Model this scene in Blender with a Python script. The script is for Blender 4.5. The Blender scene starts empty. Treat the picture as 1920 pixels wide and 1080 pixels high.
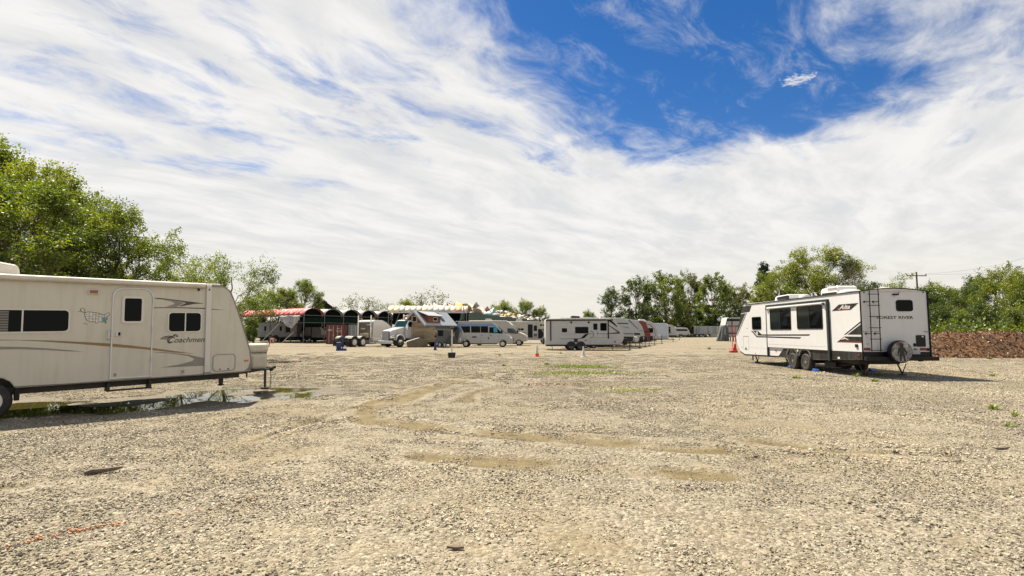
import bpy, bmesh, math, random
import numpy as np
from mathutils import Vector, Matrix

R = math.radians
SC = bpy.context.scene
COL = SC.collection
rnd = random.Random(7)

# ------------------------------------------------------------------ camera, sky, sun, exposure
CAM_H, PITCH, FPX = 1.65, math.atan(82 / 1000.0), 1000.0
cam_d = bpy.data.cameras.new("camera")
cam = bpy.data.objects.new("camera", cam_d); COL.objects.link(cam)
cam.location = (0, 0, CAM_H)
cam.rotation_euler = (math.pi / 2 + PITCH, 0, 0)
cam_d.sensor_width = 36.0
cam_d.lens = 36.0 * FPX / 1920.0
cam_d.clip_end = 5000
SC.camera = cam

SUN_EL = R(60)
SUN_H = Vector((-0.70, 0.714)).normalized()          # horizontal direction towards the sun
sun_d = bpy.data.lights.new("sun", 'SUN')
sun_d.energy = 5.0; sun_d.angle = R(0.53); sun_d.color = (1.0, 0.89, 0.71)
sun = bpy.data.objects.new("sun", sun_d); COL.objects.link(sun)
to_sun = Vector((SUN_H.x * math.cos(SUN_EL), SUN_H.y * math.cos(SUN_EL), math.sin(SUN_EL)))
sun.rotation_euler = to_sun.to_track_quat('Z', 'Y').to_euler()
sun.location = (0, 0, 40)

SC.view_settings.view_transform = 'Standard'
SC.view_settings.look = 'None'
SC.view_settings.exposure = 1.27
SC.view_settings.gamma = 1.0
SC.view_settings.use_curve_mapping = False
SC.cycles.max_bounces = 6
SC.cycles.transparent_max_bounces = 6
SC.cycles.use_denoising = True

world = bpy.data.worlds.new("World"); SC.world = world
world.use_nodes = True


class NT:
    """small helper to write node trees as expressions"""
    def __init__(s, tree): s.t = tree
    def n(s, typ, **kw):
        nd = s.t.nodes.new(typ)
        for k, v in kw.items(): setattr(nd, k, v)
        return nd
    def put(s, sock, v):
        if v is None: return
        if isinstance(v, bpy.types.NodeSocket): s.t.links.new(v, sock)
        elif isinstance(v, (tuple, list)) and len(v) == 3 and sock.type == 'RGBA': sock.default_value = (*v, 1)
        else: sock.default_value = v
    def m(s, op, a, b=None, c=None, clamp=False):
        nd = s.n('ShaderNodeMath', operation=op, use_clamp=clamp)
        for i, v in enumerate((a, b, c)): s.put(nd.inputs[i], v)
        return nd.outputs[0]
    def mapr(s, v, a, b, c=0.0, d=1.0, smooth=True):
        nd = s.n('ShaderNodeMapRange', interpolation_type='SMOOTHSTEP' if smooth else 'LINEAR')
        for i, x in enumerate((v, a, b, c, d)): s.put(nd.inputs[i], x)
        return nd.outputs[0]
    def mix(s, f, a, b, blend='MIX'):
        nd = s.n('ShaderNodeMix', data_type='RGBA', blend_type=blend)
        s.put(nd.inputs[0], f); s.put(nd.inputs[6], a); s.put(nd.inputs[7], b)
        return nd.outputs[2]
    def noise(s, vec, scale, detail=4, rough=0.55, dist=0.0, out=0):
        nd = s.n('ShaderNodeTexNoise'); s.put(nd.inputs['Vector'], vec)
        s.put(nd.inputs['Scale'], scale); s.put(nd.inputs['Detail'], detail); s.put(nd.inputs['Roughness'], rough); s.put(nd.inputs['Distortion'], dist)
        return nd.outputs[out]
    def xyz(s, x, y, z):
        nd = s.n('ShaderNodeCombineXYZ')
        for i, v in enumerate((x, y, z)): s.put(nd.inputs[i], v)
        return nd.outputs[0]
    def sep(s, v):
        nd = s.n('ShaderNodeSeparateXYZ'); s.put(nd.inputs[0], v); return nd.outputs
    def ramp(s, f, stops):
        nd = s.n('ShaderNodeValToRGB'); s.put(nd.inputs[0], f)
        e = nd.color_ramp.elements
        while len(e) < len(stops): e.new(0.5)
        for i, (p, c) in enumerate(stops): e[i].position = p; e[i].color = (*c, 1)
        return nd.outputs[0]


def build_world():
    t = world.node_tree; t.nodes.clear(); N = NT(t)
    sky = N.n('ShaderNodeTexSky', sky_type='NISHITA')
    sky.sun_disc = False
    sky.sun_elevation = SUN_EL
    sky.sun_rotation = math.atan2(SUN_H.x, SUN_H.y)
    sky.altitude = 200; sky.air_density = 1.0; sky.dust_density = 0.2; sky.ozone_density = 4.0
    hs = N.n('ShaderNodeHueSaturation'); hs.inputs['Saturation'].default_value = 1.35; hs.inputs['Hue'].default_value = 0.505
    N.put(hs.inputs['Color'], sky.outputs[0])
    blue = N.mix(1.0, hs.outputs[0], (0.064, 0.047, 0.046), 'MULTIPLY')
    d = N.n('ShaderNodeTexCoord').outputs['Generated']
    X, Y, Z = N.sep(d)
    zc = N.m('ADD', N.m('MAXIMUM', Z, 0.0), 0.08)
    qx, qy = N.m('DIVIDE', X, zc), N.m('DIVIDE', Y, zc)
    warp = N.noise(N.xyz(qx, qy, 0.3), 0.9, 3, 0.5, out=1)
    wx, wy, wz = N.sep(warp)
    a0 = N.m('ADD', N.m('MULTIPLY', qx, 0.64), N.m('MULTIPLY', qy, 0.77))
    b0 = N.m('SUBTRACT', N.m('MULTIPLY', qx, 0.77), N.m('MULTIPLY', qy, 0.64))
    a = N.m('ADD', a0, N.m('MULTIPLY', N.m('SUBTRACT', wx, 0.5), 0.55))
    b = N.m('ADD', b0, N.m('MULTIPLY', N.m('SUBTRACT', wy, 0.5), 0.55))
    streak = N.noise(N.xyz(N.m('MULTIPLY', a, 0.55), N.m('MULTIPLY', b, 2.0), 1.7), 1.25, 9, 0.56, 0.3)
    puffs = N.noise(N.xyz(N.m('MULTIPLY', a, 1.3), N.m('MULTIPLY', b, 1.9), 4.1), 3.2, 9, 0.62, 0.3)
    broad = N.noise(N.xyz(a, N.m('MULTIPLY', b, 1.6), 9.2), 0.55, 3, 0.5)
    wide = N.m('MULTIPLY', N.m('MAXIMUM', N.m('SUBTRACT', -0.15, a), 0.0), 0.8)      # opening widened overhead, out of view, for darker and bluer shade below
    gapb = N.mapr(N.m('SUBTRACT', N.m('ABSOLUTE', N.m('ADD', b, 0.54)), wide), 0.74, 0.24)
    gap = N.m('MULTIPLY', gapb, N.mapr(a, 2.75, 2.0))
    D = N.m('ADD', N.m('MULTIPLY', streak, 0.50), N.m('MULTIPLY', puffs, 0.50))
    D = N.m('ADD', D, N.m('MULTIPLY', N.m('SUBTRACT', broad, 0.5), 0.35))
    D = N.m('SUBTRACT', D, N.m('MULTIPLY', gap, 0.30))
    rift = N.m('MULTIPLY', N.mapr(N.m('ABSOLUTE', N.m('ADD', b, 1.80)), 0.50, 0.08), N.mapr(puffs, 0.62, 0.40))      # a thinner parallel rift in the sheet
    D = N.m('SUBTRACT', D, N.m('MULTIPLY', rift, 0.045))
    D = N.m('ADD', D, N.mapr(Z, 0.34, 0.05, 0.0, 0.30))
    cover = N.mapr(D, 0.245, 0.525)
    # one small stray puff of cloud in the blue gap
    pd = N.m('ADD', N.m('POWER', N.m('MULTIPLY', N.m('SUBTRACT', qx, 0.945), 24.0), 2.0), N.m('POWER', N.m('MULTIPLY', N.m('SUBTRACT', qy, 1.70), 30.0), 2.0))
    puff = N.m('MULTIPLY', N.mapr(N.m('ADD', pd, N.m('MULTIPLY', N.m('SUBTRACT', N.noise(N.xyz(qx, qy, 2.2), 38.0, 6, 0.7, 0.6), 0.5), 11.0)), 2.2, -1.2), 0.85)
    wisp = N.noise(N.xyz(N.m('MULTIPLY', a, 1.6), N.m('MULTIPLY', b, 3.2), 7.7), 2.3, 9, 0.66, 0.35)
    cover = N.m('MAXIMUM', cover, N.m('MULTIPLY', N.mapr(wisp, 0.50, 0.78), 0.42))
    cover = N.m('MAXIMUM', cover, puff)
    cover = N.m('MULTIPLY', cover, 0.97)
    shade = N.noise(N.xyz(N.m('MULTIPLY', a, 0.9), N.m('MULTIPLY', b, 2.2), 6.6), 2.0, 8, 0.6)
    white = N.mix(N.mapr(shade, 0.3, 0.7), (0.316, 0.316, 0.316), (0.398, 0.390, 0.375))
    white = N.mix(N.mapr(Z, 0.20, 0.0), white, (0.370, 0.352, 0.312))
    final = N.mix(cover, blue, white)
    bg = N.n('ShaderNodeBackground'); N.put(bg.inputs[0], final); bg.inputs[1].default_value = 1.0
    out = N.n('ShaderNodeOutputWorld'); t.links.new(bg.outputs[0], out.inputs[0])
build_world()


# ------------------------------------------------------------------ helpers
def tag(o, label=None, cat=None, group=None, kind=None):
    if label: o['label'] = label
    if cat: o['category'] = cat
    if group: o['group'] = group
    if kind: o['kind'] = kind
    return o

def thing(name, label, cat, loc=(0, 0, 0), rot=(0, 0, 0), group=None, scale=None):
    o = bpy.data.objects.new(name, None); COL.objects.link(o)
    o.empty_display_size = 0.3
    o.location = loc; o.rotation_euler = rot if not isinstance(rot, (int, float)) else (0, 0, rot)
    if scale: o.scale = (scale,) * 3 if isinstance(scale, (int, float)) else scale
    return tag(o, label, cat, group)

def W(px, py, Y):
    """point of the place at forward distance Y seen along a direction of the photograph"""
    c, s = math.cos(PITCH), math.sin(PITCH)
    u, v = (px - 960) / FPX, (540 - py) / FPX
    r = Vector((u, c - v * s, s + v * c))
    return Vector((0, 0, CAM_H)) + r * (Y / r.y)

class MB:
    def __init__(s): s.v = []; s.f = []
    def add(s, vs, fs):
        k = len(s.v); s.v += [tuple(p) for p in vs]; s.f += [tuple(i + k for i in f) for f in fs]; return s
    def box(s, x0, x1, y0, y1, z0, z1):
        vs = [(x, y, z) for x in (x0, x1) for y in (y0, y1) for z in (z0, z1)]
        return s.add(vs, [(0, 1, 3, 2), (4, 6, 7, 5), (0, 4, 5, 1), (2, 3, 7, 6), (0, 2, 6, 4), (1, 5, 7, 3)])
    def prism(s, poly, a, b, axis='y'):
        n = len(poly)
        mk = {'y': lambda p, w: (p[0], w, p[1]), 'x': lambda p, w: (w, p[0], p[1]), 'z': lambda p, w: (p[0], p[1], w)}[axis]
        vs = [mk(p, a) for p in poly] + [mk(p, b) for p in poly]
        return s.add(vs, [tuple(range(n))[::-1], tuple(range(n, 2 * n))] + [(i, (i + 1) % n, n + (i + 1) % n, n + i) for i in range(n)])
    def ring(s, outer, inner, a, b, axis='y'):
        n = len(outer)
        mk = {'y': lambda p, w: (p[0], w, p[1]), 'x': lambda p, w: (w, p[0], p[1]), 'z': lambda p, w: (p[0], p[1], w)}[axis]
        vs = [mk(p, a) for p in outer] + [mk(p, a) for p in inner] + [mk(p, b) for p in outer] + [mk(p, b) for p in inner]
        fs = []
        for i in range(n):
            j = (i + 1) % n
            fs += [(i, j, n + j, n + i), (2 * n + i, 3 * n + i, 3 * n + j, 2 * n + j), (i, 2 * n + i, 2 * n + j, j), (n + i, n + j, 3 * n + j, 3 * n + i)]
        return s.add(vs, fs)
    def tube(s, pts, r, n=7, cap=True):
        pts = [Vector(p) for p in pts]; m = len(pts)
        rs = r if isinstance(r, (list, tuple)) else [r] * m
        vs = []; fs = []
        ref = None
        for i, p in enumerate(pts):
            d = (pts[min(i + 1, m - 1)] - pts[max(i - 1, 0)]).normalized()
            if ref is None: ref = Vector((0, 0, 1)) if abs(d.z) < 0.9 else Vector((1, 0, 0))
            u = d.cross(ref).normalized(); w = u.cross(d).normalized(); ref = w
            for k in range(n):
                t = 2 * math.pi * k / n
                vs.append(p + (u * math.cos(t) + w * math.sin(t)) * rs[i])
        for i in range(m - 1):
            for k in range(n):
                l = (k + 1) % n
                fs.append((i * n + k, i * n + l, (i + 1) * n + l, (i + 1) * n + k))
        if cap: fs += [tuple(range(n))[::-1], tuple(range((m - 1) * n, m * n))]
        return s.add(vs, fs)
    def lathe(s, prof, c, axis='y', n=24):
        vs = []; fs = []; m = len(prof)
        for r, h in prof:
            for k in range(n):
                t = 2 * math.pi * k / n; x, y = r * math.cos(t), r * math.sin(t)
                vs.append({'y': (c[0] + x, c[1] + h, c[2] + y), 'x': (c[0] + h, c[1] + x, c[2] + y), 'z': (c[0] + x, c[1] + y, c[2] + h)}[axis])
        for i in range(m - 1):
            for k in range(n):
                l = (k + 1) % n; fs.append((i * n + k, i * n + l, (i + 1) * n + l, (i + 1) * n + k))
        fs += [tuple(range(n)), tuple(range((m - 1) * n, m * n))[::-1]]
        return s.add(vs, fs)
    def build(s, name, mat, parent=None, bevel=0, smooth=False, angle=35, seg=2):
        me = bpy.data.meshes.new(name)
        me.from_pydata(s.v, [], s.f); me.update()
        bm = bmesh.new(); bm.from_mesh(me)
        bmesh.ops.recalc_face_normals(bm, faces=bm.faces[:]); bm.to_mesh(me); bm.free()
        if smooth:
            me.polygons.foreach_set('use_smooth', [True] * len(me.polygons)); me.set_sharp_from_angle(angle=R(angle))
        if mat: me.materials.append(mat)
        o = bpy.data.objects.new(name, me); COL.objects.link(o)
        if parent: o.parent = parent
        if bevel:
            b = o.modifiers.new('bevel', 'BEVEL'); b.width = bevel; b.segments = seg; b.limit_method = 'ANGLE'; b.angle_limit = R(40)
        return o

def rrect(x0, z0, x1, z1, r, n=4):
    out = []
    for cx, cz, a in ((x1 - r, z1 - r, 0), (x0 + r, z1 - r, 90), (x0 + r, z0 + r, 180), (x1 - r, z0 + r, 270)):
        for k in range(n + 1):
            t = R(a + 90 * k / n); out.append((cx + r * math.cos(t), cz + r * math.sin(t)))
    return out

def text_obj(name, body, width, height, origin, xdir, zdir, mat, parent, shear=0.0, bold=0.0, depth=0.003, space=1.0):
    """flat lettering as a mesh, scaled to width x height, lower left corner at origin"""
    cu = bpy.data.curves.new('lettering', 'FONT'); cu.body = body; cu.shear = shear; cu.offset = bold; cu.space_character = space
    cu.extrude = 0.0; cu.resolution_u = 3
    tmp = bpy.data.objects.new('lettering', cu); COL.objects.link(tmp)
    dg = bpy.context.evaluated_depsgraph_get()
    me = bpy.data.meshes.new_from_object(tmp.evaluated_get(dg))
    bpy.data.objects.remove(tmp); bpy.data.curves.remove(cu)
    n = len(me.vertices); co = np.empty(n * 3); me.vertices.foreach_get('co', co); co = co.reshape(-1, 3)
    lo, hi = co.min(0), co.max(0)
    u = (co[:, 0] - lo[0]) / (hi[0] - lo[0]) * width; v = (co[:, 1] - lo[1]) / (hi[1] - lo[1]) * height
    xd, zd = np.array(xdir, float), np.array(zdir, float)
    p = np.array(origin, float) + u[:, None] * xd + v[:, None] * zd
    me.vertices.foreach_set('co', p.ravel()); me.materials.clear(); me.materials.append(mat); me.update()
    me.name = name
    o = bpy.data.objects.new(name, me); COL.objects.link(o); o.parent = parent
    return o


# ------------------------------------------------------------------ materials
MATS = {}
def pmat(name, col, rough=0.5, metal=0.0, spec=0.5, var=0.0, vscale=3.0, bump=0.0, bscale=40.0, dirt=None, dirt_amt=0.0, dirt_scale=(2.0, 2.0, 0.35), coat=0.0):
    if name in MATS: return MATS[name]
    m = bpy.data.materials.new(name); m.use_nodes = True; t = m.node_tree; N = NT(t)
    b = t.nodes['Principled BSDF']
    b.inputs['Roughness'].default_value = rough; b.inputs['Metallic'].default_value = metal
    b.inputs['Specular IOR Level'].default_value = spec; b.inputs['Coat Weight'].default_value = coat
    tc = N.n('ShaderNodeTexCoord').outputs['Object']
    c = None
    if var:
        f = N.noise(tc, vscale, 5, 0.6)
        c = N.mix(N.mapr(f, 0.3, 0.7), tuple(x * (1 - var) for x in col), tuple(min(1, x * (1 + var)) for x in col))
    if dirt:
        mp = N.n('ShaderNodeMapping'); mp.inputs['Scale'].default_value = dirt_scale; N.put(mp.inputs[0], tc)
        f = N.m('MULTIPLY', N.mapr(N.noise(mp.outputs[0], 2.2, 7, 0.65, 0.3), 0.42, 0.75), dirt_amt)
        c = N.mix(f, c if c else col, dirt)
        N.put(b.inputs['Roughness'], N.m('ADD', rough, N.m('MULTIPLY', f, 0.3)))
    if c is None: b.inputs['Base Color'].default_value = (*col, 1)
    else: N.put(b.inputs['Base Color'], c)
    if bump:
        bp = N.n('ShaderNodeBump'); bp.inputs['Strength'].default_value = bump; bp.inputs['Distance'].default_value = 0.02
        N.put(bp.inputs['Height'], N.noise(tc, bscale, 4, 0.6)); N.put(b.inputs['Normal'], bp.outputs[0])
    MATS[name] = m
    return m

M_CREAM = pmat('cream fibreglass', (0.50, 0.472, 0.405), 0.38, var=0.04, vscale=1.2, dirt=(0.33, 0.30, 0.235), dirt_amt=0.32, dirt_scale=(3.2, 3.2, 0.30))
M_CREAM2 = pmat('cream plastic', (0.46, 0.43, 0.37), 0.45, var=0.06, dirt=(0.30, 0.27, 0.21), dirt_amt=0.4)
M_AWN = pmat('awning vinyl', (0.54, 0.505, 0.44), 0.55, var=0.08, dirt=(0.25, 0.22, 0.17), dirt_amt=0.35, dirt_scale=(0.8, 3, 3))
M_WHITE = pmat('white gelcoat', (0.565, 0.57, 0.58), 0.28, var=0.02, dirt=(0.5, 0.47, 0.40), dirt_amt=0.22, coat=0.2)
M_WHITE2 = pmat('white painted aluminium', (0.43, 0.43, 0.42), 0.4, var=0.04, dirt=(0.42, 0.40, 0.35), dirt_amt=0.35)
M_GREYW = pmat('light grey panel', (0.40, 0.41, 0.41), 0.4, var=0.05, dirt=(0.3, 0.29, 0.27), dirt_amt=0.3)
M_STORED = pmat('grey panel darkened for shade', (0.26, 0.262, 0.25), 0.6, var=0.12, dirt=(0.15, 0.14, 0.12), dirt_amt=0.5)  # grey trailer panel darkened to stand for the shade under the canopies
M_BLUEW = pmat('bluish white panel', (0.48, 0.53, 0.58), 0.35, var=0.04)
M_ROOF = pmat('rubber roof', (0.60, 0.59, 0.565), 0.7, var=0.08, dirt=(0.35, 0.33, 0.28), dirt_amt=0.4, dirt_scale=(1, 1, 1))
M_BLACK = pmat('black trim', (0.007, 0.007, 0.008), 0.45, spec=0.25, var=0.2)
M_CHAR = pmat('charcoal gel', (0.015, 0.0145, 0.014), 0.4, spec=0.25, var=0.15, dirt=(0.12, 0.11, 0.09), dirt_amt=0.3)
M_CHAS = pmat('chassis steel', (0.014, 0.013, 0.012), 0.6, var=0.3, dirt=(0.09, 0.06, 0.04), dirt_amt=0.5, dirt_scale=(3, 3, 3))
M_TYRE = pmat('tyre rubber', (0.020, 0.019, 0.018), 0.8, var=0.2, dirt=(0.12, 0.105, 0.08), dirt_amt=0.45, dirt_scale=(4, 4, 4))
M_RIM = pmat('wheel alloy', (0.55, 0.54, 0.52), 0.3, metal=0.9)
M_RIMW = pmat('white steel wheel', (0.62, 0.60, 0.55), 0.45, dirt=(0.2, 0.16, 0.12), dirt_amt=0.4)
M_GLASS = pmat('tinted glass', (0.002, 0.003, 0.003), 0.04, spec=0.11)
M_GLASS2 = pmat('tinted glass with lowered shade', (0.010, 0.013, 0.011), 0.06, spec=0.10)
M_BLIND = pmat('window blind', (0.22, 0.21, 0.19), 0.6)
M_SIL = pmat('anodised trim', (0.52, 0.53, 0.55), 0.35, metal=0.6, var=0.05)
M_ALU = pmat('painted white trim', (0.55, 0.535, 0.50), 0.4)
M_CHROME = pmat('chrome', (0.75, 0.75, 0.75), 0.12, metal=1.0)
M_GOLD = pmat('gold vinyl stripe', (0.215, 0.135, 0.055), 0.5, var=0.1)
M_GREY = pmat('grey vinyl stripe', (0.21, 0.195, 0.175), 0.5, var=0.08)
M_DGREY = pmat('dark vinyl stripe', (0.06, 0.052, 0.045), 0.5, var=0.1)
M_TEAL = pmat('teal map fill', (0.09, 0.30, 0.30), 0.5)
M_AMBER = pmat('amber lens', (0.55, 0.16, 0.02), 0.25, var=0.1)
M_BROWNL = pmat('weathered porch lamp', (0.22, 0.09, 0.02), 0.3, var=0.2)
M_RED = pmat('red lens', (0.20, 0.012, 0.010), 0.25)
M_REDV = pmat('red vinyl', (0.16, 0.012, 0.008), 0.45)
M_BLUEP = pmat('blue plastic', (0.015, 0.07, 0.30), 0.5, var=0.1)
M_NAVY = pmat('dark blue plastic', (0.012, 0.03, 0.13), 0.45, var=0.1)
M_ORANGE = pmat('orange red plastic', (0.62, 0.075, 0.035), 0.5, var=0.08)
M_CONEW = pmat('white cone plastic', (0.56, 0.545, 0.51), 0.5, var=0.05, dirt=(0.3, 0.26, 0.2), dirt_amt=0.5)
M_REDP = pmat('red painted steel', (0.50, 0.018, 0.012), 0.4, var=0.08)
M_CONC = pmat('concrete', (0.33, 0.31, 0.28), 0.9, var=0.15, bump=0.3)
M_WOODD = pmat('weathered wood', (0.13, 0.10, 0.07), 0.85, var=0.35, vscale=8, bump=0.5, bscale=25)
M_BARK = pmat('bark', (0.075, 0.058, 0.042), 0.95, var=0.35, vscale=6, bump=0.8, bscale=12)
M_BARKG = pmat('grey bark', (0.17, 0.145, 0.115), 0.95, var=0.3, vscale=6, bump=0.6, bscale=12)
M_CONT_R = pmat('rust red container paint', (0.125, 0.030, 0.022), 0.6, var=0.2, vscale=2, dirt=(0.22, 0.12, 0.08), dirt_amt=0.35)
M_CONT_G = pmat('grey container paint', (0.20, 0.225, 0.215), 0.6, var=0.12, vscale=2, dirt=(0.2, 0.13, 0.09), dirt_amt=0.3)
M_TRUCKW = pmat('white truck paint', (0.50, 0.50, 0.49), 0.25, coat=0.5)
M_TAN = pmat('tan truck sleeper', (0.50, 0.38, 0.21), 0.5, var=0.06)
M_BROWNP = pmat('weathered brown panel', (0.15, 0.115, 0.075), 0.6, var=0.25, vscale=3)
M_CEDAR = pmat('red cedar shingles', (0.17, 0.055, 0.030), 0.75, var=0.3, vscale=5)
M_METROOF = pmat('pale metal roof', (0.42, 0.435, 0.44), 0.35, metal=0.3, var=0.05)
M_SKYL = pmat('skylight glass', (0.05, 0.07, 0.08), 0.08, spec=0.6)
M_GREYBOX = pmat('dark grey trailer panel', (0.085, 0.088, 0.085), 0.55, var=0.12)
M_TARP = pmat('dark grey tarp', (0.05, 0.053, 0.055), 0.7, var=0.2)
M_VAN = pmat('silver van paint', (0.37, 0.38, 0.39), 0.28, metal=0.35, coat=0.6)
M_VANB = pmat('blue paint and sky reflection', (0.13, 0.23, 0.45), 0.3, metal=0.2, coat=0.4)  # painted sky reflection on the van's band, plain blue on its rear quarter
M_CYAN = pmat('cyan sun shade', (0.03, 0.33, 0.50), 0.5)
M_WINDSH = pmat('windscreen glass', (0.03, 0.05, 0.055), 0.05, spec=0.8)
M_GREENW = pmat('green tinted windscreen', (0.008, 0.035, 0.03), 0.05, spec=0.35)
M_MAROON = pmat('maroon cap', (0.17, 0.022, 0.020), 0.35, var=0.08)
M_NET = pmat('dark green net and shade sheets', (0.006, 0.018, 0.012), 0.9, spec=0.1, var=0.3, vscale=1.5, bump=0.2)
M_SHADE = pmat('black painted shade', (0.004, 0.006, 0.005), 0.95, spec=0.1, var=0.3)  # near-black colour standing in for shade under the canopies
M_GREENB = pmat('dark green beam', (0.012, 0.048, 0.032), 0.6, var=0.2, vscale=1.0)
M_STEELP = pmat('galvanised post', (0.15, 0.152, 0.15), 0.5, metal=0.4, var=0.1)
M_CANW = pmat('white canopy fabric', (0.38, 0.37, 0.345), 0.7, var=0.12, vscale=1.2)
M_CANG = pmat('grey canopy fabric', (0.36, 0.35, 0.33), 0.75, var=0.25, vscale=1.2)
M_CANR = pmat('red canopy fabric', (0.50, 0.020, 0.028), 0.6, var=0.15, vscale=1.0)
M_CANY = pmat('yellow canopy fabric', (0.72, 0.47, 0.03), 0.65, var=0.15)
M_CANP = pmat('faded pink canopy fabric', (0.66, 0.30, 0.21), 0.7, var=0.2)
M_CANB = pmat('pale blue canopy fabric', (0.33, 0.50, 0.56), 0.7, var=0.15)
M_CANS = pmat('red canopy fabric flaked to white', (0.50, 0.030, 0.035), 0.6, var=0.15, dirt=(0.62, 0.57, 0.54), dirt_amt=1.0, dirt_scale=(1.6, 1.1, 1.6))
M_CANR2 = pmat('red canopy fabric partly flaked', (0.50, 0.022, 0.030), 0.6, var=0.15, dirt=(0.62, 0.50, 0.47), dirt_amt=0.7, dirt_scale=(2.2, 1.3, 2.2))
M_CANS2 = pmat('flaked grey and red canopy fabric', (0.40, 0.05, 0.05), 0.7, var=0.2, dirt=(0.42, 0.41, 0.39), dirt_amt=1.0, dirt_scale=(3.2, 2.5, 3.2))
M_CANPW = pmat('white canopy fabric with pink stain', (0.64, 0.50, 0.44), 0.7, var=0.1)
M_CANYW = pmat('white canopy fabric with yellow stain', (0.66, 0.56, 0.32), 0.7, var=0.1)
M_CLOTH = pmat('grey cloth cover', (0.115, 0.115, 0.11), 0.85, var=0.3, vscale=4)
M_DARKROOF = pmat('dark shingle roof', (0.014, 0.014, 0.014), 0.9, spec=0.15, var=0.3)
M_STREAK = pmat('streaked white trailer panel', (0.40, 0.41, 0.40), 0.5, var=0.04, dirt=(0.09, 0.075, 0.055), dirt_amt=0.85, dirt_scale=(0.9, 0.9, 0.10))
M_SILH = pmat('printed cover black', (0.006, 0.006, 0.006), 0.5)
M_PRINT = pmat('printed tyre cover', (0.19, 0.185, 0.175), 0.5, var=0.7, vscale=14)
M_PLATE = pmat('licence plate', (0.35, 0.36, 0.36), 0.4, var=0.15, vscale=40)
M_ORP = pmat('orange spray paint', (0.46, 0.22, 0.12), 0.85, var=0.2)

def plank_mat():
    m = bpy.data.materials.new('horizontal board siding'); m.use_nodes = True; N = NT(m.node_tree); b = m.node_tree.nodes['Principled BSDF']
    tc = N.n('ShaderNodeTexCoord').outputs['Object']
    x, y, z = N.sep(tc)
    row = N.m('FLOOR', N.m('MULTIPLY', z, 6.0))
    wn = N.n('ShaderNodeTexWhiteNoise', noise_dimensions='2D')
    N.put(wn.inputs['Vector'], N.xyz(row, N.m('FLOOR', N.m('ADD', N.m('MULTIPLY', N.m('ADD', x, y), 0.6), N.m('MULTIPLY', row, 0.37))), 0))
    gr = N.noise(N.xyz(N.m('MULTIPLY', x, 1.0), N.m('MULTIPLY', y, 1.0), N.m('MULTIPLY', z, 14)), 3, 4)
    c = N.ramp(wn.outputs[0], [(0.0, (0.24, 0.175, 0.10)), (0.5, (0.33, 0.25, 0.15)), (1.0, (0.43, 0.335, 0.20))])
    c = N.mix(N.m('MULTIPLY', gr, 0.35), c, (0.16, 0.11, 0.06))
    N.put(b.inputs['Base Color'], c); b.inputs['Roughness'].default_value = 0.7
    return m
M_PLANK = plank_mat()

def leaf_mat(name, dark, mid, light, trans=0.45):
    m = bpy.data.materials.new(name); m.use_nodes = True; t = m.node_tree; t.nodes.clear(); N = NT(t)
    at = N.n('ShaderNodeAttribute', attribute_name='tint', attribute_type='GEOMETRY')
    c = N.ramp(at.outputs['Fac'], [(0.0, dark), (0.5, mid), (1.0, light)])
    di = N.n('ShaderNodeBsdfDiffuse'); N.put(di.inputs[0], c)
    tr = N.n('ShaderNodeBsdfTranslucent'); N.put(tr.inputs[0], N.mix(1.0, c, (1.40, 1.48, 0.50), 'MULTIPLY'))
    gl = N.n('ShaderNodeBsdfGlossy'); gl.inputs[0].default_value = (0.8, 0.85, 0.8, 1); gl.inputs['Roughness'].default_value = 0.45
    a = N.n('ShaderNodeMixShader'); a.inputs[0].default_value = trans; t.links.new(di.outputs[0], a.inputs[1]); t.links.new(tr.outputs[0], a.inputs[2])
    g = N.n('ShaderNodeMixShader'); g.inputs[0].default_value = 0.05; t.links.new(a.outputs[0], g.inputs[1]); t.links.new(gl.outputs[0], g.inputs[2])
    o = N.n('ShaderNodeOutputMaterial'); t.links.new(g.outputs[0], o.inputs[0])
    return m
L_BRIGHT = leaf_mat('bright spring leaves', (0.050, 0.078, 0.008), (0.122, 0.150, 0.013), (0.232, 0.238, 0.022), 0.52)
L_MID = leaf_mat('mid green leaves', (0.033, 0.058, 0.008), (0.083, 0.117, 0.012), (0.168, 0.190, 0.020), 0.48)
L_DARK = leaf_mat('dark green leaves', (0.017, 0.034, 0.008), (0.040, 0.066, 0.011), (0.088, 0.116, 0.016), 0.4)
L_OLIVE = leaf_mat('olive leaves', (0.040, 0.048, 0.012), (0.075, 0.084, 0.018), (0.130, 0.135, 0.030))
L_PINE = leaf_mat('pine needles', (0.010, 0.020, 0.010), (0.018, 0.032, 0.014), (0.030, 0.046, 0.018), 0.15)
L_WEED = leaf_mat('weed leaves', (0.065, 0.105, 0.014), (0.12, 0.165, 0.022), (0.21, 0.24, 0.04), 0.4)
L_RUST = leaf_mat('dry brown chips', (0.040, 0.018, 0.008), (0.130, 0.058, 0.022), (0.30, 0.155, 0.070), 0.05)


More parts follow.
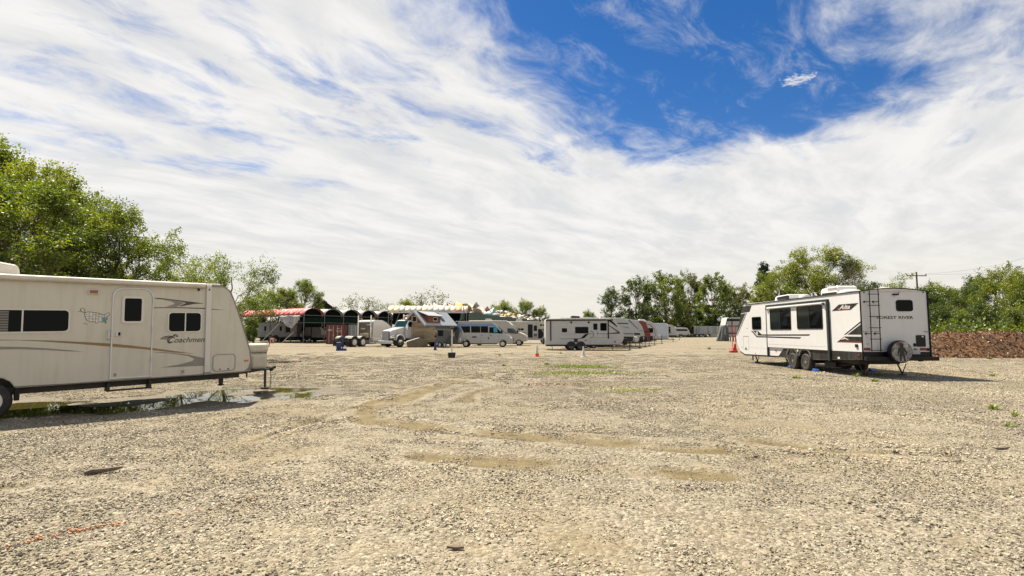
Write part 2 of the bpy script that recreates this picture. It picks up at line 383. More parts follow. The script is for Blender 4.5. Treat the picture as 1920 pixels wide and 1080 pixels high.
# ------------------------------------------------------------------ noise, ground height
def vnoise(x, y, seed=0):
    x = np.asarray(x, float); y = np.asarray(y, float)
    tab = np.random.default_rng(seed).random((256, 256))
    xi, yi = np.floor(x).astype(int), np.floor(y).astype(int); fx, fy = x - xi, y - yi
    fx = fx * fx * (3 - 2 * fx); fy = fy * fy * (3 - 2 * fy)
    g = lambda i, j: tab[i % 256, j % 256]
    return (g(xi, yi) * (1 - fx) + g(xi + 1, yi) * fx) * (1 - fy) + (g(xi, yi + 1) * (1 - fx) + g(xi + 1, yi + 1) * fx) * fy
def fbm(x, y, seed=0, o=4):
    s = 0; a = 0.5
    for k in range(o): s = s + a * vnoise(np.asarray(x) * 2 ** k, np.asarray(y) * 2 ** k, seed + k); a *= 0.5
    return s / (1 - 0.5 ** o)
def sst(x, a, b):
    t = np.clip((x - a) / (b - a), 0, 1); return t * t * (3 - 2 * t)
def seg_dist(x, y, pts):
    d = np.full(np.shape(x), 1e9)
    for (ax, ay), (bx, by) in zip(pts[:-1], pts[1:]):
        vx, vy = bx - ax, by - ay; L = vx * vx + vy * vy
        t = np.clip(((x - ax) * vx + (y - ay) * vy) / L, 0, 1)
        d = np.minimum(d, np.hypot(x - ax - t * vx, y - ay - t * vy))
    return d
def poly_inside(x, y, P):
    ins = np.zeros(np.shape(x), bool)
    for (ax, ay), (bx, by) in zip(P, P[1:] + P[:1]):
        c = ((ay > y) != (by > y)) & (x < (bx - ax) * (y - ay) / (by - ay + 1e-12) + ax)
        ins ^= c
    return ins

# wheel tracks (centre line, half width) worn into the gravel
TRACKS = [
    ([(2.9, 7.62), (1.13, 8.2), (-0.08, 8.61), (-1.45, 9.21), (-2.3, 9.75), (-2.9, 10.6), (-3.05, 11.5), (-2.8, 12.9), (-2.39, 15.1), (-1.9, 17.5), (-0.8, 21)], 0.31),
    ([(2.4, 6.3), (0.9, 6.57), (0.27, 6.83), (-0.41, 6.94), (-1.2, 7.2)], 0.27),
    ([(5.8, 7.35), (5.3, 7.42), (4.45, 7.6), (3.7, 8.25)], 0.22),
    ([(-1.15, 12.6), (-1.1, 14.3), (-0.6, 15.4), (1.56, 15.9), (4.0, 15.8)], 0.20),
    ([(-3.9, 8.2), (-3.7, 10.4), (-3.2, 12.9), (-2.6, 16.0)], 0.12),
    ([(8.5, 9.6), (11.5, 10.1), (15, 11.2)], 0.2), ([(8.3, 8.2), (11.5, 8.6), (15, 9.4)], 0.2),
    ([(-6.3, 5.4), (-5.2, 5.8)], 0.16),
]
PUDDLE = [(-11.4, 10.9), (-12.2, 13.1), (-11.2, 13.5), (-10.0, 13.4), (-9.3, 14.1), (-9.2, 15.2), (-8.3, 16.0), (-7.2, 16.5), (-5.9, 16.3), (-4.6, 15.3), (-4.3, 14.7), (-4.9, 13.7), (-5.8, 13.3), (-6.2, 12.7), (-6.9, 11.9), (-7.8, 11.2), (-8.8, 10.5), (-10.0, 9.9)]
WATER_Z = -0.028
WET = [None]
def masks(x, y):
    wob = (fbm(x * 0.9, y * 0.9, 31) - 0.5)
    mud = np.zeros(np.shape(x)); rut = np.zeros(np.shape(x)); ridge = np.zeros(np.shape(x))
    for pts, w in TRACKS:
        d = seg_dist(x, y, pts) + wob * 0.35
        broken = 0.35 + 0.65 * sst(fbm(x * 0.7 + 9, y * 1.1, 77), 0.30, 0.48)
        mud = np.maximum(mud, (1 - sst(d, w * 0.75, w * 1.3)) * broken)
        rut = np.maximum(rut, 1 - sst(d, w * 0.5, w * 1.3))
        ridge = np.maximum(ridge, sst(d, w * 0.9, w * 1.35) * (1 - sst(d, w * 1.4, w * 2.2)))
    ins = poly_inside(x, y, PUDDLE); sd = seg_dist(x, y, PUDDLE + PUDDLE[:1]); sd = np.where(ins, sd, -sd)
    pud = sst(sd + wob * 0.9, -0.35, 0.45); WET[0] = sst(sd + wob * 1.3, -0.95, 0.15)
    return mud, rut, ridge, pud
def ground_z(x, y):
    x = np.asarray(x, float); y = np.asarray(y, float)
    mud, rut, ridge, pud = masks(x, y)
    near = 1 - sst(np.hypot(x, y), 40, 90)
    z = near * (0.07 * (fbm(x / 5.0, y / 5.0, 3) - 0.5) + 0.030 * (fbm(x * 0.9, y * 0.9, 12) - 0.5))
    z = z + 0.012 - 0.028 * rut + 0.022 * ridge
    lvl = -0.046 + 0.085 * (fbm(x * 1.1, y * 1.1, 55) - 0.42)
    return z * (1 - pud) + lvl * pud

def axis_vals(lo, hi, step, far, g):
    v = list(np.arange(lo, hi + 1e-6, step)); s = step
    while v[-1] < far: s *= g; v.append(v[-1] + s)
    s = step; w = []
    p = lo
    while p > -far: s *= g; p -= s; w.append(p)
    return np.array(w[::-1] + v)

def mesh_from_arrays(name, co, faces):
    """co (n,3), faces (m,k) of one size"""
    me = bpy.data.meshes.new(name); k = faces.shape[1]; m = len(faces)
    me.vertices.add(len(co)); me.vertices.foreach_set('co', np.ascontiguousarray(co, np.float32).ravel())
    me.loops.add(m * k); me.loops.foreach_set('vertex_index', np.ascontiguousarray(faces, np.int32).ravel())
    me.polygons.add(m); me.polygons.foreach_set('loop_start', np.arange(0, m * k, k, dtype=np.int32))
    me.update(calc_edges=True)
    return me

def ground_material():
    m = bpy.data.materials.new('gravel ground'); m.use_nodes = True; t = m.node_tree; N = NT(t); b = t.nodes['Principled BSDF']
    tc = N.n('ShaderNodeTexCoord').outputs['Object']
    att = N.n('ShaderNodeAttribute', attribute_name='mud').outputs['Fac']
    wet = N.n('ShaderNodeAttribute', attribute_name='wet').outputs['Fac']
    def vor(scale, out):
        v = N.n('ShaderNodeTexVoronoi'); N.put(v.inputs['Vector'], tc); v.inputs['Scale'].default_value = scale; return v.outputs[out]
    cellc = N.sep(vor(26, 'Color'))[0]; cell2 = N.sep(vor(58, 'Color'))[1]; d1 = vor(26, 'Distance')
    stone = N.ramp(N.m('ADD', N.m('MULTIPLY', cellc, 0.6), N.m('MULTIPLY', cell2, 0.4)), [(0.0, (0.095, 0.082, 0.058)), (0.35, (0.215, 0.19, 0.142)), (0.7, (0.32, 0.288, 0.222)), (1.0, (0.44, 0.40, 0.32))])
    fine = N.noise(tc, 60, 5, 0.7)
    dirt = N.mix(N.mapr(N.noise(tc, 3.2, 6, 0.65), 0.3, 0.7), (0.140, 0.112, 0.056), (0.255, 0.208, 0.118))
    dirt = N.mix(N.m('MULTIPLY', fine, 0.4), dirt, (0.15, 0.118, 0.062))
    patch = N.mapr(N.noise(tc, 0.33, 5, 0.62), 0.44, 0.66)
    patch2 = N.mapr(N.noise(tc, 1.6, 5, 0.65), 0.46, 0.70)
    dirt = N.mix(N.m('MULTIPLY', att, 0.55), dirt, N.mix(1.0, dirt, (0.62, 0.60, 0.55), 'MULTIPLY'))
    f = N.m('MAXIMUM', att, N.m('MULTIPLY', N.m('MAXIMUM', N.m('MULTIPLY', patch, 0.62), N.m('MULTIPLY', patch2, 0.45)), 1.0))
    c = N.mix(f, stone, dirt)
    # lighter dusty and darker stony areas
    big = N.noise(tc, 0.12, 4, 0.6)
    c = N.mix(N.mapr(big, 0.35, 0.7, 0.0, 0.5), c, N.mix(1.0, c, (0.72, 0.72, 0.73), 'MULTIPLY'))
    # a few straw and green tinges where weeds take hold
    gx = N.mapr(N.noise(tc, 0.55, 4, 0.7), 0.60, 0.75, 0.0, 0.45)
    c = N.mix(gx, c, (0.23, 0.20, 0.125))
    c = N.mix(N.m('MULTIPLY', wet, 0.75), c, N.mix(1.0, c, (0.34, 0.32, 0.26), 'MULTIPLY'))
    c = N.mix(1.0, c, (0.91, 0.905, 0.90), 'MULTIPLY')
    N.put(b.inputs['Base Color'], c)
    N.put(b.inputs['Roughness'], N.m('SUBTRACT', 0.95, N.m('MULTIPLY', wet, 0.35)))
    b.inputs['Specular IOR Level'].default_value = 0.25
    bp = N.n('ShaderNodeBump'); bp.inputs['Distance'].default_value = 0.035
    N.put(bp.inputs['Strength'], N.m('SUBTRACT', 1.0, N.m('MULTIPLY', f, 0.6)))
    h = N.m('ADD', N.m('MULTIPLY', N.m('SUBTRACT', 1.0, d1), 0.7), N.m('ADD', N.m('MULTIPLY', cellc, 0.7), N.m('MULTIPLY', fine, 0.3)))
    N.put(bp.inputs['Height'], h); N.put(b.inputs['Normal'], bp.outputs[0])
    return m
M_GROUND = ground_material()

def build_ground():
    xs = axis_vals(-13, 14, 0.085, 1800, 1.07)
    ys = axis_vals(2.0, 17.5, 0.085, 1800, 1.06)
    X, Y = np.meshgrid(xs, ys)
    Z = ground_z(X, Y)
    mud, rut, ridge, pud = masks(X, Y)
    co = np.stack([X, Y, Z], -1).reshape(-1, 3)
    nx, ny = len(xs), len(ys)
    i = np.arange(nx * ny).reshape(ny, nx)
    f = np.stack([i[:-1, :-1], i[:-1, 1:], i[1:, 1:], i[1:, :-1]], -1).reshape(-1, 4)
    me = mesh_from_arrays('ground', co, f)
    me.polygons.foreach_set('use_smooth', np.ones(len(me.polygons), bool))
    for nm, arr in (('mud', mud), ('wet', WET[0])):
        a = me.attributes.new(nm, 'FLOAT', 'POINT'); a.data.foreach_set('value', arr.ravel().astype(np.float32))
    me.materials.append(M_GROUND)
    o = bpy.data.objects.new('ground', me); COL.objects.link(o)
    tag(o, 'pale gravel yard worn with curved muddy wheel tracks', None, kind='structure')
build_ground()

def build_water():
    m = bpy.data.materials.new('puddle water'); m.use_nodes = True; N = NT(m.node_tree); b = m.node_tree.nodes['Principled BSDF']
    b.inputs['Base Color'].default_value = (0.055, 0.048, 0.014, 1); b.inputs['Roughness'].default_value = 0.015; b.inputs['Specular IOR Level'].default_value = 0.6
    bp = N.n('ShaderNodeBump'); bp.inputs['Strength'].default_value = 0.05; bp.inputs['Distance'].default_value = 0.01
    N.put(bp.inputs['Height'], N.noise(N.n('ShaderNodeTexCoord').outputs['Object'], 3.0, 3, 0.5)); N.put(b.inputs['Normal'], bp.outputs[0])
    cx = sum(p[0] for p in PUDDLE) / len(PUDDLE); cy = sum(p[1] for p in PUDDLE) / len(PUDDLE)
    P = [(cx + (x - cx) * 1.06, cy + (y - cy) * 1.06) for x, y in PUDDLE]
    me = bpy.data.meshes.new('puddle'); me.from_pydata([(x, y, WATER_Z) for x, y in P], [], [tuple(range(len(P)))[::-1]]); me.materials.append(m)
    o = bpy.data.objects.new('puddle', me); COL.objects.link(o)
    tag(o, 'shallow rain puddle lying under and beside the cream trailer', None, kind='structure')
build_water()

# ------------------------------------------------------------------ loose gravel (stuff): patches of flat angular flakes
def stone_mat():
    m = bpy.data.materials.new('loose gravel'); m.use_nodes = True; t = m.node_tree; N = NT(t); b = t.nodes['Principled BSDF']
    at = N.n('ShaderNodeAttribute', attribute_name='tint', attribute_type='GEOMETRY').outputs['Fac']
    oi = N.n('ShaderNodeObjectInfo').outputs['Random']
    c = N.ramp(at, [(0.0, (0.07, 0.063, 0.050)), (0.2, (0.18, 0.164, 0.128)), (0.55, (0.365, 0.330, 0.256)), (0.85, (0.475, 0.435, 0.345)), (1.0, (0.60, 0.56, 0.47))])
    c = N.mix(N.m('MULTIPLY', oi, 0.35), c, N.mix(1.0, c, (0.72, 0.66, 0.55), 'MULTIPLY'))
    pos = N.n('ShaderNodeNewGeometry').outputs['Position']
    lane = N.mapr(N.noise(pos, 0.28, 5, 0.62, 0.4), 0.33, 0.68)
    c = N.mix(lane, N.mix(1.0, c, (0.76, 0.76, 0.755), 'MULTIPLY'), N.mix(1.0, c, (1.10, 1.07, 1.02), 'MULTIPLY'))
    c = N.mix(N.mapr(N.noise(pos, 1.7, 4, 0.6), 0.35, 0.7, 0.0, 0.45), c, N.mix(1.0, c, (0.80, 0.76, 0.68), 'MULTIPLY'))
    N.put(b.inputs['Base Color'], c); b.inputs['Roughness'].default_value = 0.85; b.inputs['Specular IOR Level'].default_value = 0.3
    return m
M_STONE = stone_mat()

def flake_mesh(name, n, spread, smin, smax, seed, mat):
    g = np.random.default_rng(seed); V = []; F = []; T = []
    for i in range(n):
        rr = spread * math.sqrt(g.random()); th = g.random() * 6.283
        cx, cy = rr * math.cos(th), rr * math.sin(th)
        s = smin + (smax - smin) * g.random() ** 2.2
        k = int(g.integers(4, 7)); ph = g.random() * 6.283
        asp = 0.45 + 0.45 * g.random(); t = s * (0.22 + 0.3 * g.random())
        top = []; bot = []
        for j in range(k):
            a = ph + 6.283 * (j + 0.35 * (g.random() - .5)) / k; q = s * (0.75 + 0.4 * g.random())
            x, y = q * math.cos(a), q * asp * math.sin(a)
            top.append((x * 0.8, y * 0.8, t)); bot.append((x, y, -t * 0.6))
        rz = g.random() * 6.283; tl = (g.random(2) - .5) * 0.9
        rot = Matrix.Rotation(rz, 3, 'Z') @ Matrix.Rotation(tl[0], 3, 'X') @ Matrix.Rotation(tl[1], 3, 'Y')
        b0 = len(V)
        for p in top + bot:
            w = rot @ Vector(p); V.append((w.x + cx, w.y + cy, w.z + s * 0.12))
        F.append(tuple(range(b0, b0 + k))); T.append(g.random())
        tv = T[-1]
        for j in range(k):
            l = (j + 1) % k; F.append((b0 + j, b0 + k + j, b0 + k + l, b0 + l)); T.append(tv)
    me = bpy.data.meshes.new(name); me.from_pydata(V, [], F); me.update()
    a = me.attributes.new('tint', 'FLOAT', 'FACE'); a.data.foreach_set('value', np.array(T, np.float32))
    me.materials.append(mat)
    return me

def build_gravel():
    pc = bpy.data.collections.new('gravel patches')                # holds the patch shapes, not linked to the scene
    specs = [(215, 0.24, 0.003, 0.015), (215, 0.24, 0.003, 0.014), (180, 0.24, 0.004, 0.021), (200, 0.24, 0.003, 0.017),     # 0-3 dense
             (80, 0.25, 0.004, 0.013), (64, 0.25, 0.003, 0.011),                                                       # 4-5 sparse, small
             (120, 0.26, 0.005, 0.026), (105, 0.26, 0.005, 0.031)]                                                      # 6-7 coarse
    for i, (n, sp, a, b) in enumerate(specs):
        o = bpy.data.objects.new('gravel_patch_%02d' % i, flake_mesh('gravel patch', n, sp, a, b, 100 + i, M_STONE)); pc.objects.link(o)
    g = np.random.default_rng(5)
    pts = []
    def band(y0, y1, cell):
        for y in np.arange(y0, y1, cell):
            hw = y * 1.05 + 1.2
            xs = np.arange(-hw, hw, cell)
            pts.append(np.stack([xs + (g.random(len(xs)) - .5) * cell, y + (g.random(len(xs)) - .5) * cell], -1))
    band(2.4, 9.0, 0.25); band(9.0, 18.0, 0.275); band(18.0, 46.0, 0.52)
    P = np.concatenate(pts); x, y = P[:, 0], P[:, 1]
    mud, rut, ridge, pud = masks(x, y)
    soil = 0.65 * sst(fbm(x * 0.33 + 40, y * 0.33, 90), 0.5, 0.68) + 0.35 * sst(fbm(x * 1.6, y * 1.6, 91), 0.52, 0.7)
    f = np.maximum(mud, soil)
    keep = (pud < 0.45) & (g.random(len(x)) > 0.55 * WET[0]) & (g.random(len(x)) > 0.62 * mud) & (g.random(len(x)) > sst(y, 26, 46))
    coarse = sst(fbm(x * 0.4 + 70, y * 0.5, 44), 0.50, 0.66)
    u = g.random(len(x)); pick = np.where(u < coarse * 0.55, 6 + (g.random(len(x)) < .5), g.integers(0, 4, len(x)))
    pick = np.where(g.random(len(x)) < f, 4 + (g.random(len(x)) < .5), pick)
    scl = np.where(y > 18, 1.55, np.where(y > 9, 1.04, 1.0)) * (0.85 + 0.3 * g.random(len(x)))
    z = ground_z(x, y)
    co = np.stack([x, y, z], -1)[keep]
    me = bpy.data.meshes.new('gravel'); me.vertices.add(len(co)); me.vertices.foreach_set('co', co.astype(np.float32).ravel())
    for nm, typ, arr in (('pick', 'INT', pick[keep].astype(np.int32)), ('turn', 'FLOAT', (g.random(keep.sum()) * 6.283).astype(np.float32)), ('grow', 'FLOAT', scl[keep].astype(np.float32))):
        a = me.attributes.new(nm, typ, 'POINT'); a.data.foreach_set('value', arr)
    o = bpy.data.objects.new('gravel', me); COL.objects.link(o)
    tag(o, 'loose pale stone chips scattered over the yard', 'gravel', kind='stuff')
    ng = bpy.data.node_groups.new('scatter gravel', 'GeometryNodeTree')
    ng.interface.new_socket('Geometry', in_out='INPUT', socket_type='NodeSocketGeometry'); ng.interface.new_socket('Geometry', in_out='OUTPUT', socket_type='NodeSocketGeometry')
    gi, go = ng.nodes.new('NodeGroupInput'), ng.nodes.new('NodeGroupOutput')
    ci = ng.nodes.new('GeometryNodeCollectionInfo'); ci.inputs['Collection'].default_value = pc; ci.inputs['Separate Children'].default_value = True; ci.inputs['Reset Children'].default_value = True
    ip = ng.nodes.new('GeometryNodeInstanceOnPoints'); ip.inputs['Pick Instance'].default_value = True
    def named(n, typ):
        a = ng.nodes.new('GeometryNodeInputNamedAttribute'); a.data_type = typ; a.inputs['Name'].default_value = n
        return [s for s in a.outputs if s.enabled][0]
    cx = ng.nodes.new('ShaderNodeCombineXYZ'); L = ng.links.new
    L(gi.outputs[0], ip.inputs['Points']); L(ci.outputs[0], ip.inputs['Instance']); L(named('pick', 'INT'), ip.inputs['Instance Index'])
    L(named('turn', 'FLOAT'), cx.inputs[2]); L(cx.outputs[0], ip.inputs['Rotation']); L(named('grow', 'FLOAT'), ip.inputs['Scale']); L(ip.outputs[0], go.inputs[0])
    md = o.modifiers.new('scatter', 'NODES'); md.node_group = ng
build_gravel()

# ------------------------------------------------------------------ trees
def rand_dirs(g, n):
    v = g.normal(size=(n, 3)); return v / np.linalg.norm(v, axis=1, keepdims=True)

def leaf_quads(P, g, size, upbias=0.6, asp=0.6, droop=0.25):
    n = len(P)
    nrm = rand_dirs(g, n) + np.array([0, 0, upbias]); nrm /= np.linalg.norm(nrm, axis=1, keepdims=True)
    ax = np.cross(nrm, rand_dirs(g, n)); ax /= np.linalg.norm(ax, axis=1, keepdims=True) + 1e-9
    ax[:, 2] -= droop; ax /= np.linalg.norm(ax, axis=1, keepdims=True)
    sd = np.cross(nrm, ax); sd /= np.linalg.norm(sd, axis=1, keepdims=True) + 1e-9
    L = size * (0.6 + 0.8 * g.random(n))[:, None]
    a = P - ax * L * 0.5; b = P + sd * L * asp * 0.5; c = P + ax * L * 0.5; d = P - sd * L * asp * 0.5
    co = np.stack([a, b, c, d], 1).reshape(-1, 3)
    return co, np.arange(4 * n).reshape(-1, 4)

def limb(mb, p0, p1, r0, r1, g, sag=0.0, n=5, sides=6):
    p0, p1 = np.array(p0, float), np.array(p1, float); L = np.linalg.norm(p1 - p0)
    pts = []
    for i in range(n):
        t = i / (n - 1); p = p0 + (p1 - p0) * t
        if 0 < i < n - 1: p = p + g.normal(size=3) * L * 0.045
        p[2] += sag * L * math.sin(math.pi * t)
        pts.append(p)
    mb.tube(pts, [r0 + (r1 - r0) * i / (n - 1) for i in range(n)], sides, cap=False)
    return pts

TREE = {}
def tree_meshes(key, seed, h=12.0, cr=4.0, base=0.22, lobes=18, clusters=18, leaves=60, leaf=0.16, crad=0.6, lobe_r=1.3, tr=0.20, lm=L_MID, bark=M_BARK, shape='round', twigs=True, tintsh=0.0):
    """a tapering trunk with limbs reaching every lobe of the crown, twigs to every leaf cluster, leaves as single faces"""
    if key in TREE: return TREE[key]
    g = np.random.default_rng(seed); mb = MB()
    top = h * 0.80
    tp = [np.array([0.0, 0, -0.15])]
    lean = g.normal(size=2) * 0.03 * h
    for i in range(1, 8):
        t = i / 7; tp.append(np.array([lean[0] * t + g.normal() * 0.012 * h, lean[1] * t + g.normal() * 0.012 * h, top * t]))
    mb.tube(tp, [tr * (1.25 - 0.25 * min(1, i * 2)) * (1 - 0.85 * i / 7) + 0.01 for i in range(8)], 9, cap=False)
    LP = []; LT = []
    for k in range(lobes):
        u = (k + g.random()) / lobes
        zz = base + (1 - base) * u                         # relative height of the lobe
        if shape == 'round': rad = cr * math.sqrt(max(0.05, 1 - ((zz - (base + 1) / 2 * 0.95) / ((1 - base) / 2 * 1.12)) ** 2))
        elif shape == 'spread': rad = cr * (0.55 + 0.6 * math.sin(math.pi * min(1, zz * 0.95)))
        elif shape == 'cone': rad = cr * (1.05 - zz) * 1.15
        else: rad = cr * (0.6 + 0.5 * g.random())
        th = k * 2.39996 + g.normal() * 0.4
        rr = rad * (0.35 + 0.62 * math.sqrt(g.random()))
        c = np.array([rr * math.cos(th) + lean[0] * zz, rr * math.sin(th) + lean[1] * zz, h * zz - lobe_r * 0.35 * (zz > .8)])
        st = tp[max(1, min(6, int((zz - 0.16) * 7 * 0.85)))]
        pts = limb(mb, st, c, tr * 0.38 * (1.1 - zz * 0.6), tr * 0.09, g, 0.06)
        lr = lobe_r * (0.65 + 0.7 * g.random())
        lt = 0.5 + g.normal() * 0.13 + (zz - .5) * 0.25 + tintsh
        for q in range(clusters):
            dv = rand_dirs(g, 1)[0] * lr * (0.35 + 0.75 * g.random() ** 0.6); dv[2] *= 0.72
            cc = c + dv
            if cc[2] < h * 0.06: cc[2] = h * 0.06 + g.random() * 0.3
            if twigs:
                s0 = pts[g.integers(2, 5)]
                mb.tube([s0, (np.array(s0) + cc) / 2 + g.normal(size=3) * 0.06 * lr, cc], [tr * 0.055, tr * 0.04, tr * 0.02], 3, cap=False)
            m = int(leaves * (0.5 + g.random()))
            ms = m // 2                                     # half the leaves line the twig as a spray, half tuft at its end
            s1 = np.array(pts[int(g.integers(2, 5))]) if not twigs else np.array(s0)
            out = cc - s1; ln = np.linalg.norm(out) + 1e-6; out = out / ln * min(ln, 2.2 * crad)
            along = (0.15 + 1.15 * g.random(ms) ** 0.8)[:, None]
            spray = cc - out + out * along + np.clip(g.normal(size=(ms, 3)), -1.7, 1.7) * crad * 0.22
            tuft = cc + np.clip(g.normal(size=(m - ms, 3)), -1.6, 1.6) * crad * np.array([0.46, 0.46, 0.30]) * (0.6 + 0.7 * g.random())
            p = np.concatenate([spray, tuft]); m = len(p)
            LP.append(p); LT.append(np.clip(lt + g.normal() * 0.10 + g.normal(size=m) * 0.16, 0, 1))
    bo = bpy.data.meshes.new('trunk'); bo.from_pydata(mb.v, [], mb.f); bo.update(); bo.materials.append(bark)
    bo.polygons.foreach_set('use_smooth', [True] * len(bo.polygons))
    cr_me = None
    if LP and leaves > 0:
        P = np.concatenate(LP); T = np.concatenate(LT)
        co, f = leaf_quads(P, g, leaf)
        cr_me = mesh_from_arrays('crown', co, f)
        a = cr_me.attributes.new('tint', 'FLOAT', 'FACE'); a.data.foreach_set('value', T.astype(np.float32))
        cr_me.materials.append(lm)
    TREE[key] = (bo, cr_me); return TREE[key]

def tree(name, label, key, loc, rz, s, group=None, cat='tree', zs=None, **kw):
    bo, cr = tree_meshes(key, **kw) if kw else TREE[key]
    t = thing(name, label, cat, loc, rz, group, (s, s, zs or s))
    o = bpy.data.objects.new('trunk', bo); COL.objects.link(o); o.parent = t
    if cr:
        o = bpy.data.objects.new('crown', cr); COL.objects.link(o); o.parent = t
    return t

tree_meshes('nearA', 11, h=12, cr=4.4, base=0.10, lobes=34, clusters=24, leaves=92, leaf=0.135, crad=0.60, lobe_r=1.35, tr=0.22, lm=L_BRIGHT, tintsh=-0.05)
tree_meshes('nearB', 12, h=10, cr=3.6, base=0.10, lobes=28, clusters=24, leaves=86, leaf=0.125, crad=0.55, lobe_r=1.15, tr=0.18, lm=L_MID, tintsh=0.05)
tree_meshes('airy', 13, h=8, cr=3.2, base=0.22, lobes=18, clusters=16, leaves=46, leaf=0.12, crad=0.55, lobe_r=1.05, tr=0.13, lm=L_MID, shape='spread', tintsh=0.12)
tree_meshes('airytop', 33, h=8, cr=3.3, base=0.46, lobes=15, clusters=16, leaves=46, leaf=0.12, crad=0.55, lobe_r=1.05, tr=0.13, lm=L_MID, shape='spread', tintsh=0.12)
tree_meshes('farA', 14, h=18, cr=5.6, base=0.12, lobes=30, clusters=16, leaves=42, leaf=0.36, crad=0.95, lobe_r=2.0, tr=0.30, lm=L_MID, tintsh=0.02)
tree_meshes('farB', 15, h=17, cr=4.6, base=0.16, lobes=24, clusters=15, leaves=40, leaf=0.34, crad=0.9, lobe_r=1.7, tr=0.28, lm=L_DARK, tintsh=0.1)
tree_meshes('farC', 16, h=16, cr=5.2, base=0.10, lobes=28, clusters=16, leaves=42, leaf=0.35, crad=0.95, lobe_r=1.9, tr=0.28, lm=L_OLIVE)
tree_meshes('oak', 17, h=16, cr=6.2, base=0.14, lobes=38, clusters=18, leaves=62, leaf=0.21, crad=0.85, lobe_r=1.75, tr=0.34, lm=L_BRIGHT, tintsh=-0.02)
tree_meshes('woodA', 18, h=9, cr=2.9, base=0.05, lobes=28, clusters=16, leaves=72, leaf=0.145, crad=0.6, lobe_r=1.1, tr=0.14, lm=L_MID, tintsh=-0.02)
tree_meshes('woodB', 19, h=8, cr=2.9, base=0.04, lobes=26, clusters=16, leaves=72, leaf=0.145, crad=0.6, lobe_r=1.1, tr=0.13, lm=L_BRIGHT, tintsh=-0.08)
tree_meshes('woodC', 20, h=7.5, cr=2.7, base=0.04, lobes=24, clusters=16, leaves=72, leaf=0.145, crad=0.6, lobe_r=1.05, tr=0.13, lm=L_DARK, tintsh=0.1)
tree_meshes('pine', 21, h=17, cr=3.4, base=0.25, lobes=30, clusters=12, leaves=26, leaf=0.42, crad=0.7, lobe_r=1.1, tr=0.26, lm=L_PINE, shape='cone')
tree_meshes('bare', 22, h=13, cr=3.2, base=0.40, lobes=22, clusters=14, leaves=0, lobe_r=1.5, tr=0.20, bark=M_BARKG)
tree_meshes('sparse', 23, h=9, cr=3.6, base=0.22, lobes=20, clusters=16, leaves=7, leaf=0.26, crad=0.7, lobe_r=1.4, tr=0.10, bark=M_BARKG, lm=L_OLIVE, shape='spread')
tree_meshes('bush', 24, h=4.0, cr=2.2, base=0.04, lobes=16, clusters=13, leaves=34, leaf=0.24, crad=0.5, lobe_r=0.8, tr=0.07, lm=L_MID)

def put_tree(name, label, key, px, top, Y, h0, rz, group=None, wide=1.0, cat='tree'):
    """tree whose crown top stands at (px, top) of the photograph when it grows at distance Y"""
    p = W(px, 622, Y); z = W(px, top, Y).z
    s = z / h0
    return tree(name, label, key, (p.x, Y, 0), rz, s * wide, group, cat, zs=s)

G1 = 'trees behind the cream trailer'
put_tree('leafy_tree', 'tallest bright green tree at the left edge behind the cream trailer', 'nearA', -60, 240, 27, 12.2, 0.3, G1)
put_tree('leafy_tree', 'broad bright green tree rising behind the cream trailer door', 'nearA', 88, 318, 26, 12.2, 2.1, G1, 0.95)
put_tree('leafy_tree', 'darker green tree sloping down behind the cream trailer nose', 'nearB', 205, 385, 26, 10.2, 4.0, G1, 1.0)
put_tree('leafy_tree', 'dense green tree just above the cream trailer air conditioner', 'nearB', 10, 330, 21, 10.2, 1.2, G1, 1.1)
put_tree('airy_tree', 'thin open tree with visible branches right of the cream trailer roof', 'airytop', 425, 470, 30, 8.4, 0.8, G1, 1.0)
put_tree('airy_tree', 'low leafy tree between dark trees and the open branched tree', 'airy', 345, 486, 33, 8.2, 2.9, G1, 1.0)
put_tree('leafy_tree', 'small round tree above the far end of the red canopy', 'nearB', 565, 523, 92, 10.2, 0.2, G1, 0.85)
put_tree('leafy_tree', 'small pale tree just left of the round one over the red canopy', 'nearA', 522, 538, 92, 12.2, 1.9, G1, 0.9)
put_tree('leafy_tree', 'low tree filling the gap beside the cream trailer nose', 'nearB', 470, 558, 100, 10.2, 2.9, G1, 1.1)
put_tree('shrub', 'leafy shrub standing under the left end of the red canopy', 'bush', 468, 592, 78, 4.1, 1.1, None, 0.55, 'shrub')
G2 = 'small trees over the canopy roofs'
put_tree('bare_tree', 'nearly leafless tree over the arched canopy ends', 'sparse', 668, 551, 118, 9.2, 0.4, G2, 1.0)
put_tree('bare_tree', 'smaller nearly leafless tree left of the long striped canopy', 'sparse', 715, 562, 120, 9.2, 2.4, G2, 1.0)
put_tree('small_tree', 'low green tree peeping over the long striped canopy', 'woodB', 765, 560, 122, 8.2, 0.9, G2, 1.2)
put_tree('bare_tree', 'spotty half leafed tree tallest over the long striped canopy', 'sparse', 812, 542, 118, 9.2, 3.3, G2, 1.0)
put_tree('small_tree', 'round green tree behind the torn canopy panels', 'woodB', 942, 563, 150, 8.2, 3.9, G2, 1.0)
put_tree('small_tree', 'dark green tree right of the round one behind the torn canopy', 'woodA', 985, 561, 150, 9.2, 0.9, G2, 0.9)
put_tree('small_tree', 'low tree at the right end of the torn canopy', 'woodA', 1012, 574, 150, 9.2, 4.9, G2, 0.9)
put_tree('small_tree', 'tiny lone tree over the roof of the white trailer beside the cones', 'woodA', 1104, 581, 190, 9.2, 2.9, G2, 0.9)
G3 = 'tall trees behind the far row of trailers'
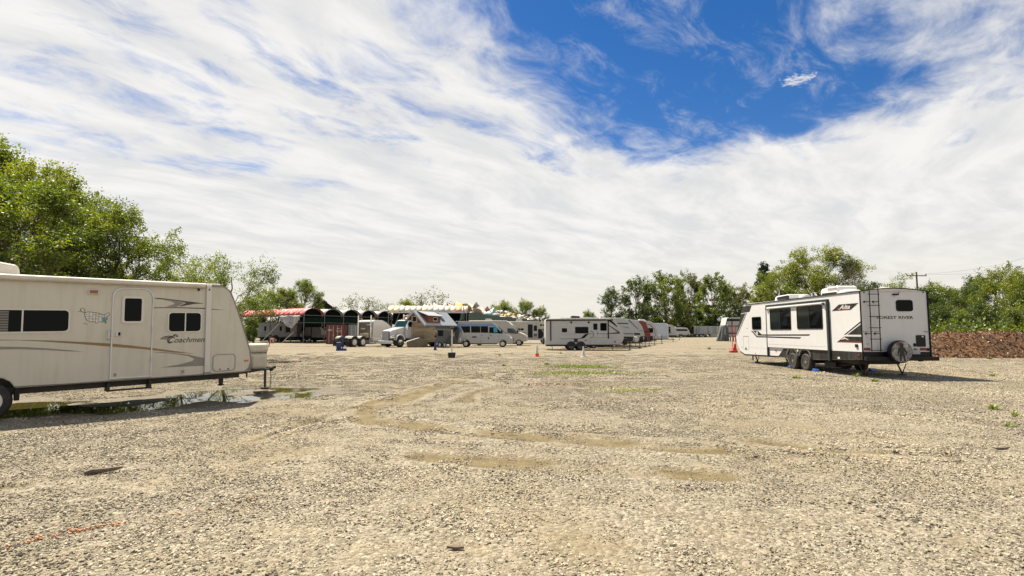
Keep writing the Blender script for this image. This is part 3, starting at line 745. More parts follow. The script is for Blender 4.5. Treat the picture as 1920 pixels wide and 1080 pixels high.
far = [(1150, 538, 150, 'farB', 17.3, 0.2, 0.85, 'slim dark tree standing leftmost over the far row of trailers'),
       (1193, 518, 158, 'farB', 17.3, 1.7, 0.95, 'dark tree second from the left over the far row of trailers'),
       (1250, 510, 165, 'farA', 18.3, 2.6, 1.0, 'broad bright crowned tree over the far row of trailers'),
       (1295, 512, 185, 'farC', 16.3, 0.9, 0.75, 'narrow tree rising between two broad crowns over the far trailers'),
       (1342, 514, 172, 'farA', 18.3, 4.4, 0.95, 'round topped tree above the streaked long trailer'),
       (1385, 535, 178, 'farC', 16.3, 3.4, 0.95, 'olive tree above the covered fifth wheel'),
       (1275, 570, 172, 'farC', 16.3, 2.2, 1.2, 'low olive tree right behind the farthest small camper'),
       (1330, 568, 174, 'farB', 17.3, 5.2, 1.3, 'low dark tree right behind the streaked long trailer'),
       (1215, 575, 168, 'farC', 16.3, 5.0, 1.1, 'low tree behind the maroon capped trailer'),
       (1395, 572, 170, 'farB', 17.3, 0.5, 1.3, 'low dark tree between the far woods and the big white trailer')]
for px, top, Y, key, h0, rz, wd, lb in far: put_tree('woodland_tree', lb, key, px, top, Y, h0, rz, G3, wd)
G4 = 'trees behind the white trailer with a ladder'
put_tree('pine_tree', 'dark ragged pine left of the great spreading tree', 'pine', 1440, 495, 105, 17.2, 0.3, G4, 1.05)
put_tree('great_tree', 'great spreading bright tree towering over the white trailer with a ladder', 'oak', 1540, 462, 88, 16.2, 0.6, G4, 1.12)
put_tree('great_tree', 'lower bright tree left beneath the great spreading tree', 'oak', 1465, 503, 92, 16.2, 3.2, G4, 1.0)
put_tree('bare_tree', 'leafless forked tree between the great tree and the utility pole', 'bare', 1606, 474, 82, 13.2, 0.4, G4, 0.62)
put_tree('airy_tree', 'thin open crowned tree right of the leafless forked tree', 'airy', 1590, 498, 84, 8.2, 3.4, G4, 0.75)
put_tree('airy_tree', 'open crowned tree just left of the utility pole', 'airy', 1690, 516, 62, 8.2, 1.4, G4, 1.1)
put_tree('woodland_tree', 'low dark tree behind the roof air conditioner of the laddered trailer', 'woodC', 1630, 530, 80, 7.7, 1.4, G4, 1.1)
G5 = 'trees behind the brown mound'
wood = [(1735, 540, 47, 'woodC', 7.7, 0.1, 1.1, 'dark tree right beside the rear of the laddered trailer'),
        (1768, 530, 52, 'woodA', 9.2, 1.1, 0.85, 'mid green tree just right of the utility pole'),
        (1812, 536, 55, 'woodC', 7.7, 2.1, 0.9, 'dark green tree second right of the utility pole'),
        (1838, 520, 58, 'woodC', 7.7, 3.1, 0.7, 'dark pointed tree behind the middle of the brown mound'),
        (1882, 496, 48, 'woodB', 8.2, 4.1, 0.8, 'tall bright green tree near the right edge over the mound'),
        (1940, 500, 44, 'woodB', 8.2, 5.1, 0.85, 'bright green tree cut by the right edge of the view'),
        (1845, 568, 43, 'woodC', 7.7, 5.6, 1.0, 'low dark tree in front of the tall bright one over the mound'),
        (1795, 575, 42, 'woodA', 9.2, 0.6, 1.0, 'low green tree over the left half of the mound'),
        (1755, 568, 41, 'woodC', 7.7, 2.6, 0.9, 'low dark tree over the left end of the mound'),
        (1912, 572, 40, 'woodA', 9.2, 3.6, 1.0, 'low green tree over the right end of the mound'),
        (1985, 510, 46, 'woodC', 7.7, 1.6, 1.1, None)]
for px, top, Y, key, h0, rz, wd, lb in wood:
    if lb: put_tree('woodland_tree', lb, key, px, top, Y, h0, rz, G5, wd)

def shrub_bank():
    g = np.random.default_rng(77); P = []; T = []
    for i in range(300):
        u = g.random(); x = 26.5 + 20 * u + g.normal() * 0.8; y = 38.0 + g.random() * 2.2 - 4.5 * u
        hh = 0.9 + 1.3 * g.random()
        m = 90; p = np.array([x, y, hh * 0.62]) + g.normal(size=(m, 3)) * np.array([0.45, 0.45, hh * 0.28]); p[:, 2] = np.maximum(p[:, 2], 0.05)
        P.append(p); T.append(np.clip(0.55 + g.normal() * 0.15 + g.normal(size=m) * 0.15, 0, 1))
    co, f = leaf_quads(np.concatenate(P), g, 0.2)
    me = mesh_from_arrays('undergrowth', co, f); a = me.attributes.new('tint', 'FLOAT', 'FACE'); a.data.foreach_set('value', np.concatenate(T).astype(np.float32)); me.materials.append(L_MID)
    o = bpy.data.objects.new('undergrowth', me); COL.objects.link(o); tag(o, 'tangled green undergrowth along the top of the brown mound', 'undergrowth', kind='stuff')
    # far dark understorey below the distant woods
    P = []; T = []
    for i in range(420):
        u = g.random(); x = 28 + 62 * u; y = 176 + 8 * g.random() - 4 * u; hh = 3 + 5 * g.random()
        if u > .55: y -= 60 * (u - .55) / .45
        m = 34; p = np.array([x, y, hh * 0.5]) + g.normal(size=(m, 3)) * np.array([1.3, 1.3, hh * 0.25]); p[:, 2] = np.maximum(p[:, 2], 0.2)
        P.append(p); T.append(np.clip(0.4 + g.normal() * 0.2 + g.normal(size=m) * 0.15, 0, 1))
    co, f = leaf_quads(np.concatenate(P), g, 0.75)
    me = mesh_from_arrays('woodland_shrubbery', co, f); a = me.attributes.new('tint', 'FLOAT', 'FACE'); a.data.foreach_set('value', np.concatenate(T).astype(np.float32)); me.materials.append(L_DARK)
    o = bpy.data.objects.new('woodland_shrubbery', me); COL.objects.link(o); tag(o, 'dark shrubbery at the foot of the distant woods', 'shrubbery', kind='stuff')
shrub_bank()

# ------------------------------------------------------------------ mound of brown brush on the right
def build_mound():
    nx, ny = 120, 40
    xs = np.linspace(22.5, 62, nx); V = []
    def crest(x): return 36.4 - 0.17 * (x - 26)
    def mz(x, y):
        t = (y - crest(x)) / 3.2
        h = (1.40 + 0.55 * (fbm(x * 0.35, y * 0.1, 8) - 0.3) + 0.012 * (x - 26)) * sst(x, 22.8, 26.5)
        prof = np.where(t < 0, 1 - sst(-t, 0.0, 1.0), 1 - sst(t, 0.3, 1.6))
        return h * prof + 0.60 * (fbm(x * 0.9, y * 0.9, 9) - 0.5) * np.minimum(1, prof * 3) - 0.06
    X, T = np.meshgrid(xs, np.linspace(-3.4, 5.4, ny)); Y = crest(X) + T; Z = mz(X, Y)
    i = np.arange(nx * ny).reshape(ny, nx); f = np.stack([i[:-1, :-1], i[:-1, 1:], i[1:, 1:], i[1:, :-1]], -1).reshape(-1, 4)
    me = mesh_from_arrays('earth_mound', np.stack([X, Y, Z], -1).reshape(-1, 3), f); me.polygons.foreach_set('use_smooth', np.ones(len(f), bool))
    m = pmat('brown mulch', (0.080, 0.040, 0.019), 0.95, var=0.5, vscale=1.6, bump=1.0, bscale=9, dirt=(0.15, 0.080, 0.034), dirt_amt=0.8, dirt_scale=(1, 1, 1)); me.materials.append(m)
    o = bpy.data.objects.new('earth_mound', me); COL.objects.link(o); tag(o, 'long low mound of brown earth and brush before the trees', None, kind='structure')
    g = np.random.default_rng(3); n = 14000
    x = 23.5 + 24 * g.random(n); y = crest(x) - 3.3 + 5.0 * g.random(n); z = mz(x, y)
    ok = z > 0.02
    P = np.stack([x, y, z + 0.03], -1)[ok]
    co, f = leaf_quads(P, g, 0.15, upbias=0.5, asp=0.38, droop=0.0)
    me = mesh_from_arrays('brush_debris', co, f); a = me.attributes.new('tint', 'FLOAT', 'FACE')
    tt = np.clip(-0.35 + 1.6 * fbm(P[:, 0] * 0.45, P[:, 1] * 0.7, 21) + g.normal(size=len(P)) * 0.22 + 0.25 * (P[:, 2] / 1.5 - .5), 0, 1)
    a.data.foreach_set('value', tt.astype(np.float32)); me.materials.append(L_RUST)
    n = 150; x = 23.5 + 24 * g.random(n); y = crest(x) - 3.2 + 4.6 * g.random(n); z = mz(x, y); Q = np.stack([x, y, z + 0.07], -1)[z > 0.1]
    co2, f2 = leaf_quads(Q, g, 0.34, upbias=0.3, asp=0.2, droop=0.0)
    me2 = mesh_from_arrays('bark_slabs', co2, f2); a = me2.attributes.new('tint', 'FLOAT', 'FACE'); a.data.foreach_set('value', np.clip(0.42 + g.normal(size=len(Q)) * .25, 0, 1).astype(np.float32)); me2.materials.append(L_RUST)
    o2 = bpy.data.objects.new('bark_slabs', me2); COL.objects.link(o2); tag(o2, 'larger pale bark slabs sticking out of the brown mound', 'debris', kind='stuff')
    o = bpy.data.objects.new('brush_debris', me); COL.objects.link(o); tag(o, 'dry brown bark and leaf litter covering the mound', 'debris', kind='stuff')
build_mound()

# ------------------------------------------------------------------ vehicle helpers (local x forward, y left, z up)
def wheel(parent, x, y, r, side, w=0.2, rim=M_RIMW, z=None, spokes=0, hub=True, n=28):
    """side -1: outer face looks to -y, +1: to +y"""
    z = r if z is None else z
    s = side
    t = MB().lathe([(r * 0.58, s * 0.0), (r * 0.62, s * 0.012), (r * 0.86, s * 0.018), (r * 0.97, -s * 0.01), (r, -s * 0.04), (r, -s * (w - 0.03)), (r * 0.95, -s * w), (r * 0.55, -s * w)], (x, y, z), 'y', n).build('tyre', M_TYRE, None, smooth=True)
    wl = bpy.data.objects.new('wheel', None); COL.objects.link(wl); wl.parent = parent; t.parent = wl
    rm = MB()
    if spokes:
        rm.lathe([(r * 0.60, -s * 0.0), (r * 0.60, -s * 0.03), (r * 0.54, -s * 0.03), (r * 0.54, s * 0.0)], (x, y, z), 'y', n)
        rm.lathe([(r * 0.14, s * 0.006), (r * 0.14, -s * 0.05)], (x, y, z), 'y', 12)
        for k in range(spokes):
            for off in (-0.10, 0.10):
                a = 2 * math.pi * k / spokes; c, d = math.cos(a + off), math.sin(a + off); u, v = math.cos(a + off * 0.3), math.sin(a + off * 0.3)
                wv = 0.028 * r / 0.36
                p = [(x + r * .12 * u - wv * .6 * d, z + r * .12 * v + wv * .6 * c), (x + r * .56 * c - wv * .5 * d, z + r * .56 * d + wv * .5 * c), (x + r * .56 * c + wv * .5 * d, z + r * .56 * d - wv * .5 * c), (x + r * .12 * u + wv * .6 * d, z + r * .12 * v - wv * .6 * c)]
                rm.prism(p, y, y - s * 0.025)
        MB().lathe([(r * 0.56, -s * 0.04), (r * 0.3, -s * 0.06)], (x, y, z), 'y', n).build('brake_drum', M_BLACK, wl)
    else:
        rm.lathe([(r * 0.60, s * 0.004), (r * 0.57, -s * 0.012), (r * 0.48, -s * 0.05), (r * 0.30, -s * 0.04), (r * 0.26, s * 0.005), (r * 0.10, s * 0.02)], (x, y, z), 'y', n)
        rm.lathe([(r * 0.2, s * 0.012), (r * 0.2, -s * 0.05)], (x, y, z), 'y', 12)
    rm.build('rim', rim, wl, smooth=True)
    return wl

def window(parent, x0, z0, x1, z1, y, s, r=0.06, frame=M_BLACK, glass=M_GLASS, fw=0.03, div=None, axis='y', proud=0.018, second=None):
    """framed pane(s) on a wall at coordinate y that faces direction s"""
    o = rrect(x0, z0, x1, z1, r); i = rrect(x0 + fw, z0 + fw, x1 - fw, z1 - fw, max(0.01, r - fw * 0.6))
    f = MB().ring(o, i, y - s * 0.02, y + s * proud, axis)
    if div is not None: f.box(*( (div - fw * .45, div + fw * .45) if axis == 'y' else (min(y, y + s * proud * .9), max(y, y + s * proud * .9)) ), *( (min(y, y + s * proud * .9), max(y, y + s * proud * .9)) if axis == 'y' else (div - fw * .45, div + fw * .45)), z0 + fw * .5, z1 - fw * .5)
    w = f.build('window', frame, parent)
    if div is None:
        MB().prism(i, y - s * 0.015, y + s * 0.004, axis).build('pane', glass, w)
    else:
        for a, b, gm in ((x0 + fw, div, glass), (div, x1 - fw, second or glass)):
            MB().prism(rrect(a + 0.001, z0 + fw, b - 0.001, z1 - fw, 0.012, 2), y - s * 0.015, y + s * 0.004, axis).build('pane', gm, w)
    return w

def decal(parent, name, poly, y, s, mat, axis='y', t=0.003):
    return MB().prism(poly, y - s * 0.01, y + s * t, axis).build(name, mat, parent)

def ribbon(pts, w):
    """closed outline of a stroke of width w along pts"""
    L, Rr = [], []
    for i, p in enumerate(pts):
        a = Vector(pts[max(0, i - 1)]); b = Vector(pts[min(len(pts) - 1, i + 1)]); d = (b - a).normalized(); n = Vector((-d.y, d.x))
        L.append((p[0] + n.x * w / 2, p[1] + n.y * w / 2)); Rr.append((p[0] - n.x * w / 2, p[1] - n.y * w / 2))
    return L + Rr[::-1]

def strokes(parent, name, lines, w, y, s, mat, axis='y', t=0.003):
    m = MB()
    for i, l in enumerate(lines): m.prism(ribbon(l, w), y - s * 0.01, y + s * (t + 0.0004 * (i % 7)), axis)
    return m.build(name, mat, parent)

def arch(cx, zb, r, n=10, flat=0.0):
    """points of a wheel arch opening from its front foot to its rear foot (for a profile walked backwards along the bottom)"""
    out = []
    for k in range(n + 1):
        t = math.pi * k / n; x = cx + (r + flat) * math.cos(t); z = zb + r * math.sin(t) * 0.98
        out.append((x, z))
    return out

# ------------------------------------------------------------------ cream travel trailer on the left
def cream_trailer():
    t = thing('travel_trailer', 'cream travel trailer with gold stripe parked by the puddle, cut off at the left edge', 'travel trailer', (-9.338, 10.347, 0), (0, -0.01786, math.pi / 2 - 0.7564))
    B = 0.585                                     # height of the body's lower edge
    D = 2.3                                       # body depth; the near wall is the plane y = 0
    def up(l): return [(a, b + B) for a, b in l]
    prof = up([(-4.2, 0.02), (-1.90, 0.02), (-1.86, 0.10), (-1.72, 0.20), (-1.5, 0.24), (-0.45, 0.24), (-0.30, 0.19), (-0.20, 0.12), (-0.13, 0.0), (0.6, -0.004), (3.78, 0.0), (3.985, 0.004), (4.06, 0.04), (4.115, 0.10), (4.16, 0.22), (4.168, 0.312), (4.142, 0.533), (3.961, 1.152), (3.762, 1.719), (3.676, 1.935), (3.63, 2.01), (3.56, 2.06), (3.451, 2.107), (3.3, 2.13), (-4.2, 2.13)])
    MB().prism(prof, 0, D).build('body', M_CREAM, t, bevel=0.025, seg=3)
    edge = up([(3.985, 0.012), (4.06, 0.048), (4.115, 0.108), (4.155, 0.225), (4.16, 0.312), (4.135, 0.533), (3.954, 1.152), (3.755, 1.719), (3.669, 1.935), (3.62, 2.005), (3.55, 2.052), (3.44, 2.098), (3.25, 2.118)])
    MB().tube([(a, -0.004, b) for a, b in edge], 0.013, 6).build('corner_moulding', M_GREY, t, smooth=True)
    MB().tube([(a, -0.002, b + B) for a, b in ((-0.13, 0.03), (0.6, 0.018), (3.78, 0.02), (3.98, 0.026))], 0.009, 5).build('lower_moulding', M_GREY, t, smooth=True)
    MB().box(-4.15, 3.45, 0.06, D - 0.06, B + 2.12, B + 2.155).build('roof', M_ROOF, t, bevel=0.015)
    MB().tube([(-4.15, -0.055, B + 2.125), (3.07, -0.055, B + 2.085)], 0.058, 12).build('awning_roll', M_AWN, t, smooth=True)
    MB().box(3.08, 3.46, -0.02, 0.02, B + 2.075, B + 2.112).build('awning_rail', M_GREY, t)
    arm = MB().box(3.11, 3.225, -0.05, -0.005, B + 0.05, B + 2.10).build('awning_arm', M_ALU, t, bevel=0.012)
    MB().box(3.10, 3.235, -0.06, -0.004, B + 0.01, B + 0.07).build('arm_foot', M_GREY, arm)
    MB().box(3.155, 3.185, -0.058, -0.05, B + 0.14, B + 0.24).build('arm_catch', M_SIL, arm)
    MB().box(3.155, 3.18, -0.058, -0.05, B + 1.98, B + 2.02).build('arm_bolt', M_BLACK, arm)
    MB().box(-3.6, -3.49, -0.05, -0.005, B + 0.05, B + 2.10).build('awning_arm', M_ALU, t, bevel=0.012)
    MB().box(2.93, 2.97, -0.03, 0, B + 1.97, B + 2.02).build('awning_stop', M_BLACK, t)
    # entrance door
    do = [(a, b + B) for a, b in rrect(1.315, 0.05, 2.065, 1.985, 0.20, 6)]
    do = [p if p[1] > B + 1 else (1.315 if p[0] < 1.7 else 2.065, B + 0.045) for p in do]
    di = [(1.69 + (x - 1.69) * 0.925, B + 1.015 + (z - B - 1.015) * 0.972) for x, z in do]
    d = MB().prism(di, -0.012, 0.02).build('door', M_CREAM, t, bevel=0.006)
    MB().ring(do, di, -0.028, 0.01).build('door_frame', M_SIL, d, bevel=0.006)
    window(d, 1.488, B + 1.215, 1.885, B + 1.80, -0.013, -1, 0.06, M_ALU, M_GLASS, 0.045)
    MB().box(1.395, 1.485, -0.03, -0.01, B + 0.935, B + 1.045).build('lock_plate', M_SIL, d, bevel=0.008)
    MB().box(1.435, 1.475, -0.045, -0.028, B + 0.955, B + 1.03).build('handle', M_BLACK, d, bevel=0.006)
    for z in (0.35, 1.0, 1.65): MB().tube([(2.055, -0.034, B + z), (2.055, -0.034, B + z + 0.14)], 0.012, 6).build('hinge', M_SIL, d)
    MB().box(1.385, 1.435, -0.0155, -0.01, B + 0.10, B + 0.17).build('sticker', M_GREY, d)
    MB().tube([(1.27, -0.01, B + 0.88), (1.27, -0.06, B + 0.90), (1.27, -0.06, B + 1.05), (1.27, -0.01, B + 1.07)], 0.016, 7).build('grab_handle', M_ALU, t, smooth=True)
    # windows
    w = window(t, -0.80, B + 1.04, 0.64, B + 1.51, 0, -1, 0.085, M_ALU, M_GLASS, 0.028, div=-0.075)
    bl = MB()
    for k in range(13): bl.box(-0.76, -0.27, -0.0075, -0.0045, B + 1.075 + k * 0.031, B + 1.075 + k * 0.031 + 0.017)
    bl.build('blind', M_BLIND, w)
    window(t, 2.34, B + 1.00, 3.04, B + 1.475, 0, -1, 0.085, M_ALU, M_GLASS, 0.028, div=2.695)
    # lamps and fittings
    l = MB().box(0.905, 1.085, -0.045, 0, B + 1.82, B + 1.925).build('porch_lamp', M_ALU, t, bevel=0.012)
    MB().box(0.925, 1.065, -0.055, -0.045, B + 1.838, B + 1.907).build('lens', M_BROWNL, l, bevel=0.004)
    MB().box(4.005, 4.10, -0.022, 0, B + 0.262, B + 0.302).build('marker_lamp', M_AMBER, t, bevel=0.008)
    for x, z in ((2.675, 0.11),):
        MB().box(x - 0.035, x + 0.035, -0.018, 0, B + z - 0.05, B + z + 0.05).build('outlet_cover', M_CREAM2, t, bevel=0.006)
        MB().box(x - 0.02, x + 0.02, -0.024, -0.018, B + z - 0.02, B + z + 0.03).build('outlet', M_GREY, t)
    h = MB().ring(up(rrect(3.29, 0.06, 3.80, 0.465, 0.09)), up(rrect(3.305, 0.075, 3.785, 0.45, 0.08)), -0.010, 0.005).build('storage_hatch', M_GREY, t)
    MB().prism(up(rrect(3.307, 0.077, 3.783, 0.448, 0.078)), -0.006, 0.005).build('hatch_door', M_CREAM, h)
    MB().box(3.44, 3.465, -0.016, -0.006, B + 0.095, B + 0.125).build('hatch_latch', M_BLACK, h); MB().box(3.62, 3.655, -0.016, -0.006, B + 0.095, B + 0.12).build('hatch_latch', M_BLACK, h)
    # stripes and lettering on the near wall
    gold = [(-0.382, 0.922), (-0.061, 0.92), (0.383, 0.886), (0.943, 0.833), (1.3, 0.796), (1.739, 0.731), (2.068, 0.672), (2.481, 0.588), (2.897, 0.508), (2.482, 0.552), (2.069, 0.625), (1.741, 0.674), (1.302, 0.732), (0.801, 0.802), (0.251, 0.869), (-0.135, 0.902), (-2.0, 0.93), (-2.0, 0.945)]
    lo = [p for p in gold]
    decal(t, 'gold_stripe', up([(-2.0, 0.945), (-0.382, 0.925), (0.383, 0.886), (0.943, 0.833), (1.31, 0.796), (1.31, 0.730), (0.801, 0.802), (0.251, 0.869), (-0.135, 0.905), (-2.0, 0.93)]), 0, -1, M_GOLD)
    decal(d, 'gold_stripe', up([(1.35, 0.790), (1.739, 0.731), (2.035, 0.678), (2.035, 0.630), (1.741, 0.674), (1.35, 0.725)]), -0.012, -1, M_GOLD)
    decal(t, 'gold_stripe', up([(2.068, 0.672), (2.481, 0.588), (2.897, 0.508), (2.482, 0.552), (2.068, 0.625)]), 0, -1, M_GOLD)
    decal(t, 'grey_stripe', up([(-2.0, 0.80), (-0.377, 0.796), (-0.004, 0.772), (0.336, 0.731), (0.608, 0.691), (0.878, 0.644), (0.609, 0.663), (0.257, 0.706), (-0.129, 0.736), (-2.0, 0.76)]), 0, -1, M_GREY)
    decal(t, 'swoosh', up([(2.07, 1.775), (2.171, 1.779), (2.449, 1.751), (2.737, 1.717), (3.09, 1.676), (2.886, 1.66), (2.60, 1.60), (2.56, 1.604), (2.70, 1.678), (2.56, 1.715), (2.344, 1.744), (2.104, 1.756)]), 0, -1, M_DGREY)
    decal(t, 'swoosh', up([(2.20, 1.748), (2.36, 1.738), (2.55, 1.712), (2.66, 1.678), (2.545, 1.602), (2.50, 1.582), (2.30, 1.585), (2.44, 1.64), (2.47, 1.665), (2.40, 1.705)]), 0, -1, M_GREY, t=0.002)
    decal(t, 'swoosh', up([(2.07, 1.567), (2.525, 1.578), (3.10, 1.570), (3.10, 1.546), (2.525, 1.558), (2.07, 1.55)]), 0, -1, M_DGREY)
    decal(t, 'swoosh', up([(3.24, 1.555), (3.564, 1.517), (3.24, 1.535)]), 0, -1, M_DGREY)
    decal(t, 'swoosh', up([(1.823, 0.601), (1.95, 0.592), (1.95, 0.588)]), -0.012, -1, M_GREY)
    decal(t, 'swoosh', up([(2.08, 0.585), (2.308, 0.568), (2.769, 0.494), (3.105, 0.398), (3.105, 0.218), (2.704, 0.222), (2.232, 0.229), (2.631, 0.283), (2.864, 0.342), (2.9, 0.389), (2.77, 0.461), (2.413, 0.535), (2.08, 0.578)]), 0, -1, M_GREY)
    text_obj('lettering', 'Coachmen', 0.74, 0.125, (2.37, -0.0035, B + 0.772), (1, 0, 0), (0, 0, 1), M_DGREY, t, shear=0.35, bold=0.012)
    text_obj('lettering', 'C', 0.12, 0.175, (2.345, -0.0042, B + 0.758), (1, 0, 0), (0, 0, 1), M_DGREY, t, shear=0.35, bold=0.02)
    strokes(t, 'emblem', [up([(2.215, 0.86), (2.27, 0.905), (2.36, 0.925), (2.42, 0.925)]), up([(2.25, 0.855), (2.32, 0.895), (2.44, 0.905)]), up([(2.30, 0.85), (2.38, 0.88), (2.47, 0.925), (2.50, 0.965)]), up([(2.44, 0.91), (2.50, 0.93), (2.54, 0.905)]), up([(2.46, 0.95), (2.52, 0.955), (2.56, 0.91)])], 0.018, 0, -1, M_DGREY)
    # sticker: outline map with drawn state borders, a goose's neck and head at its west end
    mp = [(0.865, 1.435), (0.922, 1.458), (1.04, 1.444), (1.129, 1.423), (1.15, 1.40), (1.175, 1.393), (1.22, 1.408), (1.245, 1.435), (1.273, 1.439), (1.281, 1.40), (1.25, 1.375), (1.237, 1.345), (1.244, 1.308), (1.215, 1.27), (1.235, 1.222), (1.222, 1.215), (1.201, 1.252), (1.15, 1.245), (1.105, 1.26), (1.062, 1.216), (1.031, 1.253), (0.973, 1.253), (0.899, 1.29), (0.874, 1.344), (0.865, 1.435)]
    mk = decal(t, 'map_sticker', up(mp[:-1]), 0, -1, M_ALU, t=0.0015)
    strokes(mk, 'map_outline', [up(mp)], 0.008, -0.001, -1, M_BLACK)
    strokes(mk, 'state_lines', [up([(0.868, 1.40), (0.94, 1.405), (0.94, 1.455)]), up([(0.872, 1.36), (1.0, 1.36), (1.0, 1.445)]), up([(0.94, 1.405), (0.94, 1.30)]), up([(1.0, 1.36), (1.0, 1.26)]), up([(0.89, 1.315), (1.10, 1.31)]), up([(1.0, 1.40), (1.13, 1.40)]), up([(1.05, 1.44), (1.05, 1.24)]), up([(1.05, 1.36), (1.15, 1.355)]), up([(1.10, 1.43), (1.10, 1.26)]), up([(1.15, 1.39), (1.155, 1.25)]), up([(1.15, 1.34), (1.24, 1.34)]), up([(1.19, 1.40), (1.19, 1.26)]), up([(1.19, 1.37), (1.25, 1.375)])], 0.005, -0.001, -1, M_DGREY)
    decal(mk, 'map_fill', up([(1.16, 1.335), (1.235, 1.338), (1.24, 1.308), (1.213, 1.27), (1.231, 1.225), (1.203, 1.252), (1.16, 1.26)]), -0.001, -1, M_TEAL, t=0.0018)
    strokes(mk, 'bird_outline', [up([(0.756, 1.46), (0.795, 1.468), (0.813, 1.464), (0.794, 1.49), (0.794, 1.515), (0.81, 1.53), (0.835, 1.533), (0.862, 1.515), (0.868, 1.49), (0.862, 1.465), (0.875, 1.44)]), up([(0.81, 1.462), (0.85, 1.445), (0.868, 1.425)])], 0.008, 0, -1, M_DGREY)
    strokes(mk, 'bird_foot', [up([(0.85, 1.213), (0.887, 1.22), (0.917, 1.195)])], 0.008, 0, -1, M_DGREY)
    # chassis, tongue, jack, gas bottle cover
    ch = MB()
    ch.box(-4.1, 3.95, 0.16, 0.24, B - 0.13, B + 0.01).box(-4.1, 3.95, D - 0.24, D - 0.16, B - 0.13, B + 0.01)
    for x in (-3.8, -2.4, 0.15, 1.2, 2.4, 3.6): ch.box(x, x + 0.06, 0.2, D - 0.2, B - 0.1, B + 0.01)
    ch.box(-4.0, 3.9, 0.3, D - 0.3, B - 0.05, B + 0.008)
    ch.build('chassis', M_CHAS, t)
    yc = D / 2
    tg = MB()
    for sg in (-1, 1): tg.tube([(3.6, yc + sg * 0.75, B - 0.06), (5.08, yc + sg * 0.05, B - 0.02)], 0.045, 4)
    tg.box(4.45, 4.95, yc - 0.36, yc + 0.36, B - 0.05, B - 0.02)
    tg.build('tongue', M_CHAS, t)
    MB().lathe([(0.03, -0.05), (0.06, 0.0), (0.065, 0.06), (0.03, 0.09)], (5.15, yc, B - 0.06), 'z', 10).tube([(5.02, yc, B - 0.02), (5.26, yc, B - 0.005)], 0.04, 6).build('coupler', M_CHAS, t)
    j = MB().tube([(4.98, yc, 0.08), (4.98, yc, B + 0.52)], 0.032, 8).box(4.90, 5.06, yc - 0.08, yc + 0.08, 0.0, 0.05).tube([(4.98, yc, 0.03), (4.98, yc, 0.3)], 0.022, 8).build('tongue_jack', M_CHAS, t)
    MB().tube([(4.98, yc, B + 0.52), (5.02, yc, B + 0.54), (5.07, yc, B + 0.58), (5.08, yc, B + 0.66), (5.20, yc, B + 0.68)], 0.012, 6).build('crank', M_CHAS, j)
    g0 = MB().prism([(x, z) for x, z in rrect(yc - 0.34, B - 0.03, yc + 0.34, B + 0.42, 0.12)], 4.50, 4.90, 'x').build('gas_bottle_cover', M_CREAM2, t, bevel=0.05, seg=3)
    MB().prism([(x, z) for x, z in rrect(yc - 0.35, B + 0.425, yc + 0.35, B + 0.66, 0.08)], 4.49, 4.915, 'x').build('cover_lid', M_CREAM2, g0, bevel=0.04, seg=3)
    c = MB()
    for k in range(17):
        zz = B - 0.03 - k * 0.032; xx = 5.14 + 0.03 * math.sin(k * 0.18)
        a = (k % 2) * math.pi / 2
        pts = [(xx + 0.013 * math.cos(q) * math.cos(a), yc + 0.08 + 0.013 * math.cos(q) * math.sin(a), zz + 0.022 * math.sin(q)) for q in [2 * math.pi * i / 8 for i in range(9)]]
        c.tube(pts, 0.005, 4, cap=False)
    c.build('safety_chain', M_CHAS, t)
    MB().tube([(4.35, 0.75, B - 0.04), (4.35, 0.75, B - 0.20)], 0.018, 6).build('hanging_cable', M_CHAS, t)
    s = MB().box(3.55, 3.63, 0.28, 0.36, B - 0.26, B).lathe([(0.02, 0.0), (0.075, 0.01), (0.075, 0.03), (0.03, 0.05)], (3.59, 0.32, B - 0.31), 'z', 12).build('stabiliser_foot', M_CHAS, t)
    st = MB()
    for x in (1.29, 2.03): st.box(x, x + 0.045, 0.0, 0.30, B - 0.21, B - 0.03)
    st.box(1.29, 2.075, -0.03, 0.16, B - 0.205, B - 0.185).box(1.29, 2.075, -0.03, -0.01, B - 0.205, B - 0.17)
    st.build('step', M_CHAS, t)
    # running gear
    for x in (-0.50, -1.33):
        wheel(t, x, 0.04, 0.355, -1, 0.2, M_RIMW, z=0.36)
        wheel(t, x, D - 0.04, 0.355, 1, 0.2, M_RIMW, z=0.36)
        MB().tube([(x, 0.15, 0.36), (x, D - 0.15, 0.36)], 0.04, 8).build('axle', M_CHAS, t)
    MB().box(-1.9, -0.06, 0.27, D - 0.27, B - 0.12, B + 0.22).build('wheel_box', M_CHAS, t)
    MB().box(-0.13, -0.06, 0.02, 0.25, B - 0.24, B + 0.02).build('mud_flap', M_BLACK, t)
    # roof air conditioner
    ac = [(-1.15, 2.155), (-0.12, 2.155), (-0.09, 2.20), (-0.10, 2.36), (-0.16, 2.42), (-0.40, 2.465), (-1.0, 2.47), (-1.12, 2.43)]
    MB().prism(up(ac), 0.75, 1.5).build('air_conditioner', M_AWN, t, bevel=0.05, seg=3)
    return t
CREAM = cream_trailer()
tag(MB().box(-0.22, 0.22, -0.20, 0.20, 0.0, 0.075).build('wood_block', M_WOODD, None, bevel=0.01), 'dark wood block under the jack of the cream trailer', 'block')
blk = bpy.data.objects['wood_block']; blk.location = (CREAM.location.x + 4.98 * math.sin(0.7564) - 1.15 * math.cos(0.7564), CREAM.location.y + 4.98 * math.cos(0.7564) + 1.15 * math.sin(0.7564), -0.03); blk.rotation_euler = (0, 0, 0.9)

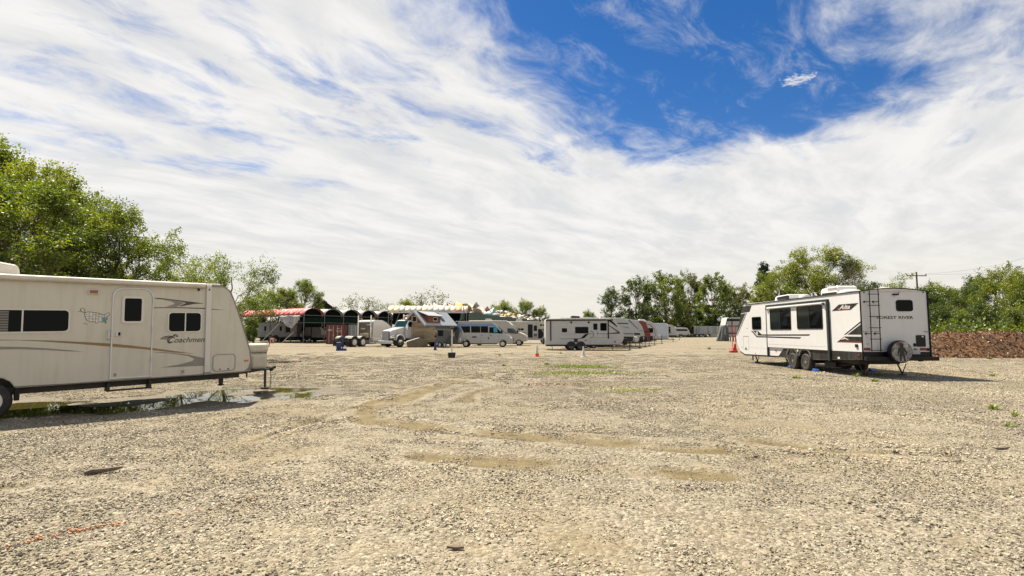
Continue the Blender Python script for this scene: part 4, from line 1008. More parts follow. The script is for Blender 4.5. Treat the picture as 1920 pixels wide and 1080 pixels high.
# ------------------------------------------------------------------ white trailer with ladder on the right
def ladder_trailer():
    t = thing('travel_trailer', 'large white travel trailer with black graphics and a rear ladder', 'travel trailer', (12.50, 19.125, 0), (0, 0, math.pi / 2 + 0.0179))
    Wd = 2.44
    prof = [(0, 0.93), (0, 0.66), (1.9, 0.56), (2.93, 0.50)] + [(3.12, 0.50), (3.16, 0.66), (3.30, 0.79), (3.55, 0.85), (4.10, 0.84), (4.14, 0.84), (4.70, 0.85), (4.95, 0.80), (5.10, 0.66), (5.16, 0.49)] + [(9.30, 0.44), (9.85, 0.60), (10.26, 1.10), (10.32, 1.33), (9.62, 2.62), (9.42, 2.93), (9.28, 3.03), (9.09, 3.07), (0, 3.10)]
    MB().prism(prof, 0, -Wd).build('body', M_WHITE, t, bevel=0.018)
    cap = [(0.0, 3.085), (-0.0, 3.11)] 
    rf = [(0.02, 3.09)] + [(-Wd * k / 12.0, 3.10 + 0.11 * math.sin(math.pi * k / 12)) for k in range(13)] + [(-Wd - 0.02, 3.09)]
    MB().prism(rf, -0.025, 9.15, 'x').build('roof', M_ROOF, t, bevel=0.008)
    MB().prism([(0, 3.09)] + [(-Wd * k / 12.0, 3.095 + 0.107 * math.sin(math.pi * k / 12)) for k in range(1, 12)] + [(-Wd, 3.09)], -0.004, 0.05, 'x').build('rear_cap', M_WHITE, t)
    # black edge mouldings
    ml = MB().tube([(9.1, 0.012, 3.075), (0, 0.012, 3.10)], 0.022, 6)
    ml.tube([(-0.012, 0.008, 0.66), (-0.012, 0.008, 3.10)], 0.026, 6).tube([(-0.012, -Wd - 0.008, 0.66), (-0.012, -Wd - 0.008, 3.10)], 0.03, 6)
    ml.tube([(-0.03, -Wd * k / 12.0, 3.105 + 0.108 * math.sin(math.pi * k / 12)) for k in range(13)], 0.020, 6)
    ml.build('edge_moulding', M_BLACK, t, smooth=True)
    # charcoal skirt, black belly
    decal(t, 'skirt_panel', [(5.86, 0.50), (5.36, 0.88), (5.0, 0.89), (3.2, 0.905), (2.02, 0.915), (2.02, 0.56), (2.9, 0.51), (3.11, 0.51), (3.15, 0.67), (3.29, 0.80), (3.55, 0.86), (4.1, 0.85), (4.70, 0.86), (4.96, 0.81), (5.11, 0.67), (5.17, 0.50)], 0, 1, M_CHAR, t=0.016)
    decal(t, 'skirt_panel', [(1.86, 0.57), (1.86, 0.92), (0.0, 0.93), (0.0, 0.665)], 0, 1, M_CHAR, t=0.016)
    MB().prism([(5.9, 0.46), (9.28, 0.405), (9.80, 0.55), (9.88, 0.63), (9.30, 0.475), (5.86, 0.53)], 0.004, -Wd - 0.004).build('belly_panel', M_BLACK, t)
    MB().box(0.9, 9.2, -0.45, -Wd + 0.45, 0.44, 0.62).build('chassis', M_CHAS, t)
    for cx in (3.62, 4.62):
        o = arch(cx, 0.50, 0.50, 12); i = arch(cx, 0.50, 0.415, 12)
        MB().prism([p for p in o if p[1] > 0.55] + [p for p in i if p[1] > 0.55][::-1], -0.03, 0.05).build('fender', M_GREYBOX, t, bevel=0.008)
    MB().box(4.07, 4.17, 0.0, 0.062, 0.80, 0.88).build('fender_lamp', M_ALU, t)
    # slide-out room with its windows and awning
    so = MB().box(1.95, 6.70, -0.3, 0.07, 0.915, 2.84).build('slide_out', M_WHITE, t, bevel=0.01)
    fr = MB().box(1.83, 1.95, -0.01, 0.075, 0.52, 2.90).box(6.70, 6.78, -0.01, 0.075, 0.47, 2.90).box(1.83, 6.78, -0.01, 0.076, 2.84, 2.93)
    fr.build('slide_frame', pmat('dark green black seal', (0.010, 0.020, 0.016), 0.45), so, bevel=0.006)
    MB().tube([(2.06, 0.11, 2.775), (6.58, 0.11, 2.755)], 0.042, 10).build('slide_awning', M_WHITE2, so, smooth=True)
    for x in (2.0, 6.56): MB().box(x, x + 0.09, 0.07, 0.16, 2.70, 2.80).build('awning_bracket', M_GREYBOX, so, bevel=0.01)
    window(so, 4.52, 1.74, 6.36, 2.72, 0.07, 1, 0.07, M_BLACK, M_GLASS, 0.035, div=5.42, second=M_GLASS2)
    window(so, 2.18, 1.76, 4.03, 2.73, 0.07, 1, 0.07, M_BLACK, M_GLASS, 0.035, div=3.10, second=M_GLASS2)
    window(t, 7.40, 1.76, 8.36, 2.40, 0, 1, 0.07, M_BLACK, M_GLASS, 0.035)
    MB().box(2.05, 6.6, 0.07, 0.0725, 1.052, 1.058).build('panel_seam', M_GREY, so)
    # graphics on the long side
    decal(t, 'graphic', [(8.52, 1.70), (8.38, 1.70), (7.85, 1.43), (6.78, 1.43), (6.78, 1.37), (7.92, 1.37)], 0, 1, M_BLACK)
    decal(t, 'graphic', [(8.30, 1.70), (7.75, 1.69), (7.40, 1.52), (6.78, 1.52), (6.78, 1.46), (7.75, 1.46)], 0, 1, M_BLACK)
    decal(so, 'graphic', [(6.70, 1.52), (3.08, 1.545), (3.20, 1.485), (6.70, 1.46)], 0.07, 1, M_BLACK)
    decal(so, 'graphic', [(6.70, 1.43), (3.76, 1.415), (3.88, 1.355), (6.70, 1.37)], 0.07, 1, M_BLACK)
    em = MB().lathe([(0.085, 0.0), (0.085, 0.004), (0.06, 0.005)], (7.86, 0.003, 1.585), 'y', 18).build('emblem', M_ALU, t)
    strokes(em, 'emblem_mark', [[(7.82, 1.555), (7.86, 1.615), (7.90, 1.555)]], 0.012, 0.008, 1, M_DGREY)
    decal(t, 'cap_panel', [(9.62, 2.64), (9.44, 2.93), (9.30, 3.00), (8.36, 2.99), (8.60, 2.68)], 0, 1, M_CHAR, t=0.004)
    decal(t, 'cap_panel', [(9.60, 2.60), (9.05, 2.63), (10.10, 1.62), (10.19, 1.55)], 0, 1, M_CHAR, t=0.004)
    decal(t, 'cap_line', [(8.98, 2.63), (8.90, 2.63), (10.10, 1.47), (10.18, 1.45)], 0, 1, M_BLACK, t=0.004)
    decal(t, 'logo_panel', [(1.68, 2.45), (1.22, 2.685), (0.09, 2.685), (0.55, 2.45)], 0, 1, M_CHAR)
    decal(t, 'logo_line', [(1.55, 2.46), (1.42, 2.485), (0.50, 2.485), (0.56, 2.46)], 0.003, 1, M_REDV, t=0.002)
    text_obj('lettering', 'Alta', 0.66, 0.165, (1.22, 0.0062, 2.495), (-1, 0, 0), (0, 0, 1), M_ALU, t, shear=0.5, bold=0.015)
    strokes(t, 'lettering_flourish', [[(1.27, 2.52), (1.19, 2.50), (1.10, 2.53)]], 0.014, 0.0045, 1, M_ALU)
    decal(t, 'graphic', [(1.00, 1.54), (0.0, 2.04), (0.0, 1.985), (0.90, 1.54)], 0, 1, M_BLACK)
    decal(t, 'graphic', [(0.78, 1.555), (0.0, 1.93), (0.0, 1.555)], 0, 1, M_CHAR)
    decal(t, 'graphic', [(0.80, 1.545), (0.0, 1.545), (0.0, 1.535), (0.80, 1.535)], 0, 1, M_REDV)
    decal(t, 'graphic', [(1.46, 1.25), (0.98, 1.475), (0.0, 1.475), (0.0, 1.25)], 0, 1, M_CHAR)
    decal(t, 'graphic_line', [(1.44, 1.26), (1.30, 1.295), (0.0, 1.295), (0.0, 1.26)], 0.003, 1, M_REDV, t=0.002)
    decal(t, 'mountain_mark', [(1.22, 1.345), (1.05, 1.41), (0.98, 1.45), (0.91, 1.41), (0.82, 1.385), (0.72, 1.345), (0.88, 1.365), (0.95, 1.395), (1.02, 1.375)], 0.003, 1, M_ALU, t=0.002)
    # side fittings
    MB().box(0.24, 0.36, 0.0, 0.04, 1.08, 1.20).build('outlet', M_BLACK, t, bevel=0.008)
    MB().ring(rrect(8.82, 0.72, 9.42, 1.42, 0.02), rrect(8.835, 0.735, 9.405, 1.405, 0.015), -0.002, 0.006).build('storage_hatch', M_GREYW, t)
    MB().box(9.10, 9.20, 0.0, 0.02, 0.72, 0.82).build('hatch_latch', M_BLACK, t); MB().box(8.83, 9.40, 0.0, 0.008, 1.41, 1.43).build('hatch_hinge', M_GREY, t)
    MB().box(7.0, 8.75, 0.0, 0.004, 0.838, 0.844).build('panel_seam', M_GREYW, t)
    for x, z in ((9.6, 0.82), (8.1, 0.56), (8.95, 1.83)): MB().lathe([(0.025, 0.0), (0.025, 0.012)], (x, 0, z), 'y', 8).build('fastener', M_BLACK, t)
    MB().box(6.02, 6.12, 0.0, 0.03, 0.76, 0.80).build('marker_lamp', M_RED, t); MB().box(0.12, 0.26, 0.0, 0.03, 0.79, 0.85).build('marker_lamp', M_RED, t)
    MB().box(1.28, 1.44, -0.05, 0.02, 0.60, 0.70).build('outlet', M_ALU, t, bevel=0.02)
    # rear wall
    def rear(name, poly, mat, dt=0.003): return MB().prism([(-a, b) for a, b in poly], 0.01, -dt, 'x').build(name, mat, t)
    window(t, -1.90, 2.38, -1.29, 2.79, 0, -1, 0.09, M_BLACK, M_GLASS, 0.02, axis='x')
    text_obj('lettering', 'FOREST RIVER', 1.33, 0.105, (-0.0035, -0.57, 2.105), (0, -1, 0), (0, 0, 1), M_CHAR, t, bold=0.02)
    text_obj('lettering', 'EAST TO WEST', 0.62, 0.05, (-0.0035, -0.05, 1.625), (0, -1, 0), (0, 0, 1), M_CHAR, t, bold=0.006, space=1.35)
    text_obj('lettering', 'Alta', 0.20, 0.05, (-0.0035, -2.20, 1.63), (0, -1, 0), (0, 0, 1), M_CHAR, t, shear=0.4)
    text_obj('lettering', '2800', 0.13, 0.035, (-0.0035, -0.13, 1.20), (0, -1, 0), (0, 0, 1), M_GREY, t)
    hb = MB().prism([(-a, b) for a, b in rrect(1.945, 1.115, 2.285, 1.53, 0.04)], 0.01, -0.02, 'x').build('service_hatch', M_BLACK, t, bevel=0.006)
    MB().box(-0.0225, -0.018, -2.215, -2.145, 1.45, 1.505).build('sticker', M_ALU, hb)
    for a in (0.05, 2.07):
        l = MB().box(-0.03, 0, -a - 0.225, -a, 0.985, 1.075).build('tail_lamp', M_RED, t, bevel=0.012)
        MB().box(-0.034, -0.03, -a - 0.15, -a - 0.08, 1.0, 1.06).build('lens_strip', M_REDV, l)
    MB().lathe([(0.05, 0.0), (0.05, -0.05), (0.02, -0.06)], (-0.0, -2.36, 1.02), 'x', 12).build('socket', M_BLACK, t)
    MB().lathe([(0.045, 0.0), (0.045, -0.03)], (-0.0, -1.88, 1.20), 'x', 12).box(-0.05, 0, -1.90, -1.86, 1.12, 1.20).build('water_inlet', M_BLACK, t)
    pl = MB().box(-0.035, -0.02, -2.05, -1.735, 0.85, 1.015).build('licence_plate', M_PLATE, t, bevel=0.008)
    MB().box(-0.06, 0.0, -1.94, -1.85, 1.02, 1.05).build('plate_lamp', M_BLACK, pl)
    cm = MB().box(-0.10, 0.0, -1.36, -1.18, 2.955, 3.01).build('rear_camera', M_BLACK, t, bevel=0.015); MB().tube([(-0.05, -1.37, 2.99), (-0.05, -1.40, 3.09)], 0.010, 5).build('antenna', M_BLACK, cm)
    for a, z in ((0.15, 3.06), (1.03, 3.12), (1.27, 3.13), (1.51, 3.12), (2.31, 3.06)):
        MB().lathe([(0.025, 0), (0.02, -0.02)], (0, -a, z), 'x', 8).build('marker_lamp', M_BLACK, t)
    # ladder
    ld = MB()
    for a in (0.24, 0.56): ld.tube([(-0.13, -a, 0.95), (-0.13, -a - 0.02, 3.05), (-0.12, -a - 0.02, 3.28), (0.02, -a - 0.02, 3.34), (0.15, -a - 0.02, 3.22)], 0.017, 8)
    L = ld.build('ladder', M_BLACK, t, smooth=True)
    for z in (0.99, 1.39, 1.79, 2.19, 2.59, 2.99): MB().tube([(-0.13, -0.20, z), (-0.13, -0.62, z)], 0.013, 7).build('rung', M_BLACK, L, smooth=True)
    for a in (0.24, 0.56):
        for z in (2.72, 1.58): MB().tube([(0, -a + 0.10, z), (-0.13, -a, z)], 0.014, 6).lathe([(0.035, 0.0), (0.035, -0.02)], (0, -a + 0.10, z), 'x', 10).build('standoff', M_BLACK, L)
    # bumper, spare wheel in a printed cover
    MB().box(-0.22, -0.08, 0.02, -2.58, 0.63, 0.77).box(-0.10, 0.05, -0.4, -0.5, 0.60, 0.75).box(-0.1, 0.05, -2.0, -2.1, 0.6, 0.75).build('bumper', M_BLACK, t, bevel=0.01)
    MB().box(-0.02, 0.3, -0.02, -Wd + 0.02, 0.74, 0.935).build('rear_sill', M_BLACK, t)
    sp = MB().lathe([(0.30, -0.02), (0.385, -0.05), (0.40, -0.09), (0.40, -0.21), (0.385, -0.245), (0.36, -0.255)], (-0.12, -1.13, 0.95), 'x', 36).build('spare_wheel', M_CHAR, t, smooth=True)
    MB().lathe([(0.362, -0.250), (0.362, -0.2575)], (-0.12, -1.13, 0.95), 'x', 36).build('cover_print', M_PRINT, sp)
    X0 = -0.3775; C = (-1.13, 0.93)
    fig = [(0.05, .30), (-.05, .30), (-.075, .24), (-.06, .19), (-.13, .15), (-.175, .02), (-.165, -.10), (-.12, -.11), (-.115, -.02), (-.085, .05), (-.095, -.10), (-.115, -.31), (-.04, -.31), (-.01, -.13), (.03, -.13), (.06, -.31), (.13, -.31), (.10, -.10), (.09, .05), (.13, -.02), (.145, -.10), (.185, -.09), (.18, .03), (.13, .15), (.06, .19), (.075, .24)]
    MB().prism([(C[0] - a * 0.92, C[1] + b) for a, b in fig], X0 + 0.002, X0 - 0.004, 'x').build('figure_print', M_SILH, sp)
    st = MB()
    for k in range(6): st.box(X0 - 0.0015 - 0.0002 * k, X0 + 0.004, -1.40 + 0.02 * k, -1.20, 1.27 - 0.05 * k, 1.29 - 0.05 * k)
    st.build('printed_bars', M_ALU, sp)
    MB().box(X0 - 0.002, X0 + 0.003, -1.16, -1.02, 1.17, 1.28).build('printed_canton', M_REDV, sp)
    # roof equipment
    ac = MB().prism([(2.42, 3.18), (3.55, 3.18), (3.62, 3.22), (3.60, 3.38), (3.5, 3.46), (3.1, 3.50), (2.5, 3.52), (2.40, 3.46)], -0.75, -1.55).build('air_conditioner', M_WHITE, t, bevel=0.05, seg=3)
    gl = MB()
    for k in range(9): gl.box(2.46 + k * 0.072, 2.495 + k * 0.072, -0.742, -0.76, 3.34, 3.46)
    gl.box(2.44, 3.10, -0.744, -0.76, 3.395, 3.405); gl.build('grille', M_GREY, ac)
    MB().box(2.5, 3.5, -0.745, -0.76, 3.19, 3.27).build('intake', M_BLACK, ac)
    MB().prism([(6.25, 3.15), (7.5, 3.15), (7.6, 3.20), (7.5, 3.38), (7.35, 3.42), (6.3, 3.44), (6.2, 3.40)], -0.80, -1.6).build('air_conditioner', M_WHITE, t, bevel=0.05, seg=3)
    MB().prism([(6.22, 3.20), (7.2, 3.20), (7.3, 3.28), (7.2, 3.35), (6.22, 3.39)], -0.77, -0.81).build('intake', M_BLACK, t)
    for x, y0, r_ in ((1.35, -0.80, 0.40), (0.55, -1.60, 0.42), (4.3, -0.6, 0.24)):
        MB().lathe([(r_, -0.02), (r_ * .97, 0.05), (r_ * .8, 0.11), (r_ * .4, 0.14)], (x + r_, y0, 3.17), 'z', 18).build('roof_vent', M_WHITE2, t, smooth=True)
    # running gear
    for x in (3.62, 4.62):
        wheel(t, x, 0.02, 0.365, 1, 0.22, M_RIM, spokes=8); wheel(t, x, -Wd - 0.02, 0.365, -1, 0.22, M_RIM)
        MB().tube([(x, -0.15, 0.365), (x, -Wd + 0.15, 0.365)], 0.05, 8).build('axle', M_CHAS, t)
    for x, y0 in ((0.75, -0.5), (0.75, -1.95), (8.75, -0.4), (8.75, -1.95)):
        MB().tube([(x + 0.25, y0, 0.48), (x, y0, 0.10)], 0.035, 4).tube([(x - 0.2, y0, 0.48), (x, y0, 0.10)], 0.022, 4).box(x - 0.1, x + 0.1, y0 - 0.09, y0 + 0.09, 0.05, 0.09).build('stabiliser_leg', M_CHAS, t)
    MB().tube([(1.2, -0.55, 0.42), (1.6, -0.4, 0.36), (2.9, -0.38, 0.38)], 0.05, 7).box(2.0, 2.7, -0.25, -0.75, 0.25, 0.45).build('drain_pipe', M_BLACK, t)
    tg = MB()
    for sg in (-1, 1): tg.tube([(9.4, -Wd / 2 + sg * 0.7, 0.48), (11.3, -Wd / 2 + sg * 0.05, 0.48)], 0.05, 4)
    tg.tube([(11.0, -Wd / 2, 0.05), (11.0, -Wd / 2, 1.0)], 0.035, 8).build('tongue', M_CHAS, t)
    return t
LADDER = ladder_trailer()
def loc_of(root, x, y, z=0):
    c, s = math.cos(root.rotation_euler.z), math.sin(root.rotation_euler.z)
    return (root.location.x + c * x - s * y, root.location.y + s * x + c * y, z)
for (x, y), lb in (((5.05, -0.12), 'blue chock before the front left wheel of the laddered trailer'), ((3.15, -0.12), 'blue chock behind the rear left wheel of the laddered trailer'), ((8.75, -0.4), 'blue pad under the front leg of the laddered trailer'), ((2.95, -2.35), 'blue chock at the far wheels of the laddered trailer')):
    m = MB().prism([(-0.13, 0), (0.13, 0), (0.13, 0.03), (0.02, 0.13 if 'chock' in lb else 0.045), (-0.13, 0.05)], -0.1, 0.1)
    tag(m.build('wheel_chock' if 'chock' in lb else 'leg_pad', M_BLUEP, None, bevel=0.01), lb, 'chock' if 'chock' in lb else 'pad')
    o = COL.objects[-1]
    o.location = loc_of(LADDER, x, y, float(ground_z(*loc_of(LADDER, x, y)[:2]))); o.rotation_euler = (0, 0, LADDER.rotation_euler.z)

# ------------------------------------------------------------------ trailers of the middle and far row (nose towards +x, near wall y = 0)
NOSES = {
    'rake': lambda L, b, h: [(L - 0.35, b), (L - 0.08, b + 0.35), (L, b + 0.75), (L - 0.02, b + 0.95), (L - 0.55, h - 0.42), (L - 0.85, h - 0.12), (L - 1.15, h)],
    'round': lambda L, b, h: [(L - 0.25, b), (L - 0.05, b + 0.25), (L, b + 0.7), (L - 0.10, b + 1.15), (L - 0.32, b + 1.55), (L - 0.62, h - 0.25), (L - 0.95, h - 0.06), (L - 1.25, h)],
    'flat': lambda L, b, h: [(L - 0.05, b), (L, b + 0.1), (L - 0.02, h - 0.25), (L - 0.15, h - 0.06), (L - 0.35, h)],
    'under': lambda L, b, h: [(L - 0.75, b), (L - 0.15, b + 0.55), (L, b + 0.85), (L - 0.25, h - 0.55), (L - 0.55, h - 0.12), (L - 0.9, h)],
}
def row_trailer(label, nose_xy, L, h, nose, mat, b=0.55, D=2.4, wins=(), doors=(), decals=(), bars=(), ac=None, acmat=M_WHITE2, gas=M_ALU, rz=0.0, wx=None, hitch=True, name='travel_trailer', group=None, spare=False, roofc=M_ROOF, cat='travel trailer', vents=(), wheelcap=None):
    X, Y = nose_xy
    t = thing(name, label, cat, (X - L * math.cos(rz), Y - L * math.sin(rz), 0), rz, group)
    prof = [(0.0, b)] + NOSES[nose](L, b, h) + [(0.12, h), (0.03, h - 0.06), (0, h - 0.2)]
    MB().prism(prof, 0, D).build('body', mat, t, bevel=0.03)
    n = NOSES[nose](L, b, h)[-1][0]
    MB().prism([(0.08, h - 0.03)] + [(0.08 + (n - 0.08) * k / 6, h + 0.06 * math.sin(math.pi * k / 6) + 0.02) for k in range(7)] + [(n, h - 0.03)], -0.02, D + 0.02).build('roof', roofc, t, bevel=0.03)
    MB().box(0.1, L - 0.9, 0.2, D - 0.2, b - 0.14, b + 0.02).build('chassis', M_CHAS, t)
    wx = L * 0.40 if wx is None else wx
    for x in (wx - 0.42, wx + 0.42):
        wheel(t, x, 0.0, 0.35, -1, 0.2, wheelcap or M_RIMW, n=18); wheel(t, x, D, 0.35, 1, 0.2, M_RIMW, n=14)
    MB().prism(arch(wx - 0.42, b - 0.12, 0.44, 8) + [(wx - 0.86, b - 0.1), ], -0.015, 0.02).prism(arch(wx + 0.42, b - 0.12, 0.44, 8), -0.017, 0.02).build('fender', M_CHAR, t)
    for x0, z0, x1, z1 in wins: window(t, x0, z0, x1, z1, 0, -1, 0.06, M_BLACK, M_GLASS, 0.03)
    for x0, x1, z1, wz in doors:
        d = MB().ring(rrect(x0, b + 0.08, x1, z1, 0.08), rrect(x0 + 0.03, b + 0.11, x1 - 0.03, z1 - 0.03, 0.06), -0.02, 0.01).build('door', M_SIL, t)
        if wz: window(d, x0 + 0.14, wz[0], x1 - 0.14, wz[1], 0, -1, 0.05, M_BLACK, M_GLASS, 0.025)
        MB().box(x1 - 0.13, x1 - 0.06, -0.04, 0, b + 0.95, b + 1.07).build('handle', M_BLACK, d)
    for nm, poly, m in decals: decal(t, nm, poly, 0, -1, m, t=0.005)
    for x, z0, z1 in bars: MB().box(x - 0.045, x + 0.045, -0.06, -0.002, z0, z1).build('awning_arm', M_BLACK, t)
    if ac: MB().prism([(ac, h + 0.03), (ac + 0.75, h + 0.03), (ac + 0.80, h + 0.10), (ac + 0.72, h + 0.28), (ac + 0.05, h + 0.32), (ac - 0.03, h + 0.25)], D / 2 - 0.4, D / 2 + 0.4).build('air_conditioner', acmat, t, bevel=0.04)
    for x in vents: MB().box(x, x + 0.4, D / 2 - 0.2, D / 2 + 0.2, h + 0.03, h + 0.16).build('roof_vent', M_WHITE2, t, bevel=0.03)
    if hitch:
        tg = MB()
        for sg in (-1, 1): tg.tube([(L - 0.7, D / 2 + sg * 0.7, b - 0.06), (L + 1.0, D / 2 + sg * 0.04, b - 0.06)], 0.045, 4)
        tg.tube([(L + 0.75, D / 2, 0.03), (L + 0.75, D / 2, b + 0.5)], 0.035, 7).box(L + 0.62, L + 0.88, D / 2 - 0.13, D / 2 + 0.13, 0.0, 0.05)
        tg.build('tongue', M_CHAS, t)
        if gas: MB().box(L + 0.12, L + 0.5, D / 2 - 0.33, D / 2 + 0.33, b, b + 0.55).build('gas_bottle_cover', gas, t, bevel=0.08)
    for x in (0.5, L - 1.1): MB().tube([(x, 0.35, b), (x + 0.18, 0.35, 0.04)], 0.03, 5).box(x + 0.08, x + 0.28, 0.27, 0.43, 0.0, 0.04).build('stabiliser_leg', M_CHAS, t)
    if spare: MB().lathe([(0.2, -0.04), (0.33, -0.05), (0.345, -0.10), (0.34, -0.22), (0.2, -0.25)], (-0.02, D / 2 - 0.5, b + 0.35), 'x', 20).build('spare_wheel', M_TYRE, t, smooth=True)
    return t
GR = 'trailers parked in the far row'

# the white trailer beside the cones
T1 = row_trailer('white travel trailer with black chevron on its nose, nearest of the middle row', (9.95, 47.6), 6.95, 2.78, 'rake', M_WHITE2, b=0.50, wx=2.68, wheelcap=M_GREYBOX,
    wins=[(1.44, 1.60, 1.90, 1.96), (2.62, 1.50, 3.80, 2.08), (4.86, 1.74, 5.42, 2.42)], doors=[(4.10, 4.74, 2.55, (1.82, 2.38))],
    decals=[('cap_panel', [(6.36, 2.16), (5.98, 2.57), (5.62, 2.72), (5.45, 2.72), (5.62, 2.60), (6.15, 2.20), (6.38, 2.06)], M_BLACK),
            ('chevron', [(5.50, 2.34), (5.50, 2.26), (6.38, 1.62), (5.45, 1.50), (5.45, 1.45), (6.60, 1.47), (6.62, 1.60)], M_DGREY),
            ('stripe', [(4.78, 1.44), (5.45, 1.44), (5.45, 1.49), (4.78, 1.49)], M_DGREY),
            ('stripe', [(1.25, 1.00), (3.05, 1.01), (3.25, 1.06), (3.75, 1.42), (4.05, 1.45), (4.05, 1.50), (3.70, 1.48), (3.45, 1.40), (3.05, 1.06), (1.25, 1.03)], M_DGREY),
            ('graphic', [(3.18, 1.06), (3.42, 1.08), (3.80, 1.44), (3.52, 1.44)], M_BLACK),
            ('stripe', [(4.2, 1.10), (6.0, 1.13), (6.0, 1.16), (4.2, 1.13)], M_GREY),
            ('vent_cover', [(2.50, 0.72), (2.84, 0.72), (2.84, 1.05), (2.50, 1.05)], M_CHAR), ('outlet', [(3.45, 0.86), (3.62, 0.86), (3.62, 0.92), (3.45, 0.92)], M_BLACK), ('outlet', [(6.1, 0.68), (6.2, 0.68), (6.2, 0.84), (6.1, 0.84)], M_BLACK)],
    bars=[(0.45, 0.85, 2.60), (5.57, 1.05, 2.66)], ac=2.4, acmat=M_CHAR, vents=(1.4, 5.0), spare=True, hitch=True, gas=M_CHAR)
text_obj('lettering', 'STINGER', 0.85, 0.085, (1.75, -0.004, 1.38), (1, 0, 0), (0, 0, 1), M_GREY, T1, shear=0.15, space=1.3)
MB().tube([(-0.0, -0.05, 2.66), (6.0, -0.05, 2.70)], 0.055, 8).build('awning_roll', M_BLACK, T1, smooth=True)
MB().tube([(3.95, -0.03, 1.66), (4.1, -0.05, 1.72), (4.25, -0.05, 1.45), (4.2, -0.05, 1.2), (3.95, -0.03, 1.1)], 0.015, 5).build('grab_handle', M_BLACK, T1)
for x in (2.28, 3.84): MB().lathe([(0.09, 0.0), (0.09, -0.04)], (x, 0, 2.48), 'y', 10).build('speaker', M_BLACK, T1)

def nose_xy(px, extra=0): 
    Y = 8660.0 / (390.0 - (px - 960)) + extra
    return ((px - 960) / 1000.0 * Y * 1.003, Y)
row_trailer('pale grey trailer with a dark lower cap, second in the middle row', nose_xy(1188), 7.5, 3.0, 'round', M_GREYW, b=0.6, D=2.1,
    decals=[('lower_cap', [(5.4, 0.62), (7.3, 0.66), (7.42, 1.15), (5.4, 1.2)], M_CHAR), ('cap_line', [(5.6, 1.45), (7.38, 1.40), (7.36, 1.48), (5.6, 1.50)], M_BLACK), ('cap_line', [(5.7, 2.45), (6.95, 2.42), (6.85, 2.52), (5.9, 2.55)], M_CHAR), ('cap_mark', [(6.0, 2.2), (6.9, 2.12), (7.0, 1.95)], M_GREY), ('side_window', [(5.45, 1.5), (5.65, 1.3), (5.65, 2.2), (5.45, 2.3)], M_BLACK)], group=GR)
row_trailer('pale trailer with a wide dark stripe round its nose, third in the row', nose_xy(1199), 7.5, 3.0, 'round', M_GREYW, b=0.6, D=2.1,
    decals=[('cap_line', [(5.8, 1.35), (7.49, 1.30), (7.48, 1.50), (5.8, 1.55)], M_CHAR), ('cap_line', [(6.2, 2.9), (6.35, 2.9), (7.35, 1.9), (7.25, 1.9)], M_DGREY)], gas=M_CHAR, group=GR)
row_trailer('smooth white trailer beside the maroon capped one', nose_xy(1207), 7.5, 3.0, 'round', M_WHITE2, b=0.6, D=2.1,
    decals=[('cap_line', [(5.8, 1.05), (7.48, 1.10), (7.48, 1.17), (5.8, 1.12)], M_CHAR), ('cap_line', [(6.3, 1.75), (7.35, 1.72), (7.32, 1.80), (6.3, 1.82)], M_GREY)], gas=M_CHAR, group=GR)
t = row_trailer('white trailer with a maroon front cap', nose_xy(1218), 8.0, 3.05, 'round', M_WHITE2, b=0.6, D=2.2,
    decals=[('front_cap', [(7.10, 0.62), (7.72, 0.62), (7.94, 0.85), (7.99, 1.3), (7.89, 1.75), (7.67, 2.15), (7.37, 2.8), (7.05, 2.98), (6.75, 3.0), (6.55, 2.9), (6.95, 2.4), (7.2, 1.7)], M_MAROON), ('cap_line', [(7.0, 1.6), (7.95, 1.62), (7.93, 1.70), (7.0, 1.68)], M_BLACK)], gas=M_CHAR, group=GR)
MB().prism([(7.72, 0.63), (7.96, 0.85), (8.01, 1.3), (7.91, 1.76), (7.69, 2.16), (7.39, 2.81), (7.06, 3.0), (7.0, 2.95), (7.6, 1.9), (7.65, 1.2)], -0.004, 2.204).build('front_cap', M_MAROON, t)
row_trailer('white trailer with one dark square window behind the maroon cap', nose_xy(1233), 8.0, 3.1, 'round', M_WHITE2, b=0.65,
    wins=[(6.45, 1.5, 7.25, 2.15)], decals=[('pinstripe', [(5.6, 2.85), (6.9, 2.65), (7.45, 2.0), (7.62, 1.1), (7.56, 1.1), (7.37, 2.0), (6.8, 2.58), (5.6, 2.78)], M_DGREY), ('graphic', [(5.6, 1.1), (6.9, 1.1), (6.9, 1.2), (5.6, 1.25)], M_GREY)], bars=[(6.25, 0.8, 2.95)], ac=5.6, vents=(6.2,), group=GR)
row_trailer('bluish white boxy cargo trailer with a flat nose', nose_xy(1250), 7.0, 3.0, 'flat', M_BLUEW, b=0.5, rz=-0.35, wins=(), decals=[('panel_seam', [(5.7, 0.5), (5.73, 0.5), (5.73, 2.95), (5.7, 2.95)], M_SIL), ('kick_plate', [(4.0, 0.5), (6.9, 0.5), (6.9, 0.95), (4.0, 0.95)], M_GREYW)], ac=None, gas=None, group=GR, name='cargo_trailer', cat='cargo trailer')
row_trailer('white trailer with a tall narrow dark window, behind the boxy cargo trailer', nose_xy(1268), 7.8, 3.0, 'rake', M_WHITE2, b=0.75,
    wins=[(6.0, 1.3, 6.45, 2.6)], decals=[('graphic', [(5.9, 2.3), (6.6, 2.1), (6.6, 2.2), (5.9, 2.4)], M_GREY), ('lower_cap', [(5.5, 0.76), (7.5, 0.76), (7.6, 0.95), (5.5, 0.95)], M_CHAR), ('graphic', [(5.8, 1.55), (6.7, 1.5), (6.7, 1.58), (5.8, 1.65)], M_GREY)], ac=5.2, group=GR)
